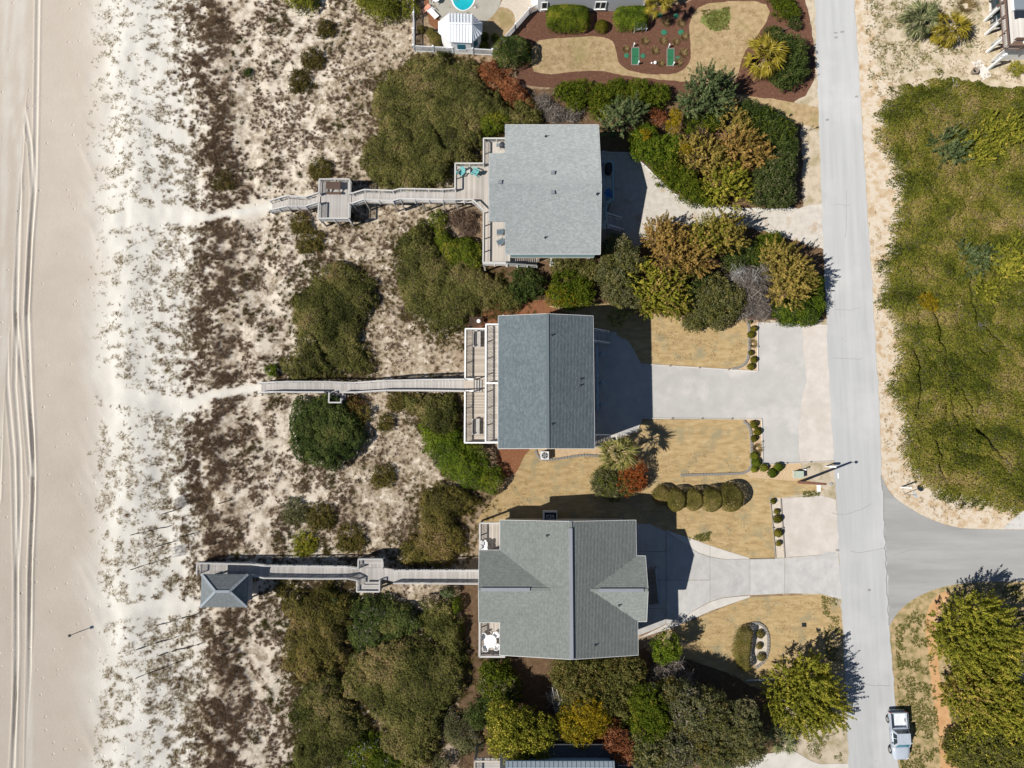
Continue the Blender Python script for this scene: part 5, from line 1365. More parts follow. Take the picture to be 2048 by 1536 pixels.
def thicket(pts, mat, h, label, name='shrub_thicket', cat='thicket', group=None, dens=198, L=.20, W=.10, lump=1.3, lumph=.45, edge=3.0, jag=1.0, tilt=.55,
            wind=None, windw=.0, seed=0, patch=2.6, spread=.5, base=-.04, extra=None, zmap=None, cuts=(), fringe=None):
    """dense shrub mass grown from its outline in the photograph (outline taken at mid height)"""
    rng = np.random.default_rng(seed + 100)
    pl = poly(pts, h * .6 if zmap is None else zmap)
    b = Blob(pl, h, edge, lump, lumph, jag, seed)
    b.cuts = [(poly(c_, h * .8), w_) for c_, w_ in cuts]
    q, t = blob_leaves(b, dens, L, W, tilt, wind, windw, rng, None, patch, spread, base)
    c = np.mean(np.array(pl), 0)
    root = thing(name, (c[0], c[1], gz1(c[0], c[1])), label, cat, group)
    quads_mesh('foliage', q, M[mat], t, root)
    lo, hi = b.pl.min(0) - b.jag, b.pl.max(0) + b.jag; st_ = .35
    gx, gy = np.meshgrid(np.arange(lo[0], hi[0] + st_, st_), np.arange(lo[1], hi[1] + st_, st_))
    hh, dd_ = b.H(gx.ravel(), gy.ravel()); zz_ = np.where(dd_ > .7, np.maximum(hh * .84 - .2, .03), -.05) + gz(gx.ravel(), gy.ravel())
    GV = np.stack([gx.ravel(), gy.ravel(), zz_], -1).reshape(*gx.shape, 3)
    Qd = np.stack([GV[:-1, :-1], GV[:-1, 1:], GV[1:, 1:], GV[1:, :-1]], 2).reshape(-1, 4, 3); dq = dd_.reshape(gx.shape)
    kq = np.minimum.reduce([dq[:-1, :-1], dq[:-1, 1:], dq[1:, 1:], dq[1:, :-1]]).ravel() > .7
    quads_mesh('branch_shell', Qd[kq], M['shell_brown'], None, root)['kind'] = 'stuff'; TRI[0] += 2 * int(kq.sum())  # closed shell added in place of branches, hides sunlit ground between the leaves
    if extra:
        for m2, d2, (L2, W2) in extra:        # second kind of leaf mixed in, in patches
            q, t = blob_leaves(b, d2, L2, W2, tilt + .3, wind, windw, rng, None, patch, spread, 0, .05)
            cen = q.mean(1); keep = fbm(cen[:, 0] / 1.6, cen[:, 1] / 1.6, seed + 77) > .56
            quads_mesh('dead_twigs', q[keep], M[m2], t[keep], root)
    if fringe:                                   # low growth creeping out over the sand
        n_ = int(np.prod(hi - lo + 3) * 16); x = lo[0] - 1.5 + rng.random(n_) * (hi[0] - lo[0] + 3); y = lo[1] - 1.5 + rng.random(n_) * (hi[1] - lo[1] + 3)
        dd_ = signed_dist(x, y, b.pl) + 2.0 * (fbm(x / 1.5, y / 1.5, seed + 21) - .5)
        k_ = (dd_ < .8) & (dd_ > -2.2) & (rng.random(n_) < np.exp(-np.clip(-dd_, 0, 9) / .9)); x, y = x[k_], y[k_]
        V, ii = blades(x, y, gz(x, y), 26, .2 + .3 * rng.random(len(x)), .022, rng, (.1, .05), .9, .7)
        quads_mesh('fringe', V, M[fringe], .3 + .3 * rng.random(len(x))[ii] + .4 * rng.random(len(ii)), root)
    stems(root, c[0], c[1], h, min(2.0, edge * 2), seed)
    return root
def clump_crown(lobes, rng, rc, per, L, W, plume, tilt, seed, spread=.5, lower=.25, patch=3.0):
    """leaf plumes standing on ellipsoid lobes; lobes (x, y, z, r, rz)"""
    C, Nn, T = [], [], []
    for (x, y, z, r, rz) in lobes:
        area = 2 * math.pi * r * (r + rz) / 2 * (1 + lower)
        k = max(6, int(area / (rc * rc * 1.25)))
        u = rng.random(k) * (1 + lower) - lower; ph = rng.random(k) * 2 * math.pi
        s = np.sqrt(np.clip(1 - u * u, 0, 1))
        d = np.stack([s * np.cos(ph), s * np.sin(ph), u], -1)
        wob = .60 + .58 * rng.random((k, 1))
        base = np.array([x, y, z]) + d * np.array([r, r, rz]) * wob
        ax = d * .75 + np.array([.0, .0, .65]) + .25 * rng.normal(size=(k, 3)); ax /= np.linalg.norm(ax, axis=1, keepdims=True)
        sz = rc * (.7 + .7 * rng.random(k))
        ct = rng.normal(size=k) * .16
        ii = np.repeat(np.arange(k), per); m = len(ii)
        if plume:
            f = rng.random(m) ** .8
            rad = rng.normal(size=(m, 3)); rad /= np.linalg.norm(rad, axis=1, keepdims=True)
            pos = base[ii] + ax[ii] * (sz[ii] * (2.6 * f - .6))[:, None] + rad * (sz[ii] * .62 * (1.08 - f) * np.sqrt(rng.random(m)))[:, None]
            nrm = rad * .7 + ax[ii] * .5 + d[ii] * .3
        else:
            rad = rng.normal(size=(m, 3)); rad /= np.linalg.norm(rad, axis=1, keepdims=True)
            rr = rng.random(m) ** .4
            pos = base[ii] + rad * (sz[ii] * rr)[:, None] * np.array([1, 1, .8]); nrm = rad * .8 + d[ii] * .5
        C.append(pos); Nn.append(nrm); T.append(ct[ii] + spread * (rng.random(m) - .5) + .5)
    C = np.concatenate(C); Nn = np.concatenate(Nn); T = np.concatenate(T)
    Nn /= np.linalg.norm(Nn, axis=1, keepdims=True) + 1e-9
    T = T + .35 * (fbm(C[:, 0] / patch, C[:, 1] / patch, seed + 60) - .5)
    ok = C[:, 2] > .05
    return leaf_quads(C[ok], Nn[ok], L, W, rng, tilt), T[ok]
STY = {  # rc, leaves per clump, leaf length, width, plume, tilt, lower
    'cedar': (.46, 54, .20, .095, True, .6, .45),
    'oak': (.34, 30, .21, .10, False, .9, .35),
    'bush': (.27, 24, .18, .09, False, .8, .2),
    'fine': (.22, 20, .14, .07, False, .9, .2),
}
def tree(name, cat, label, lobes, mat, style='bush', seed=0, group=None, spread=.5, trunk=True, mix=None):
    """lobes: (px, py, radius px, top height m[, flat]) as seen in the photograph"""
    rng = np.random.default_rng(seed + 500)
    L5 = []
    for lb in lobes:
        px_, py_, r, top = lb[:4]; r = r / 17.8
        rz = min(r * (lb[4] if len(lb) > 4 else .9), top * .62)
        z = top - rz
        x, y = XY(px_, py_, z + rz * .35)
        L5.append((x, y, z, r, rz))
    rc, per, L, W, plume, tilt, lower = STY[style]
    cx = np.mean([l[0] for l in L5]); cy = np.mean([l[1] for l in L5])
    root = thing(name, (cx, cy, gz1(cx, cy)), label, cat, group)
    q, t = clump_crown(L5, rng, rc, per, L, W, plume, tilt, seed, spread, lower)
    quads_mesh('crown', q, M[mat], t, root)
    if mix:
        for mt, idx, frac in mix:
            q, t = clump_crown([L5[i] for i in idx], rng, rc, max(3, int(per * frac)), L, W, plume, tilt, seed + 9, spread, lower)
            quads_mesh('foliage', q, M[mt], t, root)
    if trunk:
        top = max(l[2] for l in L5); rt = .05 + .03 * max(l[3] for l in L5)
        sp = [([(cx, cy, -.1), (cx + .1, cy - .05, top * .45), (cx + .02, cy + .05, top)], [rt * 1.3, rt, rt * .5])]
        for l in L5: sp.append(([(cx, cy, .25 * top), ((cx + l[0]) / 2, (cy + l[1]) / 2, .5 * top), (l[0], l[1], l[2] + .4 * l[4])], [rt * .8, rt * .55, rt * .2]))
        tubes('trunk', M['bark'], root, sp, 6)
    return root
def twigs(name, cat, label, lobes, mat, n=260, ln=1.1, wd=.02, seed=0, group=None):
    """leafless shrub: many thin branches fanning out of a few stems"""
    rng = np.random.default_rng(seed + 900)
    Q = []; cs = []
    for (px_, py_, r, top) in lobes:
        r = r / 17.6; x, y = XY(px_, py_, top * .5); g = gz1(x, y); cs.append((x, y))
        m = int(n * r * r * 1.1) + 60
        d = rng.normal(size=(m, 3)); d[:, 2] = np.abs(d[:, 2]) * .8 + .15; d /= np.linalg.norm(d, axis=1, keepdims=True)
        f = .25 + .75 * rng.random((m, 1)) ** .6
        tip = np.array([x, y, g]) + d * f * np.array([r, r, top])
        ax = d * .8 + .55 * rng.normal(size=(m, 3)); ax /= np.linalg.norm(ax, axis=1, keepdims=True)
        l = ln * (.4 + .8 * rng.random((m, 1)))
        base = tip - ax * l; base[:, 2] = np.maximum(base[:, 2], g + .03)
        sd_ = np.cross(ax, rng.normal(size=(m, 3))); sd_ /= np.linalg.norm(sd_, axis=1, keepdims=True)
        w = wd * (.5 + rng.random((m, 1)))
        Q.append(np.stack([base - sd_ * w, base + sd_ * w, tip + sd_ * w * .3, tip - sd_ * w * .3], 1))
    Q = np.concatenate(Q); TRI[0] += 2 * len(Q)
    c = np.mean(np.array(cs), 0)
    root = thing(name, (c[0], c[1], gz1(c[0], c[1])), label, cat, group)
    quads_mesh('twigs', Q, M[mat], rng.random(len(Q)), root)
    stems(root, c[0], c[1], lobes[0][3] * .7, .8, seed, 5)
    return root
def clipped(pts_or_circle, h, label, name='hedge', cat='hedge', mat='clipped', group=None, seed=0, dens=520, edge=.5, L=.13, W=.07, lumph=.0):
    rng = np.random.default_rng(seed + 1500)
    pl = pts_or_circle
    b = Blob(pl, h, edge, .6, lumph, .06, seed)
    q, t = blob_leaves(b, dens, L, W, .45, rng=rng, patch=1.2, spread=.5, depth=.07)
    c = np.mean(np.array(pl), 0)
    root = thing(name, (c[0], c[1], 0), label, cat, group)
    quads_mesh('foliage', q, M[mat], t, root)
    stems(root, c[0], c[1], h * .8, .25, seed, 4)
    return root

WIND = (.80, .55, .1)
# --- thickets over the back dune
OB = [('twig_brown', 22, (.26, .04))]
thicket([(745, 215), (760, 150), (835, 108), (880, 100), (930, 112), (958, 150), (1010, 195), (1055, 225), (1062, 248), (1008, 252), (962, 300), (958, 322), (906, 330), (893, 372), (770, 368), (728, 335), (742, 290), (768, 245)], 'olive', 1.7,
        'wide dark olive wind-clipped thicket seaward of the pale roofed house', seed=1, base=.02, extra=OB, fringe='dune_olive', wind=WIND, windw=.35, cuts=[([(955, 285), (985, 320)], .3), ([(870, 262), (895, 300)], .2), ([(795, 222), (822, 240)], .2)])
thicket([(785, 545), (800, 470), (845, 450), (865, 490), (900, 520), (962, 535), (1010, 560), (1045, 588), (1035, 612), (965, 622), (935, 662), (880, 672), (830, 640), (800, 600)], 'olive', 1.5,
        'olive brown thicket between the pale and the slate roofed houses on the sea side', seed=2, extra=OB, fringe='dune_olive', wind=WIND, windw=.35)
thicket([(858, 432), (880, 418), (898, 430), (900, 470), (945, 480), (965, 500), (960, 532), (905, 524), (868, 495)], 'green', 1.5, 'small bright green thicket below the south-west deck corner of the pale roofed house', seed=3, lump=1.0, lumph=.35)
thicket([(582, 600), (612, 560), (645, 530), (700, 532), (742, 560), (747, 600), (715, 640), (708, 680), (730, 715), (733, 752), (645, 755), (590, 752), (560, 745), (602, 690), (585, 640)], 'olive', 1.3,
        'dark olive thicket on the dune north of the long straight boardwalk', seed=4, extra=OB, fringe='dune_olive', wind=WIND, windw=.35, cuts=[([(630, 672), (655, 710), (680, 765)], .6)])
thicket([(598, 797), (650, 786), (692, 800), (722, 835), (730, 880), (702, 912), (670, 937), (630, 937), (590, 915), (576, 880), (576, 830)], 'deep_green', 1.9,
        'round dense dark green shrub just south of the long straight boardwalk', name='shrub', cat='shrub', seed=5, lump=.75, lumph=.55, edge=2.2, jag=.6)
thicket([(810, 790), (900, 785), (922, 820), (905, 880), (868, 880), (845, 850), (815, 820)], 'olive', 1.3, 'olive thicket in the corner between the long boardwalk and the lower deck', seed=6, extra=OB, fringe='dune_olive')
thicket([(840, 850), (880, 840), (915, 850), (935, 890), (968, 920), (978, 978), (930, 972), (890, 945), (850, 905)], 'bright_green', 1.3, 'sprawling bright green thicket south-west of the lower white railed deck', seed=7, lump=1.1, lumph=.4, jag=.5, wind=(.7, -.6, .2), windw=.4)
thicket([(925, 885), (975, 890), (1000, 930), (1002, 965), (985, 985), (962, 960), (958, 925)], 'green', 1.5, 'green shrub against the south-west corner of the slate roofed house', name='shrub', cat='shrub', seed=8, lump=.9, lumph=.4, edge=.9)
thicket([(838, 990), (880, 968), (935, 985), (962, 1003), (922, 1040), (923, 1100), (905, 1125), (850, 1130), (806, 1120), (803, 1092), (835, 1060)], 'olive_brown', 1.4,
        'brownish olive thicket seaward of the north-west corner balcony', seed=9, extra=OB, fringe='dune_olive', wind=WIND, windw=.35)
thicket([(548, 1182), (600, 1172), (655, 1170), (700, 1185), (715, 1240), (690, 1330), (640, 1370), (600, 1375), (574, 1330), (580, 1260)], 'olive_brown', 1.5, 'brown flecked olive thicket right behind the beach gazebo', seed=10, extra=OB, fringe='dune_olive', lump=1.2, lumph=.6)
thicket([(655, 1190), (715, 1190), (770, 1190), (830, 1205), (840, 1250), (790, 1290), (720, 1310), (690, 1280)], 'deep_green', 1.6, 'dark green thicket directly south of the bench bays', seed=11, lump=1.0, lumph=.45, extra=[('twig', 14, (.3, .05))])
thicket([(600, 1360), (660, 1335), (700, 1400), (735, 1470), (760, 1545), (585, 1545), (590, 1490), (580, 1440)], 'olive', 1.5, 'dull olive thicket at the bottom edge beside the brown dune scrub', seed=12, extra=OB, fringe='dune_olive', lump=1.3, lumph=.6)
thicket([(690, 1310), (760, 1285), (830, 1265), (895, 1290), (930, 1330), (932, 1375), (900, 1420), (880, 1480), (870, 1545), (800, 1545), (745, 1450), (700, 1390)], 'olive', 1.7, 'large smooth olive thicket in the middle of the south-west scrub', seed=13, lumph=.5, extra=OB, fringe='dune_olive', wind=WIND, windw=.3, lump=1.7, base=.05)
thicket([(840, 1235), (880, 1230), (925, 1245), (932, 1310), (925, 1340), (890, 1300), (845, 1270)], 'olive', 1.7, 'dark olive shrub west of the round table balcony', name='shrub', cat='shrub', seed=14, lump=.9, lumph=.4)
thicket([(835, 1195), (870, 1190), (895, 1205), (905, 1235), (880, 1246), (845, 1240)], 'olive', 1.6, 'rounded olive shrub south of the southern boardwalk, next to a pale round one', name='shrub', cat='shrub', seed=15, lump=.8, lumph=.3, edge=.8)
thicket(circle(894, 1182, 17, 1, 12, rot=-.3), 'blue_green', 1.5, 'small pale green oval shrub hugging the southern boardwalk', name='shrub', cat='shrub', seed=16, lump=.5, lumph=.2, edge=.5, jag=.1, zmap=0) if False else None
thicket([(876, 1180), (890, 1173), (908, 1178), (912, 1190), (898, 1197), (882, 1192)], 'blue_green', 1.5, 'small pale green oval shrub hugging the southern boardwalk', name='shrub', cat='shrub', seed=16, lump=.5, lumph=.2, edge=.5, jag=.1)
thicket([(905, 1195), (920, 1190), (925, 1215), (910, 1235), (900, 1215)], 'green', 1.5, 'small upright green shrub beside the west wall of the southern house', name='shrub', cat='shrub', seed=17, lump=.5, lumph=.25, edge=.5, jag=.15)
thicket([(905, 1250), (925, 1247), (930, 1262), (915, 1270), (904, 1262)], 'green', 1.3, 'little green shrub between the olive shrubs and the southern house', name='shrub', cat='shrub', seed=18, lump=.5, lumph=.25, edge=.5, jag=.1)
thicket([(870, 1430), (905, 1410), (960, 1440), (965, 1490), (930, 1510), (890, 1490)], 'grey_green', 1.0, 'greyish half bare thicket at the bottom left of the yellow green tree', seed=19, extra=[('twig', 50, (.35, .05)), ('rust', 14, (.18, .08))])
thicket([(690, 1500), (720, 1460), (765, 1480), (830, 1545), (690, 1550)], 'green', 1.6, 'shaded green thicket on the bottom edge, south of the large smooth one', seed=20, lump=.9, lumph=.4, extra=[('twig_pale', 16, (.4, .05))])
thicket([(868, 1512), (890, 1503), (905, 1515), (902, 1545), (868, 1545)], 'grey_green', 1.5, 'small grey green shrub at the bottom edge west of the yellow railed deck', name='shrub', cat='shrub', seed=21, lump=.5, lumph=.3, edge=.5)
# --- top left shrubs
thicket([(697, -20), (826, -20), (826, 22), (802, 42), (752, 44), (718, 18)], 'yellow_green', 1.8, 'yellowish dark green shrub against the left side of the pool fence', name='shrub', cat='shrub', seed=22, lump=.9, lumph=.45, base=-.22)
thicket([(570, -20), (645, -20), (638, 12), (600, 26), (576, 12)], 'yellow_green', 1.5, 'dark green shrub alone on the dune at the top edge', name='shrub', cat='shrub', seed=23, lump=.9, lumph=.4, base=-.25)
thicket([(935, 116), (985, 116), (1022, 145), (1058, 185), (1062, 213), (1010, 195), (958, 160)], 'rust', 1.6, 'russet dead leaved shrub south of the pool fence corner', name='shrub', cat='shrub', seed=24, lump=.8, lumph=.4, L=.17)
thicket([(965, 225), (1006, 218), (1008, 262), (985, 273), (966, 268)], 'green', 1.5, 'green shrub at the north-west corner of the pale roofed house', name='shrub', cat='shrub', seed=25, lump=.8, lumph=.4, edge=.9)
thicket([(985, 95), (1000, 75), (1035, 68), (1060, 88), (1062, 120), (1035, 136), (1000, 132), (986, 115)], 'deep_green', 2.0, 'round dark green shrub in the mulch at the diagonal part of the pool fence', name='shrub', cat='shrub', seed=26, lump=.6, lumph=.35, edge=.9, jag=.2, extra=[('yellow', 12, (.16, .08))])
# --- big thicket across the road
thicket([(1868, 150), (1905, 147), (1960, 160), (2000, 170), (2110, 190), (2110, 1010), (2040, 1022), (1990, 1022), (1950, 1015), (1900, 1002), (1865, 975), (1830, 958), (1816, 920), (1812, 850), (1788, 795), (1800, 770), (1815, 710), (1800, 660), (1772, 625), (1764, 600), (1768, 530), (1796, 480), (1806, 400), (1790, 330), (1772, 270), (1763, 205), (1810, 165)],
        'east_olive', 1.9, 'huge mustard olive thicket filling the corner lot across the road', seed=27, dens=190, L=.22, W=.10, wind=WIND, windw=.4, lump=1.5, lumph=.62, spread=.6, tilt=.7, patch=2.6, extra=[('twig_brown', 12, (.28, .045)), ('green', 14, (.22, .1)), ('twig', 12, (.3, .035))],
        cuts=[([(1866, 630), (1884, 690), (1898, 770), (1912, 850)], .3), ([(1905, 765), (1960, 868), (2015, 930)], .28), ([(1925, 540), (1944, 590), (1952, 640), (2005, 690), (1965, 706)], .22), ([(1832, 700), (1838, 760), (1834, 830)], .25), ([(1875, 880), (1880, 960)], .3)])
for k, (lob, mt, lb) in enumerate(((((1950, 290, 20), (1985, 268, 24), (2020, 255, 22), (1962, 312, 18), (2035, 272, 18), (2000, 295, 18), (1990, 240, 14)), 'yellow_green', 'yellow green cedar spreading over the north part of the corner thicket'),
        (((1885, 285, 17), (1912, 275, 17), (1920, 305, 17), (1898, 310, 14)), 'blue_green', 'pale green cedar next to the yellow green one in the corner thicket'),
        (((1935, 505, 17), (1962, 512, 18), (1948, 530, 15)), 'blue_green', 'blue green cedar in the middle of the corner thicket'),
        (((2005, 515, 22), (2035, 500, 24), (2040, 535, 22), (2015, 545, 16)), 'yellow_green', 'yellow green cedar at the right edge of the corner thicket'),
        (((1968, 575, 16), (1988, 580, 16), (1975, 592, 12)), 'yellow_green', 'small yellow green cedar just below the blue green one'),
        (((1850, 597, 14), (1862, 608, 14)), 'yellow', 'small golden shrub in the west part of the corner thicket'))):
    tree('cedar_tree' if k < 5 else 'shrub', 'tree' if k < 5 else 'shrub', lb, [(a, b_, r, 2.7, .55) for a, b_, r in lob], mt, 'cedar' if k < 5 else 'fine', 140 + k)
twigs('bare_shrub', 'bare shrub', 'pale bare branches poking out near the top of the corner thicket', [(1905, 180, 12, 2.6)], 'twig_pale', seed=41)
twigs('bare_shrub', 'bare shrub', 'pale bare branches in the lower half of the corner thicket', [(1955, 655, 16, 2.5), (1965, 690, 10, 2.4)], 'twig_pale', seed=42)
twigs('bare_shrub', 'bare shrub', 'rusty bare branches in the north half of the corner thicket', [(1900, 350, 12, 2.4)], 'twig_brown', seed=43)
twigs('bare_shrub', 'bare shrub', 'grey brown bare patch at the right edge of the corner thicket', [(2010, 385, 30, 2.2), (1950, 400, 22, 2.1)], 'twig', seed=44)
twigs('bare_shrub', 'bare shrub', 'dead brown branches beside the deck, south-west of the pale roofed house', [(915, 435, 24, 1.2), (935, 455, 24, 1.2), (940, 430, 18, 1.1)], 'twig_brown', n=420, seed=45)

# --- bushes and trees north of the pale roofed house
tree('shrub', 'shrub', 'low green shrub at the west end of the north hedge row', [(1135, 185, 24, 1.8), (1165, 180, 22, 1.9), (1150, 205, 20, 1.7)], 'green', 'bush', 1)
tree('shrub', 'shrub', 'yellowish green shrub in the middle of the north hedge row', [(1205, 190, 26, 1.9), (1235, 180, 24, 1.9), (1200, 215, 24, 1.8)], 'green', 'bush', 2, spread=.7)
tree('shrub', 'shrub', 'olive green shrub at the east end of the north hedge row', [(1280, 185, 28, 2.0), (1315, 190, 24, 2.1), (1295, 205, 20, 1.9)], 'green', 'bush', 3)
twigs('bare_shrub', 'bare shrub', 'tangle of bare grey brown twigs north of the pale roofed house', [(1085, 205, 26, 1.6), (1110, 225, 26, 1.5), (1145, 228, 22, 1.5)], 'twig', n=420, seed=46)
tree('shrub', 'shrub', 'dark olive shrub with russet tips beside the north-west corner of the pale roof', [(1050, 218, 22, 1.8), (1065, 235, 18, 1.6)], 'olive', 'bush', 4)
tree('cedar_tree', 'tree', 'tall dark green cedar throwing its shadow over the garden path', [(1412, 160, 26, 5.2), (1398, 195, 32, 4.6), (1430, 195, 34, 4.2), (1440, 165, 22, 4.0), (1375, 215, 18, 3.0)], 'blue_green', 'cedar', 5)
tree('cedar_tree', 'tree', 'dark green cedar at the north-east corner of the pale roofed house', [(1240, 235, 30, 4.0), (1265, 222, 22, 3.6), (1225, 250, 18, 3.2)], 'blue_green', 'cedar', 6)
tree('shrub', 'shrub', 'small salmon leaved shrub among the greens east of the house cedar', [(1320, 235, 15, 2.2), (1308, 225, 10, 2.0)], 'rust', 'fine', 7)
tree('shrub', 'shrub', 'shrub tipped with bright yellow among the north bushes', [(1352, 228, 11, 3.2), (1345, 252, 13, 3.2), (1372, 298, 10, 3.6), (1290, 268, 10, 3.1), (1355, 240, 9, 3.2)], 'yellow', 'fine', 8)
tree('shrub', 'shrub', 'bright green bush at the timber edge of the northern driveway', [(1290, 275, 28, 2.6), (1320, 300, 30, 2.8), (1285, 300, 22, 2.4), (1345, 285, 20, 2.6)], 'bright_green', 'oak', 9, spread=.6, mix=[('yellow', (0,), .12)])
tree('shrub', 'shrub', 'green bush along the driveway south of the bright green one', [(1335, 340, 28, 2.5), (1365, 360, 30, 2.6), (1385, 385, 24, 2.4), (1410, 390, 18, 2.2)], 'green', 'oak', 10)
twigs('bare_shrub', 'bare shrub', 'brown leafless bush in the middle of the north bushes', [(1398, 268, 28, 2.6)], 'twig_brown', n=500, seed=47)
tree('cedar_tree', 'tree', 'golden green cedar left of the orange one', [(1410, 305, 32, 3.6), (1430, 325, 24, 3.4), (1380, 295, 20, 3.0)], 'gold', 'cedar', 11)
tree('cedar_tree', 'tree', 'orange tipped golden cedar, brightest of the north bushes', [(1495, 290, 30, 3.8), (1480, 310, 28, 3.6), (1520, 310, 22, 3.4), (1465, 285, 18, 3.2)], 'orange_gold', 'cedar', 12)
tree('cedar_tree', 'tree', 'mossy green cedar in front of the orange tipped one', [(1445, 365, 32, 3.2), (1470, 385, 26, 3.0), (1470, 345, 22, 3.2), (1430, 390, 18, 2.6)], 'yellow_green', 'cedar', 13)
tree('cedar_tree', 'tree', 'yellowish cedar right behind the tall dark green one', [(1462, 238, 20, 3.2), (1480, 255, 18, 3.0)], 'gold', 'cedar', 14)
tree('oak_tree', 'tree', 'dark leaved oak nearest the road in the north bushes', [(1545, 355, 34, 3.6), (1565, 330, 28, 3.4), (1530, 385, 28, 3.0), (1565, 385, 26, 2.8)], 'deep_green', 'oak', 15, mix=[('grey_green', (0, 1, 2, 3), .4)])
tree('oak_tree', 'tree', 'dark green oak north-east of the orange tipped cedar', [(1530, 245, 34, 3.4), (1560, 265, 30, 3.4), (1575, 295, 22, 3.0), (1500, 225, 26, 3.0)], 'deep_green', 'oak', 16, mix=[('green', (0, 1), .3)])
tree('shrub', 'shrub', 'green filler bush under the tall dark cedar', [(1385, 245, 22, 2.4), (1420, 240, 22, 2.6), (1440, 225, 18, 2.4)], 'green', 'bush', 17)
tree('oak_tree', 'tree', 'round clipped dark oak behind the big palm by the road', [(1585, 100, 30, 2.8), (1590, 130, 28, 2.8), (1572, 148, 28, 2.6), (1560, 85, 22, 2.6), (1600, 115, 16, 2.6)], 'deep_green', 'oak', 18)
tree('shrub', 'shrub', 'low green shrub at the top edge beside the road', [(1570, 15, 24, 1.6), (1560, -5, 22, 1.6), (1590, 25, 12, 1.4)], 'green', 'fine', 19)
tree('shrub', 'shrub', 'small green shrub between the mulch and the road', [(1590, 45, 13, 1.3), (1545, 68, 18, 1.3)], 'deep_green', 'fine', 20)
# --- belt between the pale and the slate roofed houses
tree('shrub', 'shrub', 'dark green shrub below the stairs of the pale roofed house', [(1045, 550, 22, 1.8), (1065, 570, 24, 2.0), (1035, 585, 20, 1.6)], 'deep_green', 'oak', 21)
tree('shrub', 'shrub', 'olive shrub in front of the south wall of the pale roofed house', [(1120, 530, 22, 2.0), (1150, 525, 22, 2.0), (1180, 540, 22, 2.2)], 'olive', 'bush', 22)
tree('shrub', 'shrub', 'mid green shrub north of the slate roof ridge', [(1130, 560, 24, 2.2), (1160, 575, 24, 2.2), (1170, 595, 18, 1.8)], 'green', 'oak', 23)
tree('shrub', 'shrub', 'yellow leaved green shrub closest to the north gable of the slate roof', [(1115, 590, 22, 1.8), (1140, 602, 18, 1.6)], 'bright_green', 'fine', 24, mix=[('yellow', (0, 1), .3)])
tree('oak_tree', 'tree', 'grey olive oak at the south-east corner of the pale roof', [(1235, 500, 30, 3.6), (1255, 520, 28, 3.6), (1225, 545, 30, 3.4), (1240, 580, 30, 3.2), (1262, 600, 24, 2.8)], 'grey_green', 'oak', 25, mix=[('olive', (0, 1, 2, 3), .5)])
tree('cedar_tree', 'tree', 'large orange golden cedar south of the northern driveway', [(1325, 470, 30, 4.0), (1360, 495, 34, 4.4), (1390, 515, 32, 4.2), (1340, 510, 26, 4.0), (1315, 455, 16, 3.4)], 'orange_gold', 'cedar', 26)
tree('cedar_tree', 'tree', 'golden green cedar whose shadow reaches the northern driveway', [(1425, 470, 34, 4.6), (1455, 455, 28, 4.6), (1470, 475, 20, 4.2), (1400, 480, 22, 4.0)], 'gold', 'cedar', 27, mix=[('yellow_green', (0, 3), .5)])
tree('cedar_tree', 'tree', 'yellow green cedar at the north border of the upper dry lawn', [(1290, 560, 32, 3.6), (1320, 585, 34, 3.8), (1345, 570, 26, 3.6), (1300, 600, 26, 3.2), (1350, 605, 24, 3.0)], 'yellow_green', 'cedar', 28, mix=[('gold', (1, 2, 4), .6)])
tree('oak_tree', 'tree', 'dark olive oak overhanging the upper dry lawn', [(1425, 580, 32, 3.2), (1455, 600, 34, 3.2), (1410, 615, 28, 2.8), (1390, 640, 20, 2.2), (1440, 635, 22, 2.4)], 'olive', 'oak', 29, mix=[('grey_green', (0, 1, 2, 3, 4), .5)])
twigs('bare_shrub', 'bare shrub', 'silvery leafless tree between the dark oak and the spiky golden cedar', [(1490, 560, 36, 3.4), (1512, 590, 36, 3.2), (1530, 545, 26, 3.2), (1490, 612, 30, 2.8), (1525, 620, 24, 2.6)], 'twig', n=520, ln=1.2, seed=48)
twigs('bare_shrub', 'bare shrub', 'whitish dead branches on top of the silvery leafless tree', [(1478, 548, 20, 3.6), (1508, 558, 14, 3.5)], 'twig_pale', n=420, seed=49)
tree('cedar_tree', 'tree', 'tall spiky golden cedar whose tip shadow lies on the road', [(1568, 520, 28, 5.2), (1585, 550, 34, 5.4), (1575, 580, 28, 4.6), (1605, 570, 20, 4.4), (1550, 505, 20, 4.2)], 'gold', 'cedar', 30)
tree('shrub', 'shrub', 'green bush wrapping the road side of the spiky golden cedar', [(1600, 620, 26, 2.2), (1625, 605, 22, 2.4), (1570, 625, 22, 2.0), (1632, 570, 18, 2.4), (1620, 630, 18, 2.0)], 'bright_green', 'oak', 31, mix=[('deep_green', (0, 2, 4), .6)])
tree('shrub', 'shrub', 'green bush on the driveway side of the spiky golden cedar', [(1530, 495, 22, 2.4), (1545, 480, 18, 2.2), (1515, 515, 18, 2.2)], 'green', 'oak', 32)
tree('oak_tree', 'tree', 'shaded dark green oak behind the orange golden cedar', [(1395, 560, 24, 2.8), (1500, 505, 28, 2.4), (1470, 520, 22, 2.4), (1375, 590, 20, 2.6)], 'deep_green', 'oak', 33)
# --- by the middle house
tree('shrub', 'shrub', 'half green half rust bush under the tall palm', [(1212, 962, 26, 2.2), (1228, 978, 22, 2.0), (1200, 975, 16, 1.8)], 'grey_green', 'fine', 34, spread=.7, mix=[('green', (0, 1), .4)])
tree('shrub', 'shrub', 'orange red leaved bush right of the tall palm', [(1268, 942, 24, 2.6), (1255, 968, 22, 2.4), (1275, 965, 16, 2.2)], 'orange_red', 'fine', 35, spread=.7, mix=[('olive', (1,), .5)])
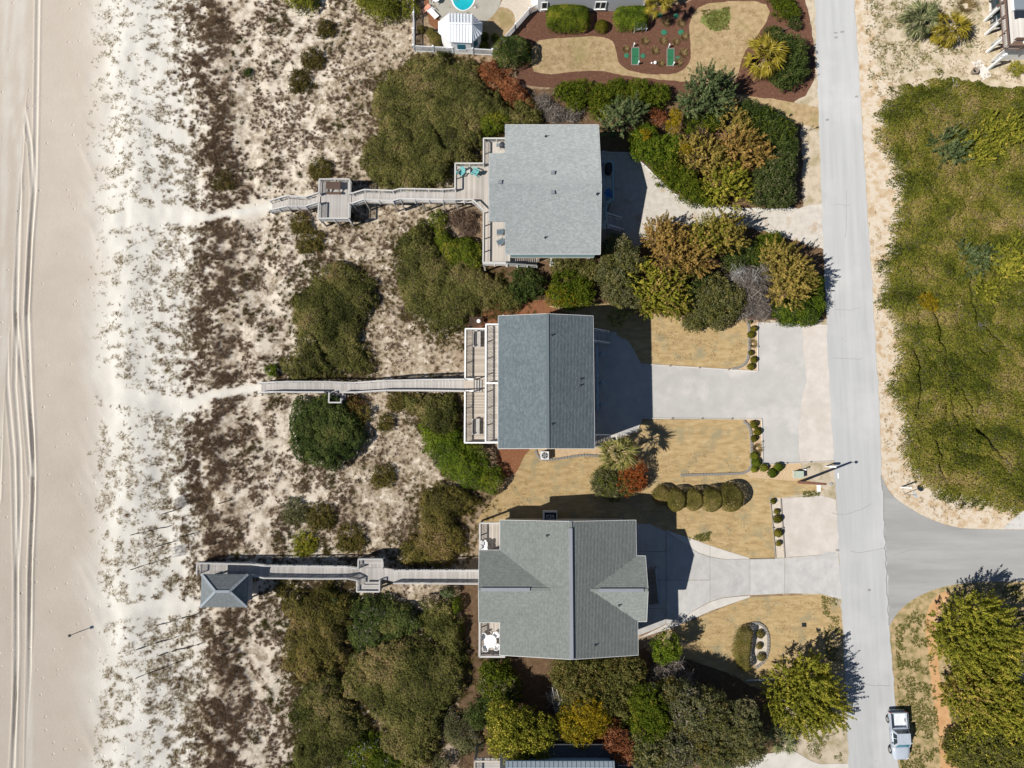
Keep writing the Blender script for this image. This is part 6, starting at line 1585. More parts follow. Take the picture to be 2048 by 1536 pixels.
# --- south-east trees
tree('cedar_tree', 'tree', 'bright yellow green cedar by the road north of the parked pickup', [(1615, 1370, 40, 5.0), (1640, 1395, 42, 4.6), (1580, 1400, 38, 4.2), (1610, 1425, 42, 4.0), (1660, 1425, 30, 3.4), (1575, 1360, 28, 4.2), (1625, 1345, 22, 5.4)], 'yellow_green', 'cedar', 36)
tree('cedar_tree', 'tree', 'largest yellow green cedar, east of the straw path', [(1930, 1265, 46, 5.4), (1970, 1245, 42, 5.8), (2000, 1280, 44, 5.4), (1950, 1310, 46, 4.8), (1905, 1280, 32, 4.0), (1990, 1325, 36, 4.6), (1965, 1220, 28, 6.2)], 'yellow_green', 'cedar', 37)
tree('cedar_tree', 'tree', 'yellow green cedar in the lower right, below the largest one', [(1960, 1385, 44, 4.8), (2000, 1400, 46, 4.8), (1925, 1395, 30, 3.8), (1980, 1430, 44, 4.2), (2040, 1420, 40, 4.6)], 'yellow_green', 'cedar', 38, mix=[('gold', (0, 2), .3)])
tree('shrub', 'shrub', 'dull olive shrub mass in the bottom right corner', [(1960, 1490, 44, 3.2), (2010, 1490, 46, 3.2), (1925, 1500, 30, 2.4), (2040, 1520, 40, 3.0), (1975, 1540, 44, 2.8)], 'olive', 'oak', 39, mix=[('yellow_green', (0, 1, 2), .35)])
# --- south belt
tree('oak_tree', 'tree', 'broad olive oak along the south wall of the grey green roofed house', [(1150, 1350, 40, 4.2), (1200, 1355, 44, 4.4), (1245, 1362, 36, 4.6), (1170, 1395, 44, 4.6), (1225, 1408, 44, 4.8), (1260, 1348, 28, 4.2), (1190, 1428, 34, 3.8)], 'olive', 'oak', 41, mix=[('olive_brown', (0, 1, 3, 5), .5)])
tree('oak_tree', 'tree', 'bright green oak in the centre of the south belt', [(1297, 1412, 30, 6.6), (1312, 1440, 30, 6.6), (1292, 1462, 26, 6.4)], 'green', 'oak', 42)
tree('shrub', 'shrub', 'vivid green bush at the south-east corner of the grey green roof', [(1335, 1298, 24, 4.4), (1325, 1310, 16, 3.8)], 'bright_green', 'oak', 43)
tree('oak_tree', 'tree', 'large grey olive oak in the south belt, east of the bright green one', [(1375, 1420, 40, 6.6), (1412, 1430, 42, 6.4), (1385, 1470, 44, 6.0), (1425, 1490, 40, 5.4), (1345, 1400, 30, 6.0), (1350, 1500, 38, 6.6), (1300, 1500, 36, 6.6)], 'grey_green', 'oak', 44, mix=[('olive', (1, 3, 6), .8), ('olive_brown', (2, 4), .7), ('twig', (0, 5), .12)])
tree('oak_tree', 'tree', 'grey green oak at the east end of the south belt', [(1480, 1460, 36, 5.6), (1500, 1490, 32, 4.6), (1465, 1500, 34, 4.4), (1488, 1430, 24, 5.6)], 'grey_green', 'oak', 45, mix=[('olive', (0, 1, 2), .5)])
twigs('bare_shrub', 'bare shrub', 'purplish grey leafless bush below the vivid green one', [(1330, 1345, 28, 4.6), (1312, 1368, 22, 4.2), (1350, 1328, 20, 4.2), (1365, 1360, 22, 4.6), (1335, 1390, 20, 4.6)], 'twig', n=560, seed=50)
twigs('bare_shrub', 'bare shrub', 'white leafless tree standing in the dark gap of the south belt', [(1115, 1395, 22, 3.4), (1125, 1420, 16, 3.2)], 'twig_pale', n=240, ln=1.3, seed=51)
tree('shrub', 'shrub', 'yellow leaved tree left of the rust coloured one', [(1178, 1428, 28, 5.6), (1195, 1446, 24, 5.4), (1140, 1450, 26, 5.0), (1160, 1475, 24, 5.4)], 'yellow', 'fine', 46, spread=.8, mix=[('yellow_green', (2, 3), .6)])
tree('pine_tree', 'tree', 'yellow green tree overhanging the dark roof at the bottom edge', [(1020, 1450, 34, 5.6), (1050, 1470, 38, 6.0), (1010, 1480, 30, 5.8), (1070, 1490, 32, 6.0), (1035, 1500, 32, 6.2), (1000, 1430, 24, 5.0), (1085, 1465, 26, 5.6)], 'yellow_green', 'oak', 47, spread=.8)
tree('shrub', 'shrub', 'rust leaved tree, brightest red of the south belt', [(1215, 1460, 24, 4.6), (1210, 1485, 20, 4.6), (1240, 1495, 26, 6.2), (1250, 1508, 18, 6.2)], 'rust', 'fine', 48, spread=.7)
tree('shrub', 'shrub', 'leafy green shrub below the round table balcony', [(990, 1345, 26, 2.2), (1010, 1370, 26, 2.2), (980, 1375, 22, 2.0), (1020, 1395, 20, 1.8)], 'green', 'oak', 49, mix=[('grey_green', (1, 2, 3), .6)])
tree('shrub', 'shrub', 'green shrub in the shade at the left edge of the south belt', [(960, 1430, 24, 2.0), (985, 1415, 22, 2.0)], 'deep_green', 'bush', 50)
tree('shrub', 'shrub', 'yellow shrub by the north-east house corner', [(2035, 136, 14, 1.2)], 'yellow_green', 'fine', 51)
tree('shrub', 'shrub', 'small bright green shrub west of the smooth thicket above the boardwalk end', [(540, 738, 11, 1.0), (545, 748, 8, .9)], 'bright_green', 'fine', 52)
tree('shrub', 'shrub', 'brown orange shrub beside the tiny railed landing', [(705, 808, 17, 1.2), (725, 825, 17, 1.1), (715, 845, 15, 1.0)], 'olive_brown', 'fine', 53, mix=[('rust', (0,), .4)])
for k, (a, b_, r, h, m_, lb) in enumerate(((598, 160, 22, .9, 'dune_olive', 'olive shrub with flat leaves on the north dune'), (625, 115, 22, .8, 'dune_olive', 'greenish brown shrub below the top dune shrub'), (650, 55, 18, .8, 'dune_olive', 'small brown green shrub near the top edge of the dune'),
        (770, 845, 16, .9, 'olive_brown', 'small brown shrub east of the round dark green one'), (765, 950, 22, .8, 'olive_brown', 'drawn out olive shrub in the bare sand between the boardwalks'), (640, 1030, 26, .9, 'olive_brown', 'brown green shrub with a shadowed east side in the sand between the boardwalks'),
        (610, 1085, 24, .9, 'yellow_green', 'yellow speckled dark shrub above the southern boardwalk'), (590, 1020, 24, .8, 'grey_green', 'grey green shrub in the shadowed hollow'), (700, 1075, 26, .8, 'olive_brown', 'low brown shrub above the bench bays'),
        (640, 335, 22, .9, 'olive_brown', 'olive brown shrub north of the bench platform'), (620, 480, 26, .9, 'olive_brown', 'olive shrub south-east of the bench platform steps'), (600, 445, 20, .8, 'olive_brown', 'olive shrub just below the stepped boardwalk'),
        (445, 360, 24, .8, 'dune_olive', 'mossy patch in the dark scrub band above the northern sand path'), (495, 143, 8, .5, 'deep_green', 'tiny round dark green shrub on white sand'), (845, 465, 16, .8, 'olive', 'low olive shrub beside the small bright green thicket'),
        (790, 800, 18, .8, 'olive_brown', 'low brown shrub under the long straight boardwalk'), (830, 340, 10, .7, 'green', 'fresh green sprig on the wide thicket'))):
    tree('shrub', 'shrub', lb, [(a, b_, r, h, .6), (a + r * .5, b_ + r * .5, r * .6, h * .8, .6), (a - r * .4, b_ + r * .6, r * .6, h * .8, .6)], m_, 'fine', 60 + k, trunk=False)

# --- clipped hedges and balls
def rrect(x0, y0, x1, y1, z, r=.35):
    a, b_ = P(x0, y1, z), P(x1, y0, z); cx, cy = (a.x + b_.x) / 2, (a.y + b_.y) / 2; w, h = (b_.x - a.x) / 2, (b_.y - a.y) / 2
    return [(cx + w * (abs(math.cos(t)) ** r) * (1 if math.cos(t) >= 0 else -1), cy + h * (abs(math.sin(t)) ** r) * (1 if math.sin(t) >= 0 else -1)) for t in [2 * math.pi * k / 24 for k in range(24)]]
clipped(rrect(1092, 10, 1181, 62, .9, .5), 1.7, 'big clipped green hedge left of the double window', mat='green', seed=1, edge=.7, lumph=.15, dens=340, L=.16, W=.09)
clipped(rrect(1227, 14, 1297, 58, .9, .5), 1.7, 'yellow flecked clipped hedge right of the double window', mat='bright_green', seed=2, edge=.7, lumph=.15, dens=340, L=.16, W=.09)
clipped(circle(1204, 51, 15, .6), 1.2, 'green ball bush between the two clipped hedges', 'ball_bush', 'bush', 'topiary', seed=3, edge=.8)
for k, (a, b_, r, h) in enumerate(((1325, 991, 18, 1.7), (1353, 999, 21, 2.1), (1389, 999, 20, 2.1), (1424, 999, 22, 2.3), (1463, 995, 25, 2.4))):
    clipped(circle(a, b_, r, h * .7, r * 1.12), h, ['smallest and brownest clipped bush, west end of the lawn hedge row', 'second clipped bush from the west in the lawn hedge row', 'middle clipped bush of the lawn hedge row', 'second clipped bush from the east in the lawn hedge row', 'largest clipped bush, east end of the lawn hedge row'][k],
            'clipped_bush', 'bush', 'olive_brown' if k == 0 else 'clipped', 'clipped bushes in a row on the lawn', 10 + k, edge=.55)
clipped(poly([(1470, 1275), (1480, 1257), (1497, 1252), (1507, 1262), (1505, 1290), (1502, 1315), (1503, 1340), (1490, 1345), (1473, 1330), (1466, 1305)], .9), 1.5, 'crescent clipped hedge beside the pebble bed of the south lawn', mat='clipped', seed=20, edge=.5)
for k, (a, b_, r) in enumerate(((1521, 1268, 8), (1519, 1292, 7), (1523, 1314, 9))):
    clipped(circle(a, b_, r, .3), .6, ['northern', 'middle', 'southern'][k] + ' small brown bush in the pebbles beside the crescent hedge', 'ball_bush', 'bush', 'olive_brown', 'small bushes in the south pebble bed', 21 + k, edge=.4)
BALLS = [(1501, 643, 4.5, 'tiny ball bush at the north end of the upper pebble strip'), (1508, 657, 7, 'upper of the touching pair of ball bushes by the parking gravel'), (1503, 669, 6.5, 'lower of the touching pair of ball bushes by the parking gravel'),
         (1503, 705, 5.5, 'small ball bush just below the orange grass in the upper strip'), (1509, 719, 7.5, 'second last ball bush of the upper pebble strip'), (1503, 733, 7, 'southernmost ball bush of the upper pebble strip'),
         (1508, 848, 8, 'northernmost ball bush of the lower pebble strip'), (1516, 863, 8, 'ball bush of the lower strip nearest the gravel parking'), (1509, 877, 7, 'third ball bush from the north in the lower strip'),
         (1510, 912, 8, 'ball bush right below the orange spiky plant'), (1513, 925, 9, 'large ball bush in the corner of the lower strip'), (1510, 938, 7, 'small ball bush behind the corner of the lower block border'),
         (1528, 935, 8.5, 'ball bush at the west end of the row by the utility box'), (1558, 934, 9, 'biggest ball bush of the row by the utility box'), (1545, 946, 9, 'ball bush in front of the biggest one by the utility box'),
         (1548, 1003, 5, 'topmost little bush in the pale pebble strip'), (1555, 1023, 5, 'second little bush from the top in the pale pebble strip'), (1556, 1038, 8, 'round green ball in the middle of the pale pebble strip'), (1557, 1066, 8, 'round ball with a gap round it in the lower half of the pale pebble strip'), (1558, 1087, 6, 'flattened olive bush at the bottom of the pale pebble strip')]
for k, (a, b_, r, lb) in enumerate(BALLS):
    clipped(circle(a, b_, r, .4, n=14), r / 17.4 * 1.7, lb, 'ball_bush', 'bush', 'topiary' if k not in (9, 10, 11, 12, 13, 14) else 'green', 'ball bushes along the driveways', 30 + k, edge=r / 17.4 * .95, dens=700)
for k, (a, b_, r, h, lb) in enumerate(((842, 58, 9, 1.0, 'shaded bush behind the west fence of the pool yard'), (861, 65, 10, 1.0, 'brown bush left of the pool house'), (871, 80, 14, 1.3, 'large olive ball bush at the south-west corner of the pool house'), (969, 72, 9, .9, 'bush in the shadow right of the pool house'), (990, 76, 9, .9, 'easternmost bush in the pool house shadow'), (968, 91, 11, .7, 'flat shaded bush between pool house and fence'))):
    clipped(circle(a, b_, r, h * .4), h, lb, 'ball_bush', 'bush', 'clipped' if k < 3 else 'green', 'bushes round the pool house', 60 + k, edge=.5)
# dry grass rings in the mulch
def grass_ring(a, b_, r, lb, seed):
    rng = np.random.default_rng(seed + 3000)
    x, y = XY(a, b_); r = r / 17; n = 230
    ph = rng.random(n) * 6.283; q = r * (.35 + .3 * rng.random(n))
    base = np.stack([x + q * np.cos(ph) * .7, y + q * np.sin(ph) * .7, np.full(n, .02)], -1)
    d = np.stack([np.cos(ph), np.sin(ph), .35 + .5 * rng.random(n)], -1) + .25 * rng.normal(size=(n, 3))
    tip = base + d * r * .75
    s = np.cross(d, [0, 0, 1.0]); s /= np.linalg.norm(s, axis=1, keepdims=True) + 1e-9
    V = np.stack([base - s * .025, base + s * .025, tip], 1)
    t = thing('grass_clump', (x, y, 0), lb, 'grass clump', 'dry grass clumps in the mulch')
    quads_mesh('blades', V, M['dune_grass'], rng.random(n) * .8, t)
for k, (a, b_, r, lb) in enumerate(((1331, 46, 9, 'large ring shaped dry grass clump under the palm'), (1361, 48, 8, 'dry grass clump right of the large ring shaped one'), (1368, 75, 8, 'dry grass clump by the right green lid'), (1289, 83, 8, 'dry grass clump above the left green mat'), (1325, 83, 8, 'dry grass clump below the left green lid of the upper pair'),
        (1351, 85, 7, 'dry grass clump directly above the right green mat'), (1251, 99, 7, 'dark dry grass clump left of the left green mat'), (1309, 103, 8, 'dry grass clump midway between the two green mats'), (1366, 108, 9, 'dry grass clump right of the right green mat'), (1321, 128, 7, 'dry grass clump next to the two white balls'), (1357, 126, 8, 'dry grass clump at the lower right corner of the right green mat'))):
    grass_ring(a, b_, r, lb, k)
for k, (a, b_, lb) in enumerate(((1505, 688, 'spiky orange grass in the upper pebble strip'), (1514, 897, 'spiky orange plant with a dark shadow in the lower pebble strip'), (1930, 12, 'long yellow grass tuft at the top edge between the palms and the deck'))):
    grass_ring(a, b_, (8, 9, 22)[k], lb, 40 + k)

# --- palms
def frond_geo(rng, L=1.5, fan=.75, nb=15, droop=.5):
    Q = []
    p0 = np.zeros(3); pts = []
    for i in range(5):
        f = i / 4; pts.append(np.array([L * f, 0, .35 * f - droop * f * f]))
    for a, b_ in zip(pts[:-1], pts[1:]):
        s = np.array([0, .025, 0]); Q.append([a - s, a + s, b_ + s, b_ - s])
    c = pts[-1]; ax = (pts[-1] - pts[-2]); ax /= np.linalg.norm(ax)
    for k in range(nb):
        t = (k / (nb - 1) - .5) * math.radians(200)
        d = ax * math.cos(t) + np.array([0, 1, 0]) * math.sin(t) + rng.normal(size=3) * .06
        l = fan * (.75 + .35 * math.cos(t)) * (.85 + .3 * rng.random())
        m = c + d * l * .55 + np.array([0, 0, .03]); e_ = c + d * l + np.array([0, 0, -.22 * l - .12 * rng.random()])
        s = np.cross(d, [0, 0, 1]); s /= np.linalg.norm(s) + 1e-9; s *= .042
        Q.append([c - s * .3, c + s * .3, m + s, m - s]); Q.append([m - s, m + s, e_ + s * .1, e_ - s * .1])
    return np.array(Q)
FR = {}
def palm(px_, py_, h, r, label, mat='palm', n=34, seed=0, base=None):
    rng = np.random.default_rng(seed + 4000)
    x, y = XY(px_, py_, h)
    bx_, by_ = (x, y) if base is None else XY(*base)
    root = thing('palm_tree', (bx_, by_, 0), label, 'palm', 'palms')
    pts = [(bx_ + (x - bx_) * f ** 1.3, by_ + (y - by_) * f ** 1.3, h * f) for f in (0, .25, .5, .75, .97)]
    if h > .8: tube('trunk', M['bark'], root, pts, [.22, .17, .16, .17, .2], 9)
    key = mat
    if key not in FR:
        FR[key] = []
        for v in range(4):
            q = frond_geo(rng, .95, .62, 15, .25 + .25 * v)
            o_ = quads_mesh('frond', q, M[mat], np.clip(.5 + .3 * rng.normal(size=len(q)), 0, 1)); FR[key].append(o_.data); bpy.data.objects.remove(o_)
    s = r / 17.5 / 1.45
    for k in range(n):
        me_ = FR[key][rng.integers(0, 4)]
        o = link('frond', me_, root)
        el = math.radians(rng.uniform(-25, 65)) if k > 5 else math.radians(rng.uniform(55, 80))
        az = 2.399 * k + rng.normal() * .2; ss = s * rng.uniform(.85, 1.12)
        R_ = Matrix.Rotation(az, 4, 'Z') @ Matrix.Rotation(-el, 4, 'Y') @ Matrix.Rotation(rng.normal() * .4, 4, 'X')
        o.matrix_basis = Matrix.Translation((x - bx_, y - by_, h - .02)) @ R_ @ Matrix.Scale(ss, 4)
        TRI[0] += 68
palm(1238, 906, 4.6, 31, 'tall palm with pale green fronds at the south-east corner of the slate roofed house', seed=1, n=40, base=(1231, 908))
palm(1316, 2, 3.6, 26, 'palm at the top edge leaning over the mulch bed', 'palm_yellow', seed=2, base=(1303, 38))
palm(1533, 113, 2.6, 38, 'big yellow green palm in front of the round dark oak', 'palm_yellow', seed=3, n=44)
palm(1838, 42, 1.4, 36, 'bluish green palm, left one of the pair in the north-east yard', 'palm_blue', seed=4, n=44)
palm(1898, 60, 1.5, 36, 'yellow green palm, right one of the pair in the north-east yard', 'palm_yellow', seed=5, n=44)
palm(1238, 633, 2.0, 22, 'small palm half in the shadow of the slate roof', seed=6, n=26)
palm(1564, 1476, 1.0, 27, 'low grey green palm at the south kerb by the road', 'palm_blue', seed=7, n=30)

# ------------------------------------------------------------------ dune grass, brush and weeds (nobody could count them)
def scatter(n, pxr, pyr, rng):
    px_ = pxr[0] + rng.random(n) * (pxr[1] - pxr[0]); py_ = pyr[0] + rng.random(n) * (pyr[1] - pyr[0])
    pz = np.zeros(n)
    u = (px_ - 1024) / F_PX; v = (768 - py_) / F_PX
    dx, dy, dz = u, v * CT + ST, v * ST - CT
    t = -CAM_H / dz
    return dx * t, dy * t, px_, py_
KEEP_OUT = [poly(q, .8) for q in ([(640, 357), (697, 357), (697, 438), (640, 438)], [(395, 1125), (500, 1125), (500, 1214), (402, 1214)])]
def free(x, y, px_, py_, pad=14):
    pd = np.minimum.reduce([polyline_dist(px_, py_, p) for p in PATHS])
    ok = pd > pad * (.7 + .6 * vnoise(x, y, 31))
    return ok
rng = np.random.default_rng(77)
# sea oats on the white foredune: sparse tufts in drifts
x, y, a, b_ = scatter(90000, (168, 430), (-60, 1600), rng)
dn = fbm(x / .9, y / .6, 55) + .26 * (fbm(x / 5, y / 5, 56) - .5)
pr_ = sstep(.44, .64, dn) * (.18 + .82 * sstep(188, 225, a)) * (1 - .55 * np.exp(-((a - 285) / 14.0) ** 2)) * (.7 + .6 * sstep(270, 390, a))
ok = (rng.random(len(x)) < pr_ * .62) & free(x, y, a, b_, 17) & (a > 172 + 25 * vnoise(y / 3, y * 0, 91))
x, y = x[ok], y[ok]
V, ii = blades(x, y, gz(x, y), 8, .20 + .32 * rng.random(len(x)) ** 2, .016, rng, (.4, .1), .8, .6)
o = quads_mesh('dune_grass', V, M['dune_grass'], (.5 * rng.random(len(x)))[ii] + .3 * rng.random(len(ii))); o['kind'] = 'stuff'
# dark scrub band and the brown cushions behind it
def brush(name, n, pxr, prob, size, per, mat, seed, wd=.02, up=.7, pad=12):
    rng = np.random.default_rng(seed)
    x, y, a, b_ = scatter(n, pxr, (-60, 1600), rng)
    ok = (rng.random(n) < prob(x, y, a, b_)) & free(x, y, a, b_, pad * .75)
    x, y = x[ok], y[ok]
    s = size[0] + (size[1] - size[0]) * rng.random(len(x)) ** 1.5
    V, ii = blades(x, y, gz(x, y), per, s, wd, rng, (.1, .05), .9, up)
    tn = .35 * (fbm(x / 3, y / 3, seed + 1))[ii] + .42 * rng.random(len(x))[ii] + .34 * rng.random(len(ii)) - .06
    o = quads_mesh(name, V, M[mat], tn); o['kind'] = 'stuff'
    return o
def band_x(b_):
    return np.interp(b_, [-60, 0, 130, 250, 350, 480, 600, 700, 760, 830, 900, 1000, 1060, 1200, 1350, 1450, 1600], [415, 415, 402, 428, 445, 450, 425, 432, 440, 442, 412, 420, 432, 440, 462, 448, 450])
brush('dune_brush', 19000, (340, 540), lambda x, y, a, b_: np.exp(-((a - band_x(b_) - 90 * (fbm(x / 2, y / 3, 5) - .5)) / 36.0) ** 2) * (.06 + .85 * sstep(.40, .58, fbm(x / 1.1, y / 1.1, 6))), (.28, .74), 40, 'dune_brush', 201, .02, .95)
brush('dune_brush', 46000, (330, 820), lambda x, y, a, b_: sstep(.44, .56, fbm(x / 1.5, y / 1.5, 7)) * sstep(350, 450, a) * (1 - .75 * sstep(640, 800, a)) * .62, (.2, .55), 24, 'dune_brush', 202, .022, .95)
brush('dune_brush', 9000, (430, 780), lambda x, y, a, b_: sstep(.53, .64, fbm(x / 2.3, y / 2.3, 9)) * sstep(400, 500, a) * (1 - sstep(660, 780, a)) * .5, (.3, .7), 40, 'dune_olive', 203, .022)
brush('dune_brush', 20000, (540, 960), lambda x, y, a, b_: sstep(.42, .58, fbm(x / 1.0, y / 1.0, 13)) * sstep(560, 700, a) * (1 - sstep(900, 960, a)) * .38, (.16, .40), 26, 'straw_blade', 204, .018)
brush('dune_brush', 16000, (540, 960), lambda x, y, a, b_: sstep(.47, .58, fbm(x / 1.2, y / 1.2, 14)) * sstep(600, 720, a) * (1 - sstep(900, 960, a)) * .42, (.2, .5), 32, 'dune_brush', 205, .02)
brush('dune_brush', 16000, (235, 420), lambda x, y, a, b_: sstep(.50, .60, fbm(x / .9, y / .7, 17)) * (.15 + .85 * sstep(270, 380, a)) * .35, (.16, .42), 20, 'dune_brush', 206, .018, .7, 24)
# weeds and short green tufts on the east verges and in the north-east yard
def weeds(name, pts, n, mat, ln, seed, thr=.5, per=7, cell=.8):
    rng = np.random.default_rng(seed + 6000)
    pl = np.array(poly(pts)); lo, hi = pl.min(0), pl.max(0)
    x = lo[0] + rng.random(n) * (hi[0] - lo[0]); y = lo[1] + rng.random(n) * (hi[1] - lo[1])
    ok = (signed_dist(x, y, pl) > .1) & (fbm(x / cell, y / cell, seed) > thr)
    x, y = x[ok], y[ok]
    V, ii = blades(x, y, np.zeros(len(x)) + .04, per, ln * (.6 + .8 * rng.random(len(x))), .018, rng, (0, 0), 1.0, .5)
    o = quads_mesh(name, V, M[mat], rng.random(len(ii))); o['kind'] = 'stuff'
weeds('grass', [(1788, 1255), (1850, 1200), (1870, 1300), (1885, 1560), (1800, 1560)], 5200, 'weed', .18, 1, .5)
weeds('grass', [(1725, -20), (1960, -20), (1960, 120), (1850, 135), (1735, 180)], 5200, 'weed', .18, 2, .54)
weeds('grass', [(1725, 0), (2000, 0), (2048, 170), (1860, 150), (1760, 210), (1740, 180)], 4200, 'straw_blade', .2, 3, .5)
weeds('grass', [(1735, 420), (1800, 420), (1765, 560), (1775, 640), (1810, 720), (1800, 800), (1820, 940), (1900, 1000), (2040, 1025), (2040, 1055), (1900, 1050), (1775, 980), (1760, 800)], 5200, 'straw_blade', .2, 4, .5)
weeds('grass', [(1400, 20), (1460, 12), (1460, 60), (1420, 65)], 1500, 'weed', .14, 5, .4)
weeds('grass', [(1640, 1190), (1682, 1195), (1690, 1330), (1650, 1320)], 1400, 'weed', .14, 6, .52)
weeds('grass', [(1365, 1075), (1425, 1060), (1420, 1085), (1380, 1082)], 700, 'weed', .16, 7, .42)
weeds('grass', [(1570, 1450), (1690, 1450), (1690, 1525), (1640, 1520), (1590, 1500)], 1500, 'weed', .16, 8, .55)
weeds('grass', [(1595, 980), (1645, 980), (1640, 995), (1598, 996)], 300, 'weed', .16, 9, .4)
weeds('grass', [(950, 900), (1500, 900), (1500, 1110), (1000, 1040)], 6000, 'straw_blade', .1, 10, .5, 5, 1.2)
weeds('grass', [(1285, 640), (1490, 645), (1490, 725), (1285, 722)], 2600, 'straw_blade', .09, 12, .46, 4, 1.0)
weeds('grass', [(1350, 1260), (1500, 1200), (1660, 1200), (1680, 1330), (1500, 1365)], 3600, 'straw_blade', .1, 13, .46, 4, 1.0)
weeds('grass', [(1070, 85), (1225, 80), (1230, 140), (1070, 140)], 2000, 'straw_blade', .09, 14, .46, 4, 1.0)
weeds('grass', [(1385, 10), (1530, 10), (1480, 160), (1390, 155)], 2600, 'straw_blade', .1, 15, .46, 4, 1.0)
weeds('grass', [(2000, 1170), (2060, 1165), (2060, 1340), (2020, 1340)], 1600, 'weed', .18, 11, .5)

# ------------------------------------------------------------------ furniture and small things
def adirondack(c, rz, mat, label, group=None, cat='chair', name='garden_chair'):
    """slatted garden chair facing local -y"""
    t = thing(name, c, label, cat, group, rz)
    def b(nm, p, s, rx=0.0):
        o = link(nm, cube_mesh(M[mat], nm), t); o.location = p; o.scale = s; o.rotation_euler = (rx, 0, 0); return o
    for k in range(5): b('back_slat', (-.22 + .11 * k, .30, .62), (.095, .03, .80 - .05 * abs(k - 2)), math.radians(-24))
    for k in range(4): b('seat_slat', (0, -.30 + .14 * k, .40 - .028 * k), (.54, .125, .03), math.radians(-10))
    for q in (-1, 1):
        b('armrest', (q * .34, -.05, .58), (.13, .72, .03)); b('leg', (q * .31, -.36, .28), (.05, .1, .57)); b('leg', (q * .27, .18, .16), (.04, .75, .09), math.radians(-14))
    return t
adirondack(P(923, 347, DZ1), math.radians(-70) + math.pi * .15, 'teal_plastic', 'left teal garden chair on the square deck platform', 'teal chairs on the platform')
adirondack(P(951, 347, DZ1), math.radians(-115), 'teal_plastic', 'right teal garden chair on the square deck platform', 'teal chairs on the platform')
t = thing('side_table', P(937, 345, DZ1), 'small pale side table between the two teal garden chairs', 'table')
box('table_top', M['rail_wood'], t, t.location + Vector((0, 0, .45)), (.42, .42, .03))
for q in (-.16, .16):
    for r in (-.16, .16): box('leg', M['rail_wood'], t, t.location + Vector((q, r, .22)), (.04, .04, .44))
def sling(c, rz, label, mat='slate_fabric'):
    t = thing('deck_chair', c, label, 'chair', 'slate chairs under the eave', rz)
    for nm, p, s, rx, m_ in (('seat', (0, -.05, .40), (.55, .52, .03), 0, mat), ('backrest', (0, .34, .70), (.55, .03, .66), -20, mat)):
        o = link(nm, cube_mesh(M[m_], nm), t); o.location = p; o.scale = s; o.rotation_euler = (math.radians(rx), 0, 0)
    for q in (-1, 1):
        for p, s in (((q * .29, -.28, .30), (.04, .04, .60)), ((q * .29, .22, .22), (.04, .04, .44)), ((q * .29, -.02, .60), (.06, .58, .03))):
            o = link('frame', cube_mesh(M['metal_grey'], 'frame'), t); o.location = p; o.scale = s
sling(P(999, 467, DZ1), math.radians(-90), 'northern slate coloured deck chair by the eave of the pale roof')
sling(P(1000, 487, DZ1), math.radians(-65), 'southern slate coloured deck chair by the eave of the pale roof')
t = thing('barbecue_grill', P(1005, 296, DZ1), 'dark covered grill on the north end of the pale roofed house deck', 'grill')
lathe('lid', M['dark_vent'], t, t.location + Vector((0, 0, .75)), [(.32, 0), (.34, .1), (.28, .28), (.1, .36)], 14)
box('firebox', M['dark_vent'], t, t.location + Vector((0, 0, .62)), (.62, .46, .26)); box('side_shelf', M['metal_grey'], t, t.location + Vector((-.5, 0, .74)), (.36, .42, .03))
for q in (-.26, .26):
    for r in (-.18, .18): box('leg', M['black'], t, t.location + Vector((q, r, .25)), (.04, .04, .5))
t = thing('barbecue_grill', P(1216, 341, DZ1), 'black covered grill on the shaded street side porch', 'grill')
lathe('cover', M['black'], t, t.location, [(.42, .05), (.46, .5), (.40, .85), (.25, 1.02), (.05, 1.05)], 14, 1.0, 1.5)
for q in (-.3, .3): lathe('wheel', M['rubber'], t, t.location + Vector((q, -.4, 0)), [(.08, 0), (.08, .06)], 10)
adirondack(P(1216, 391, DZ1), math.radians(20), 'blue_plastic', 'blue plastic chair on the shaded street side porch')
for a, b_, lb, rz_ in ((967, 1087, 'northern white plastic chair on the north-west corner balcony', -90), (967, 1097, 'southern white plastic chair on the north-west corner balcony', -84)):
    adirondack(P(a, b_, Z3), math.radians(rz_), 'white_plastic', lb, 'white chairs on the corner balcony')
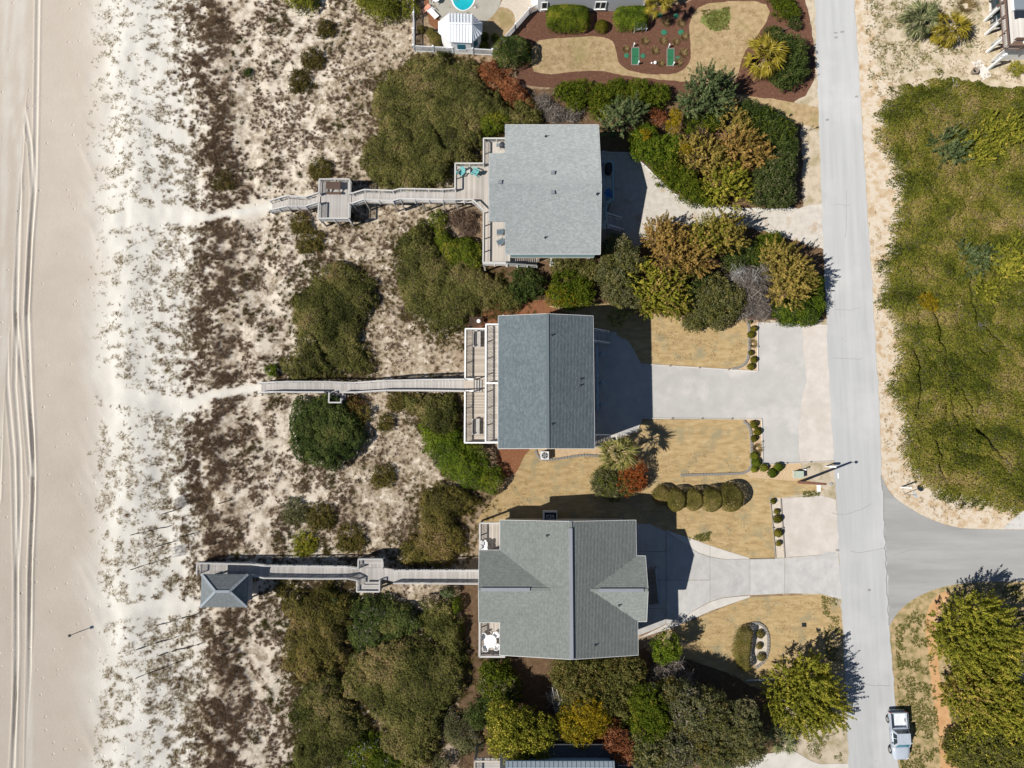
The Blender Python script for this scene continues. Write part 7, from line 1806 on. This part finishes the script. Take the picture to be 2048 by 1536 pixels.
# round table and four chairs
tc = P(980.5, 1282.5, Z3 + .72); tc.z = Z3
t = thing('round_table', tc, 'round white plastic table on the south-west corner balcony', 'table')
lathe('table_top', M['white_plastic'], t, tc + Vector((0, 0, .69)), [(.60, 0), (.64, .015), (.64, .03), (.05, .034)], 32)
lathe('rim', M['white_plastic'], t, tc + Vector((0, 0, .72)), [(.60, 0), (.64, .006), (.64, .018), (.60, .018)], 32)
for k in range(4): 
    a = .8 + k * math.pi / 2; beam('leg', M['white_plastic'], t, tc + Vector((math.cos(a) * .42, math.sin(a) * .42, 0)), tc + Vector((math.cos(a) * .34, math.sin(a) * .34, .69)), .06, .06)
CH = None
for k, (ang, lb) in enumerate(((145, 'north-west'), (48, 'north-east'), (235, 'south-west'), (318, 'south-east'))):
    a = math.radians(ang); p = tc + Vector((math.cos(a) * .78, math.sin(a) * .78, 0))
    lab = lb + ' white chair of the four round the white plastic table'
    if CH is None:
        CH = thing('plastic_chair', p, lab, 'chair', 'white chairs round the table', a - math.pi / 2)
        V, Fc = [], []
        for i in range(9):
            q = math.radians(-100 + 25 * i + 90)
            for rr, zz in ((.30, .42), (.33, .86)):
                V.append((rr * math.cos(q), .05 + rr * math.sin(q), zz - (.14 if i in (0, 8) and zz > .5 else 0)))
        for i in range(8): Fc.append((2 * i, 2 * i + 2, 2 * i + 3, 2 * i + 1))
        n0 = len(V); V += [(x * 1.14, (y - .05) * 1.14 + .05, z) for x, y, z in V]
        Fc += [tuple(n0 + q for q in f[::-1]) for f in list(Fc)]
        for i in range(8): Fc.append((2 * i + 1, 2 * i + 3, n0 + 2 * i + 3, n0 + 2 * i + 1))
        mesh('backrest', V, Fc, M['white_plastic'], CH, local=True)
        o = link('seat', cube_mesh(M['white_plastic'], 'seat'), CH); o.location = (0, 0, .43); o.scale = (.50, .46, .035)
        for q in (-.2, .2):
            for r in (-.2, .2): o = link('leg', cube_mesh(M['white_plastic'], 'leg'), CH); o.location = (q, r, .21); o.scale = (.05, .05, .42)
            o = link('armrest', cube_mesh(M['white_plastic'], 'armrest'), CH); o.location = (q * 1.3, -.05, .64); o.scale = (.07, .40, .03)
    else:
        c_ = CH.copy(); COL.objects.link(c_); c_['label'] = lab; c_.location = p; c_.rotation_euler = (0, 0, a - math.pi / 2)
        for ch in list(CH.children):
            d_ = ch.copy(); COL.objects.link(d_); d_.parent = c_
# pool yard
t = thing('lounge_chair', (*XY(866, 29), 0), 'white slatted pool lounger standing beside a salmon cushion', 'lounger', rz=math.radians(-48))
for k in range(9): 
    o = link('slat', cube_mesh(M['white_plastic'], 'slat'), t); o.location = (-.55 + .16 * k, 0, .36); o.scale = (.14, .62, .03)
for q in (-.3, .3):
    o = link('side_rail', cube_mesh(M['white_plastic'], 'side_rail'), t); o.location = (.0, q, .32); o.scale = (1.6, .05, .07)
    for r in (-.6, .6): o = link('leg', cube_mesh(M['white_plastic'], 'leg'), t); o.location = (r, q, .15); o.scale = (.06, .06, .3)
o = link('arm', cube_mesh(M['white_plastic'], 'arm'), t); o.location = (-.3, .36, .55); o.scale = (.5, .06, .04)
t = thing('cushion', (*XY(853, 20), 0), 'salmon pink folded lounger cushion by the pool yard fence', 'cushion', rz=math.radians(42))
for k in range(2):
    o = link('pad', cube_mesh(M['salmon'], 'pad'), t); o.location = (-.35 + .62 * k, 0, .22 + .1 * k); o.scale = (.6, .52, .12); o.rotation_euler = (0, math.radians(-14 * k), 0)
t = thing('patio_table', (*XY(873, 3), 0), 'white patio table with crooked legs by the pool, cut by the top edge', 'table')
lathe('table_top', M['white_plastic'], t, t.location + Vector((0, 0, .62)), [(.45, 0), (.47, .02), (.05, .04)], 18)
for k in range(4): a = .4 + k * 1.57; beam('leg', M['white_plastic'], t, t.location + Vector((math.cos(a) * .55, math.sin(a) * .55, 0)), t.location + Vector((math.cos(a) * .3, math.sin(a) * .3, .62)), .06, .06)
t = thing('skimmer_cover', (*XY(950.5, 14.5), 0), 'small white round skimmer lid on the pool deck', 'lid'); lathe('lid', M['white_plastic'], t, (*XY(950.5, 14.5), .03), [(.14, 0), (.14, .03), (.06, .05), (.03, .12)], 14)
# north garden
t = thing('garden_bench', (*XY(1279, 60), 0), 'white double seat garden bench in front of the clipped hedges', 'bench', rz=math.radians(8))
def tb_(nm, p, s, m_='white_plastic', rx=0):
    o = link(nm, cube_mesh(M[m_], nm), t); o.location = p; o.scale = s; o.rotation_euler = (math.radians(rx), 0, 0)
for q in (-.42, .42):
    for k in range(4): tb_('back_slat', (q - .2 + .13 * k, .28, .62), (.11, .03, .72), rx=-18)
    for k in range(3): tb_('seat_slat', (q, -.22 + .15 * k, .40), (.54, .13, .03))
    tb_('armrest', (q * 1.75, -.02, .58), (.12, .6, .03)); tb_('leg', (q * 1.7, -.28, .29), (.06, .08, .58)); tb_('leg', (q * 1.7, .25, .2), (.06, .08, .4))
tb_('tray', (0, -.05, .56), (.3, .45, .03))
for k, (x0_, y0_, x1_, y1_, lb) in enumerate(((1263, 96, 1278, 130, 'left green rectangular mat set in the mulch'), (1334, 98, 1348, 132, 'right green rectangular mat set in the mulch'))):
    t = thing('green_mat', (*XY((x0_ + x1_) / 2, (y0_ + y1_) / 2), 0), lb, 'mat', 'green mats in the mulch')
    ym_ = (y0_ + y1_) / 2
    prism('mat', M['green_mat'], t, poly([(x0_, y0_), (x1_, y0_), (x1_, ym_ - .3), (x0_, ym_ - .3)]), 0, .075); prism('mat', M['green_mat'], t, poly([(x0_, ym_ + .3), (x1_, ym_ + .3), (x1_, y1_), (x0_, y1_)]), 0, .07)
    for e0, e1 in (((x0_, y0_), (x1_, y0_)), ((x1_, y0_), (x1_, y1_)), ((x1_, y1_), (x0_, y1_)), ((x0_, y1_), (x0_, y0_))):
        beam('frame', M['stone'], t, (*XY(*e0), .05), (*XY(*e1), .05), .07, .1)
for k, (a, b_, lb) in enumerate(((1267, 93, 'white marker stake at the top of the left green mat'), (1276, 129, 'white marker stake at the lower right corner of the left green mat'), (1337, 95, 'white marker stake at the top of the right green mat'), (1346, 131, 'white marker stake at the lower right corner of the right green mat'))):
    t = thing('marker_stake', (*XY(a, b_), 0), lb, 'stake', 'white stakes by the green mats'); box('stake', M['white_paint'], t, (*XY(a, b_), .3), (.08, .16, .6)); box('cap', M['white_paint'], t, (*XY(a, b_), .62), (.14, .2, .05))
for k, (a, b_, r, lb) in enumerate(((1253, 111.5, 4.5, 'round green lid left of the left green mat'), (1286, 112, 4.5, 'round green lid right of the left green mat'), (1328, 65, 5.5, 'left round green lid of the upper pair'), (1362, 65, 5.5, 'right round green lid of the upper pair'), (1356, 117, 4.5, 'round green lid right of the right green mat'), (1320, 31, 5, 'round green lid in the shadow next to the palm trunk'), (1352, 32, 5, 'round green lid in the palm shadow further right'))):
    t = thing('drain_cover', (*XY(a, b_), 0), lb, 'lid', 'round green lids in the mulch'); R0 = r / 16.8
    lathe('lid', M['green_lid'], t, (*XY(a, b_), .02), [(R0, 0), (R0, .05), (R0 * .85, .065), (R0 * .3, .07), (R0 * .12, .085)], 18); lathe('ring', M['green_mat'], t, (*XY(a, b_), .015), [(R0 * 1.1, 0), (R0 * 1.1, .03), (R0 * .98, .03)], 18)
for a, b_, r, lb in ((1303, 127, .11, 'left small white ball near the green mats'), (1310, 127, .2, 'right larger white ball near the green mats')):
    t = thing('white_ball', (*XY(a, b_), 0), lb, 'ball'); lathe('ball', M['white_plastic'], t, (*XY(a, b_), 0), [(r * math.sin(q), r - r * math.cos(q)) for q in (.2, .6, 1.0, 1.57, 2.1, 2.6, 3.0)], 14)
# air conditioners
def ac(c, label, mat='white_trim', s=.85, z=0.0):
    t = thing('air_conditioner', c, label, 'air conditioner', 'outdoor air conditioning units'); c = Vector(c)
    box('pad', M['concrete'], t, c + Vector((0, 0, .05)), (s + .2, s + .2, .1)); box('cabinet', M[mat], t, c + Vector((0, 0, .48)), (s, s, .76))
    box('top_panel', M[mat], t, c + Vector((0, 0, .875)), (s + .04, s + .04, .03)); lathe('fan_opening', M['black'], t, c + Vector((0, 0, .892)), [(s * .42, 0), (s * .42, .004)], 24)
    for k in range(5):
        a = k * 1.2566; o = box('fan_blade', M['metal_grey'], t, c + Vector((math.cos(a) * s * .2, math.sin(a) * s * .2, .902)), (s * .34, .13, .012), a)
    for r in (.16, .27, .38):
        V, Fc = tube_geo([c + Vector((r * s * math.cos(q), r * s * math.sin(q), .915)) for q in np.linspace(0, 6.283, 21)], [.007] * 21, 4); mesh('guard', V, Fc, M['metal_grey'], t)
ac((*XY(1089, 911), 0), 'pale air conditioner on the pebble bed at the south gable of the slate roof')
ac((*XY(1099, 1036), .3), 'air conditioner inside the shaded wall enclosure north of the grey green roof')
ac((*XY(1108, 525), .3), 'air conditioner at the south wall of the pale roofed house')
t = thing('utility_enclosure', (*XY(1099, 1036), 0), 'open topped wall enclosure round the air conditioner north of the grey green roof', 'enclosure')
a, b_ = XY(1085, 1021), XY(1113, 1046)
beam('wall', M['siding_cream'], t, (a[0], a[1], .9), (b_[0], a[1], .9), .12, 1.8); beam('wall', M['siding_cream'], t, (a[0] + .06, a[1] - .06, .9), (a[0] + .06, b_[1], .9), .12, 1.8); beam('wall', M['siding_cream'], t, (b_[0] - .06, a[1] - .06, .9), (b_[0] - .06, b_[1], .9), .12, 1.8)
beam('wall_cap', M['white_trim'], t, (a[0], a[1], 1.82), (b_[0], a[1], 1.82), .16, .04); beam('wall_cap', M['white_trim'], t, (a[0] + .06, a[1], 1.82), (a[0] + .06, b_[1], 1.82), .16, .04)
t = thing('lattice_screen', (*XY(945, 650), 0), 'brown lattice enclosure with a white hose reel at the north-west corner of the lower deck', 'lattice')
for k in range(12):
    a = XY(938 + k * 2.2, 640), ; beam('lath', M['brown_wood'], t, (*XY(939 + k * 2.1, 636), .8), (*XY(939 + k * 2.1, 655), .8), .035, .02)
for k in range(10): beam('lath', M['brown_wood'], t, (*XY(938, 637 + k * 1.9), .83), (*XY(964, 637 + k * 1.9), .83), .035, .02)
for a, b_ in ((938, 636), (964, 636), (938, 655), (964, 655)): box('post', M['brown_wood'], t, (*XY(a, b_), .42), (.1, .1, .85))
lathe('hose_reel', M['white_plastic'], t, (*XY(958, 645), .84), [(.05, 0), (.22, .02), (.22, .08), (.1, .12)], 14)

# street things
pb, ptop = Vector((*XY(1597.5, 964.5), 0)), P(1651, 968, 6.9)
t = thing('utility_pole', pb, 'leaning brown wooden street light pole between the two driveways', 'pole')
tube('pole', M['pole_wood'], t, [pb - Vector((0, 0, .2)), pb.lerp(ptop, .5), ptop], [.16, .14, .115], 12)
arm = ptop - Vector((0, 0, .35)); lp_ = arm + Vector((.55, .04, .35))
tube('arm', M['metal_grey'], t, [arm, arm + Vector((.3, .02, .3)), lp_], .03, 6)
lathe('lamp_head', M['metal_grey'], t, lp_ + Vector((.12, 0, -.1)), [(.05, .2), (.13, .12), (.17, 0), (.15, -.02)], 14)
c = XY(1594, 949); t = thing('utility_box', (*c, 0), 'pale green metal utility box by the street light pole', 'utility box')
box('pad', M['concrete'], t, (*c, .06), (.95, .85, .12)); box('cabinet', M['box_green'], t, (c[0], c[1], .46), (.82, .72, .7)); box('lid', M['box_green'], t, (c[0] - .02, c[1], .82), (.88, .78, .05)); box('lock', M['metal_grey'], t, (c[0] - .42, c[1], .5), (.03, .1, .14))
c = Vector((*XY(1651, 933), 0)); t = thing('mailbox', c, 'white post mailbox at the road edge of the gravel parking', 'mailbox')
box('post', M['white_paint'], t, c + Vector((0, 0, .6)), (.11, .11, 1.25)); box('arm', M['white_paint'], t, c + Vector((.22, 0, .95)), (.6, .09, .09))
V, Fc = [], []
for i, xx in enumerate((.05, .65)):
    for k in range(9): q = math.pi * k / 8; V.append((c.x + xx, c.y + .13 * math.cos(q), 1.13 + .13 * math.sin(q)))
    V += [(c.x + xx, c.y - .13, 1.0), (c.x + xx, c.y + .13, 1.0)]
for k in range(11): Fc.append((k, (k + 1) % 11, 11 + (k + 1) % 11, 11 + k))
Fc += [tuple(range(10, -1, -1)), tuple(range(11, 22))]
mesh('box', V, Fc, M['white_paint'], t); box('flag', M['red_lens'], t, c + Vector((.5, -.15, 1.2)), (.05, .02, .16))
for a, b_, h, lb in ((1605, 939, .9, 'short white post beside the utility box'),):
    c = Vector((*XY(a, b_), 0)); t = thing('bollard', c, lb, 'post'); tube('post', M['white_paint'], t, [c, c + Vector((0, 0, h))], .06, 10); lathe('cap', M['white_plastic'], t, c + Vector((0, 0, h)), [(.09, 0), (.09, .05), (.03, .09)], 10)
t = thing('white_board', (*XY(1637, 977), 0), 'white flat board lying by the foot of the street light pole', 'board'); prism('board', M['white_paint'], t, poly([(1633, 970), (1641, 970), (1641, 983), (1633.5, 983)]), .02, .08); prism('edge_trim', M['white_trim'], t, poly([(1632.4, 983.3), (1641.4, 983.3), (1641.4, 984.2), (1632.4, 984.2)]), .0, .09)
c = Vector((*XY(1808, 988), 0)); tp = P(1826, 989.5, 2.1); lean = (tp.xy - c.xy) / 2.1
t = thing('stop_sign', c, 'octagonal road sign seen from above and behind at the corner of the side road', 'sign')
top = Vector((c.x, c.y, 2.45))
tube('post', M['metal_grey'], t, [c, top], .035, 8)
oc = Vector((c.x + .06, c.y, 2.1)); ang = math.radians(115)
dv = Vector((math.cos(ang), math.sin(ang), 0)); nv_ = Vector((dv.y, -dv.x, 0))
V = []
for s_ in (0.0, .02):
    for k in range(8): q = math.pi / 8 + k * math.pi / 4; V.append(oc + nv_ * s_ + dv * .40 * math.cos(q) + Vector((0, 0, .40 * math.sin(q))) + Vector((.0, .0, 0)))
mesh('sign_plate', V, [tuple(range(7, -1, -1)), tuple(range(8, 16))] + [(k, (k + 1) % 8, 8 + (k + 1) % 8, 8 + k) for k in range(8)], M['sign_grey'], t)
c = Vector((*XY(1801.5, 974.5), 0)); t = thing('marker_post', c, 'white square post standing beside the octagonal road sign', 'post'); box('post', M['white_paint'], t, c + Vector((0, 0, 1.0)), (.14, .14, 2.0)); box('cap', M['white_paint'], t, c + Vector((0, 0, 2.02)), (.2, .2, .06))
c = Vector((*XY(1763, 221), 0)); t = thing('small_sign', c, 'small tilted white sign at the west edge of the corner thicket', 'sign'); tube('post', M['metal_grey'], t, [c, c + Vector((0, 0, 1.2))], .03, 6); beam('plate', M['sign_grey'], t, c + Vector((-.12, -.1, 1.1)), c + Vector((.22, .14, 1.1)), .03, .4)
c = Vector((*XY(1618, 261), 0)); t = thing('marker_post', c, 'thin dark marker post at the road edge by the north bushes', 'post'); tube('post', M['dark_slat'], t, [c, c + Vector((0, 0, 1.3))], .035, 6); box('plate', M['dark_slat'], t, c + Vector((0, 0, 1.15)), (.05, .16, .35))
c = XY(1608, 1249.5); t = thing('utility_cover', (*c, 0), 'black square utility lid in the south lawn', 'lid'); box('lid', M['black'], t, (*c, .04), (.42, .36, .08)); box('rim', M['dark_vent'], t, (*c, .025), (.5, .44, .05))
c = Vector((*XY(1945, 146), 0)); t = thing('clay_pot', c, 'open round clay pot near the pale slab in the north-east yard', 'pot')
lathe('pot', M['terracotta'], t, c, [(.26, 0), (.34, .45), (.40, .55), (.40, .62), (.31, .62), (.27, .30)], 20); lathe('soil', M['black'], t, c + Vector((0, 0, .3)), [(.26, 0), (.02, .02)], 16)
t = thing('fallen_pole', (*XY(1520, 1358), 0), 'pale pole lying in the shade south of the crescent hedge', 'rail'); beam('pole', M['rail_wood'], t, (*XY(1491, 1359.5), .25), (*XY(1548, 1356.5), .25), .12, .1); beam('pole', M['siding_blue'], t, (*XY(1491, 1361.2), .2), (*XY(1548, 1358.4), .2), .06, .1)
for q in (1500, 1540): box('foot', M['post_wood'], t, (*XY(q, 1359.5), .1), (.12, .3, .2))
# beach: leaning post with a knob, drift sand fences
c = Vector((*XY(157, 1264), gz1(*XY(157, 1264)))); t = thing('beach_post', c, 'slender leaning marker post alone on the open beach', 'post')
tube('post', M['dark_slat'], t, [c - Vector((0, 0, .3)), c + Vector((.02, 0, 1.55))], [.05, .04], 8); lathe('knob', M['dark_slat'], t, c + Vector((.02, 0, 1.5)), [(.05, 0), (.15, .06), (.16, .2), (.06, .3)], 10)
SF = [((331, 1027), (361, 1017)), ((376, 1005), (401, 998)), ((272, 1068), (338, 1053)), ((369, 1072), (391, 1066)), ((320, 1091), (352, 1082)), ((273, 1136), (338, 1115)), ((425, 1088), (443, 1084)), ((444, 1006), (461, 1001)), ((455, 1053), (471, 1047)),
      ((321, 1248), (398, 1226)), ((284, 1294), (356, 1272)), ((326, 1307), (403, 1286)), ((282, 1351), (358, 1323)), ((436, 1269), (462, 1262)), ((450, 1307), (471, 1300))]
for k, (a, b_) in enumerate(SF):
    A, B = XY(*a), XY(*b_); za, zb_ = gz1(*A), gz1(*B)
    pos = ['north of the gazebo path, first strip by the scrub', 'touching the scrub band, northernmost strip', 'longest of the northern strips, nearest the beach', 'short strip inside the edge of the scrub, third row', 'middle strip of the fourth row', 'long strip just north-west of the gazebo', 'tiny strip in the scrub right above the gazebo', 'tiny strip in the scrub, northern end', 'tiny strip in the scrub above the gazebo railing',
           'first strip below the gazebo path', 'second strip below the gazebo path, seaward', 'third strip below the gazebo path, nearer the scrub', 'southernmost long strip', 'short strip in the scrub south of the gazebo', 'shortest strip in the scrub south of the gazebo'][k]
    t = thing('sand_fence', (*A, za), 'dark sand fence, ' + pos, 'sand fence', 'sand fences in the foredune')
    L = math.hypot(B[0] - A[0], B[1] - A[1]); m_ = max(2, int(L / 1.4)); rr = random.Random(k)
    sp = []
    for i in range(m_ + 1):
        f = i / m_; x, y = A[0] + (B[0] - A[0]) * f, A[1] + (B[1] - A[1]) * f
        box('post', M['dark_slat'], t, (x, y, gz1(x, y) + .2), (.07, .07, .8))
    n_ = int(L / .085); Q = []
    ux_, uy_ = (B[0] - A[0]) / L, (B[1] - A[1]) / L
    for i in range(n_):
        f = (i + .5) / n_; x, y = A[0] + (B[0] - A[0]) * f, A[1] + (B[1] - A[1]) * f; w_ = .05 * math.sin(f * 9 + k); x -= uy_ * w_; y += ux_ * w_
        z = gz1(x, y); tx, ty = ux_ * .02, uy_ * .02; nx_, ny_ = -uy_ * .012, ux_ * .012; h_ = .36 + .10 * rr.random(); l_ = rr.uniform(-.05, .05)
        c8 = [(x + s1 * tx + s2 * nx_ + (l_ * ux_ if zt_ else 0), y + s1 * ty + s2 * ny_ + (l_ * uy_ if zt_ else 0), z + (h_ if zt_ else -.05)) for zt_ in (0, 1) for s1, s2 in ((-1, -1), (1, -1), (1, 1), (-1, 1))]
        for fc in ((0, 1, 5, 4), (1, 2, 6, 5), (2, 3, 7, 6), (3, 0, 4, 7), (4, 5, 6, 7)): Q.append([c8[q] for q in fc])
    o = quads_mesh('slats', np.array(Q), M['dark_slat'], None, t); o['kind'] = 'stuff'
for a, b_, rz_, lb in ((365, 1004, .5, 'grey lattice panel leaning in the sand north of the gazebo'), (361, 1101, .2, 'pale lattice panel half buried in the sand above the gazebo')):
    c = Vector((*XY(a, b_), 0)); c.z = gz1(c.x, c.y) + .25; t = thing('leaning_lattice', c, lb, 'lattice', rz=rz_)
    for k in range(12):
        o = link('lath', cube_mesh(M['rail_wood'], 'lath'), t); o.location = (-.6 + .11 * k, 0, .0); o.scale = (.035, 1.2, .02); o.rotation_euler = (.15, 0, 0)
    for k in range(4):
        o = link('wire', cube_mesh(M['post_wood'], 'wire'), t); o.location = (0, -.5 + .33 * k, .02 + .05 * (k - 1.5)); o.scale = (1.35, .02, .02)

# ------------------------------------------------------------------ pickup truck and the half hidden car
def section_loft(name, mat, parent, secs, prof):
    """secs: (s, halfwidth, top, bottom); prof(w, top, bot) -> ring of (y, z)"""
    V, Fc = [], []
    for s, w, tp_, bt in secs:
        ring = prof(w, tp_, bt); n = len(ring)
        V += [(y, s, z) for y, z in ring]
    for i in range(len(secs) - 1):
        for k in range(n): Fc.append((i * n + k, (i + 1) * n + k, (i + 1) * n + (k + 1) % n, i * n + (k + 1) % n))
    Fc.append(tuple(range(n))); Fc.append(tuple(range(len(V) - 1, len(V) - 1 - n, -1)))
    o = mesh(name, V, Fc, M[mat], parent, local=True)
    for p in o.data.polygons: p.use_smooth = len(p.vertices) == 4
    return o
def bodyring(w, t, b):
    return [(-w * .93, b), (-w, b + .22), (-w * .995, t - .20), (-w * .93, t - .05), (-w * .6, t), (w * .6, t), (w * .93, t - .05), (w * .995, t - .20), (w, b + .22), (w * .93, b)]
def wheel(parent, x, s, r=.38):
    V, Fc = tube_geo([(x - .12, s, r), (x + .12, s, r)], [r, r], 22); ty = mesh('tyre', V, Fc, M['rubber'], parent, local=True)
    sg = -1 if x < 0 else 1
    V, Fc = tube_geo([(x + sg * .10, s, r), (x + sg * .135, s, r)], [r * .62, r * .56], 16); mesh('rim', V, Fc, M['rim'], parent, local=True)
def lbox(nm, mat, parent, c, s, r=(0, 0, 0)):
    o = link(nm, cube_mesh(M[mat], nm), parent); o.location = c; o.scale = s; o.rotation_euler = r; return o
def quad(nm, mat, parent, pts, th=.015):
    pts = [Vector(p) for p in pts]; n = (pts[1] - pts[0]).cross(pts[3] - pts[0]).normalized()
    V = [p + n * th for p in pts] + [p - n * th for p in pts]
    return mesh(nm, V, [(0, 1, 2, 3), (7, 6, 5, 4), (0, 4, 5, 1), (1, 5, 6, 2), (2, 6, 7, 3), (3, 7, 4, 0)], M[mat], parent, local=True)
ra, fa = P(1797.0, 1425, 1.0), P(1803.5, 1521, .9)
dd = (fa - ra); dd.z = 0; LT = dd.length; yaw = math.atan2(dd.y, dd.x) - math.pi / 2
tk = thing('pickup_truck', (ra.x, ra.y, .03), 'silver crew cab pickup parked half on the verge at the lower right', 'pickup truck', rz=yaw)
k_ = LT / 5.35
def S(v): return v * k_
W_ = .93
# local axes: x across, y forward (front), so ring (y,z) -> x
section_loft('cab_body', 'car_silver', tk, [(S(1.75), W_, 1.08, .42), (S(2.3), W_, 1.10, .40), (S(3.1), W_, 1.10, .40), (S(3.62), W_, 1.10, .42)], bodyring)
section_loft('hood', 'car_silver', tk, [(S(3.62), W_, 1.10, .42), (S(4.1), W_ * .995, 1.09, .42), (S(4.6), W_ * .97, 1.04, .40), (S(4.98), W_ * .90, .96, .36), (S(5.22), W_ * .76, .84, .36), (S(5.35), W_ * .55, .68, .40)], bodyring)
for q in (-1, 1):
    lbox('bed_side', 'car_silver', tk, (q * (W_ - .075), S(.88), .82), (.15, S(1.74), .62)); lbox('bed_rail', 'black', tk, (q * (W_ - .09), S(.88), 1.14), (.10, S(1.68), .02))
lbox('bed_floor', 'bed_liner', tk, (0, S(.9), .66), (1.6, S(1.7), .06))
for k in range(12): lbox('bed_rib', 'bed_liner', tk, (-.69 + k * .125, S(.9), .70), (.055, S(1.62), .025))
lbox('bulkhead', 'car_silver', tk, (0, S(1.70), .86), (1.6, .06, .5)); lbox('tailgate', 'car_silver', tk, (0, S(.05), .84), (1.62, .09, .56))
lbox('rear_bumper', 'metal_grey', tk, (0, -.06, .52), (1.7, .16, .2)); lbox('front_bumper', 'car_silver', tk, (0, S(5.28), .52), (1.25, .16, .24))
for q in (-1, 1):
    lbox('tail_light', 'red_lens', tk, (q * (W_ - .06), .0, .9), (.13, .06, .4)); lbox('headlight', 'lens', tk, (q * .66, S(5.13), .78), (.3, .12, .14), (0, 0, -q * .55))
    lbox('mirror', 'car_silver', tk, (q * (W_ + .10), S(3.35), 1.16), (.2, .1, .16))
    for s in (.95, 4.35): wheel(tk, q * (W_ - .1), S(s), .375)
    for s in (S(2.42), S(3.0)): lbox('door_handle', 'black', tk, (q * (W_ + .005), s, .98), (.03, .16, .035))
# greenhouse
zt_, zb2_ = 1.74, 1.09
b0, b1, t0, t1 = S(1.82), S(3.85), S(2.08), S(3.18); wb, wt = .86, .66
V = [(-wb, b0, zb2_), (wb, b0, zb2_), (wb, b1, zb2_), (-wb, b1, zb2_), (-wt, t0, zt_), (wt, t0, zt_), (wt, t1, zt_), (-wt, t1, zt_)]
mesh('cab_pillars', V, [(0, 1, 5, 4), (1, 2, 6, 5), (2, 3, 7, 6), (3, 0, 4, 7), (4, 5, 6, 7)], M['car_silver'], tk, local=True)
quad('roof_panel', 'car_silver', tk, [(-wt - .02, t0 - .04, zt_ + .02), (wt + .02, t0 - .04, zt_ + .02), (wt + .02, t1 + .05, zt_ + .015), (-wt - .02, t1 + .05, zt_ + .015)], .02)
for k in range(4): lbox('roof_rib', 'car_silver', tk, (-.36 + .24 * k, t0 + S(.36), zt_ + .045), (.05, S(.5), .02))
def lerp3(a, b, f): return tuple(a[i] + (b[i] - a[i]) * f for i in range(3))
def pane(nm, a, b, c, d, m0, m1, e0, e1, mat='glass_blue', off=(0, 0, 0)):
    p = [lerp3(lerp3(a, b, u), lerp3(d, c, u), v) for u, v in ((m0, e0), (m1, e0), (m1, e1), (m0, e1))]
    quad(nm, mat, tk, [tuple(q[i] + off[i] for i in range(3)) for q in p], .012)
pane('windshield', V[3], V[2], V[6], V[7], .07, .93, .12, .93)
pane('rear_window', V[1], V[0], V[4], V[5], .08, .92, .2, .9, 'glass')
for a, b_, c_, d_ in ((V[0], V[3], V[7], V[4]), (V[2], V[1], V[5], V[6])):
    for m0, m1 in (((.14, .46), (.5, .86)) if a == V[0] else ((.14, .5), (.54, .86))): pane('side_window', a, b_, c_, d_, m0, m1, .12, .86, 'glass')
# dark car under the north-east deck
c = Vector((*XY(1996, 40), 0)); cr = thing('parked_car', c, 'dark car with an open brown hatch mostly hidden under the north-east deck', 'car', rz=math.radians(0))
section_loft('body', 'car_dark', cr, [(-1.0, .8, .8, .3), (-.8, .9, .95, .25), (.8, .92, 1.0, .25), (2.6, .92, 1.0, .25), (3.3, .85, .9, .3)], bodyring)
V = [(-.8, -.3, .98), (.8, -.3, .98), (.8, 2.2, .98), (-.8, 2.2, .98), (-.6, .2, 1.5), (.6, .2, 1.5), (.6, 1.8, 1.5), (-.6, 1.8, 1.5)]
mesh('cabin', V, [(0, 1, 5, 4), (1, 2, 6, 5), (2, 3, 7, 6), (3, 0, 4, 7), (4, 5, 6, 7)], M['glass'], cr, local=True)
quad('hatch', 'brown_canvas', cr, [(-1.15, .55, 1.2), (-.2, 1.1, 1.6), (-.1, 1.5, 1.6), (-1.0, .95, 1.2)], .03)
for q in (-.82, .82):
    for s in (-.3, 2.4): wheel(cr, q, s, .34)
sheet('concrete_slab', [(1978, -20), (2003, -20), (2003, 60), (1985, 60), (1978, 20)], 3, M['concrete_pale'])

print('foliage triangles', TRI[0], 'objects', len(bpy.data.objects))
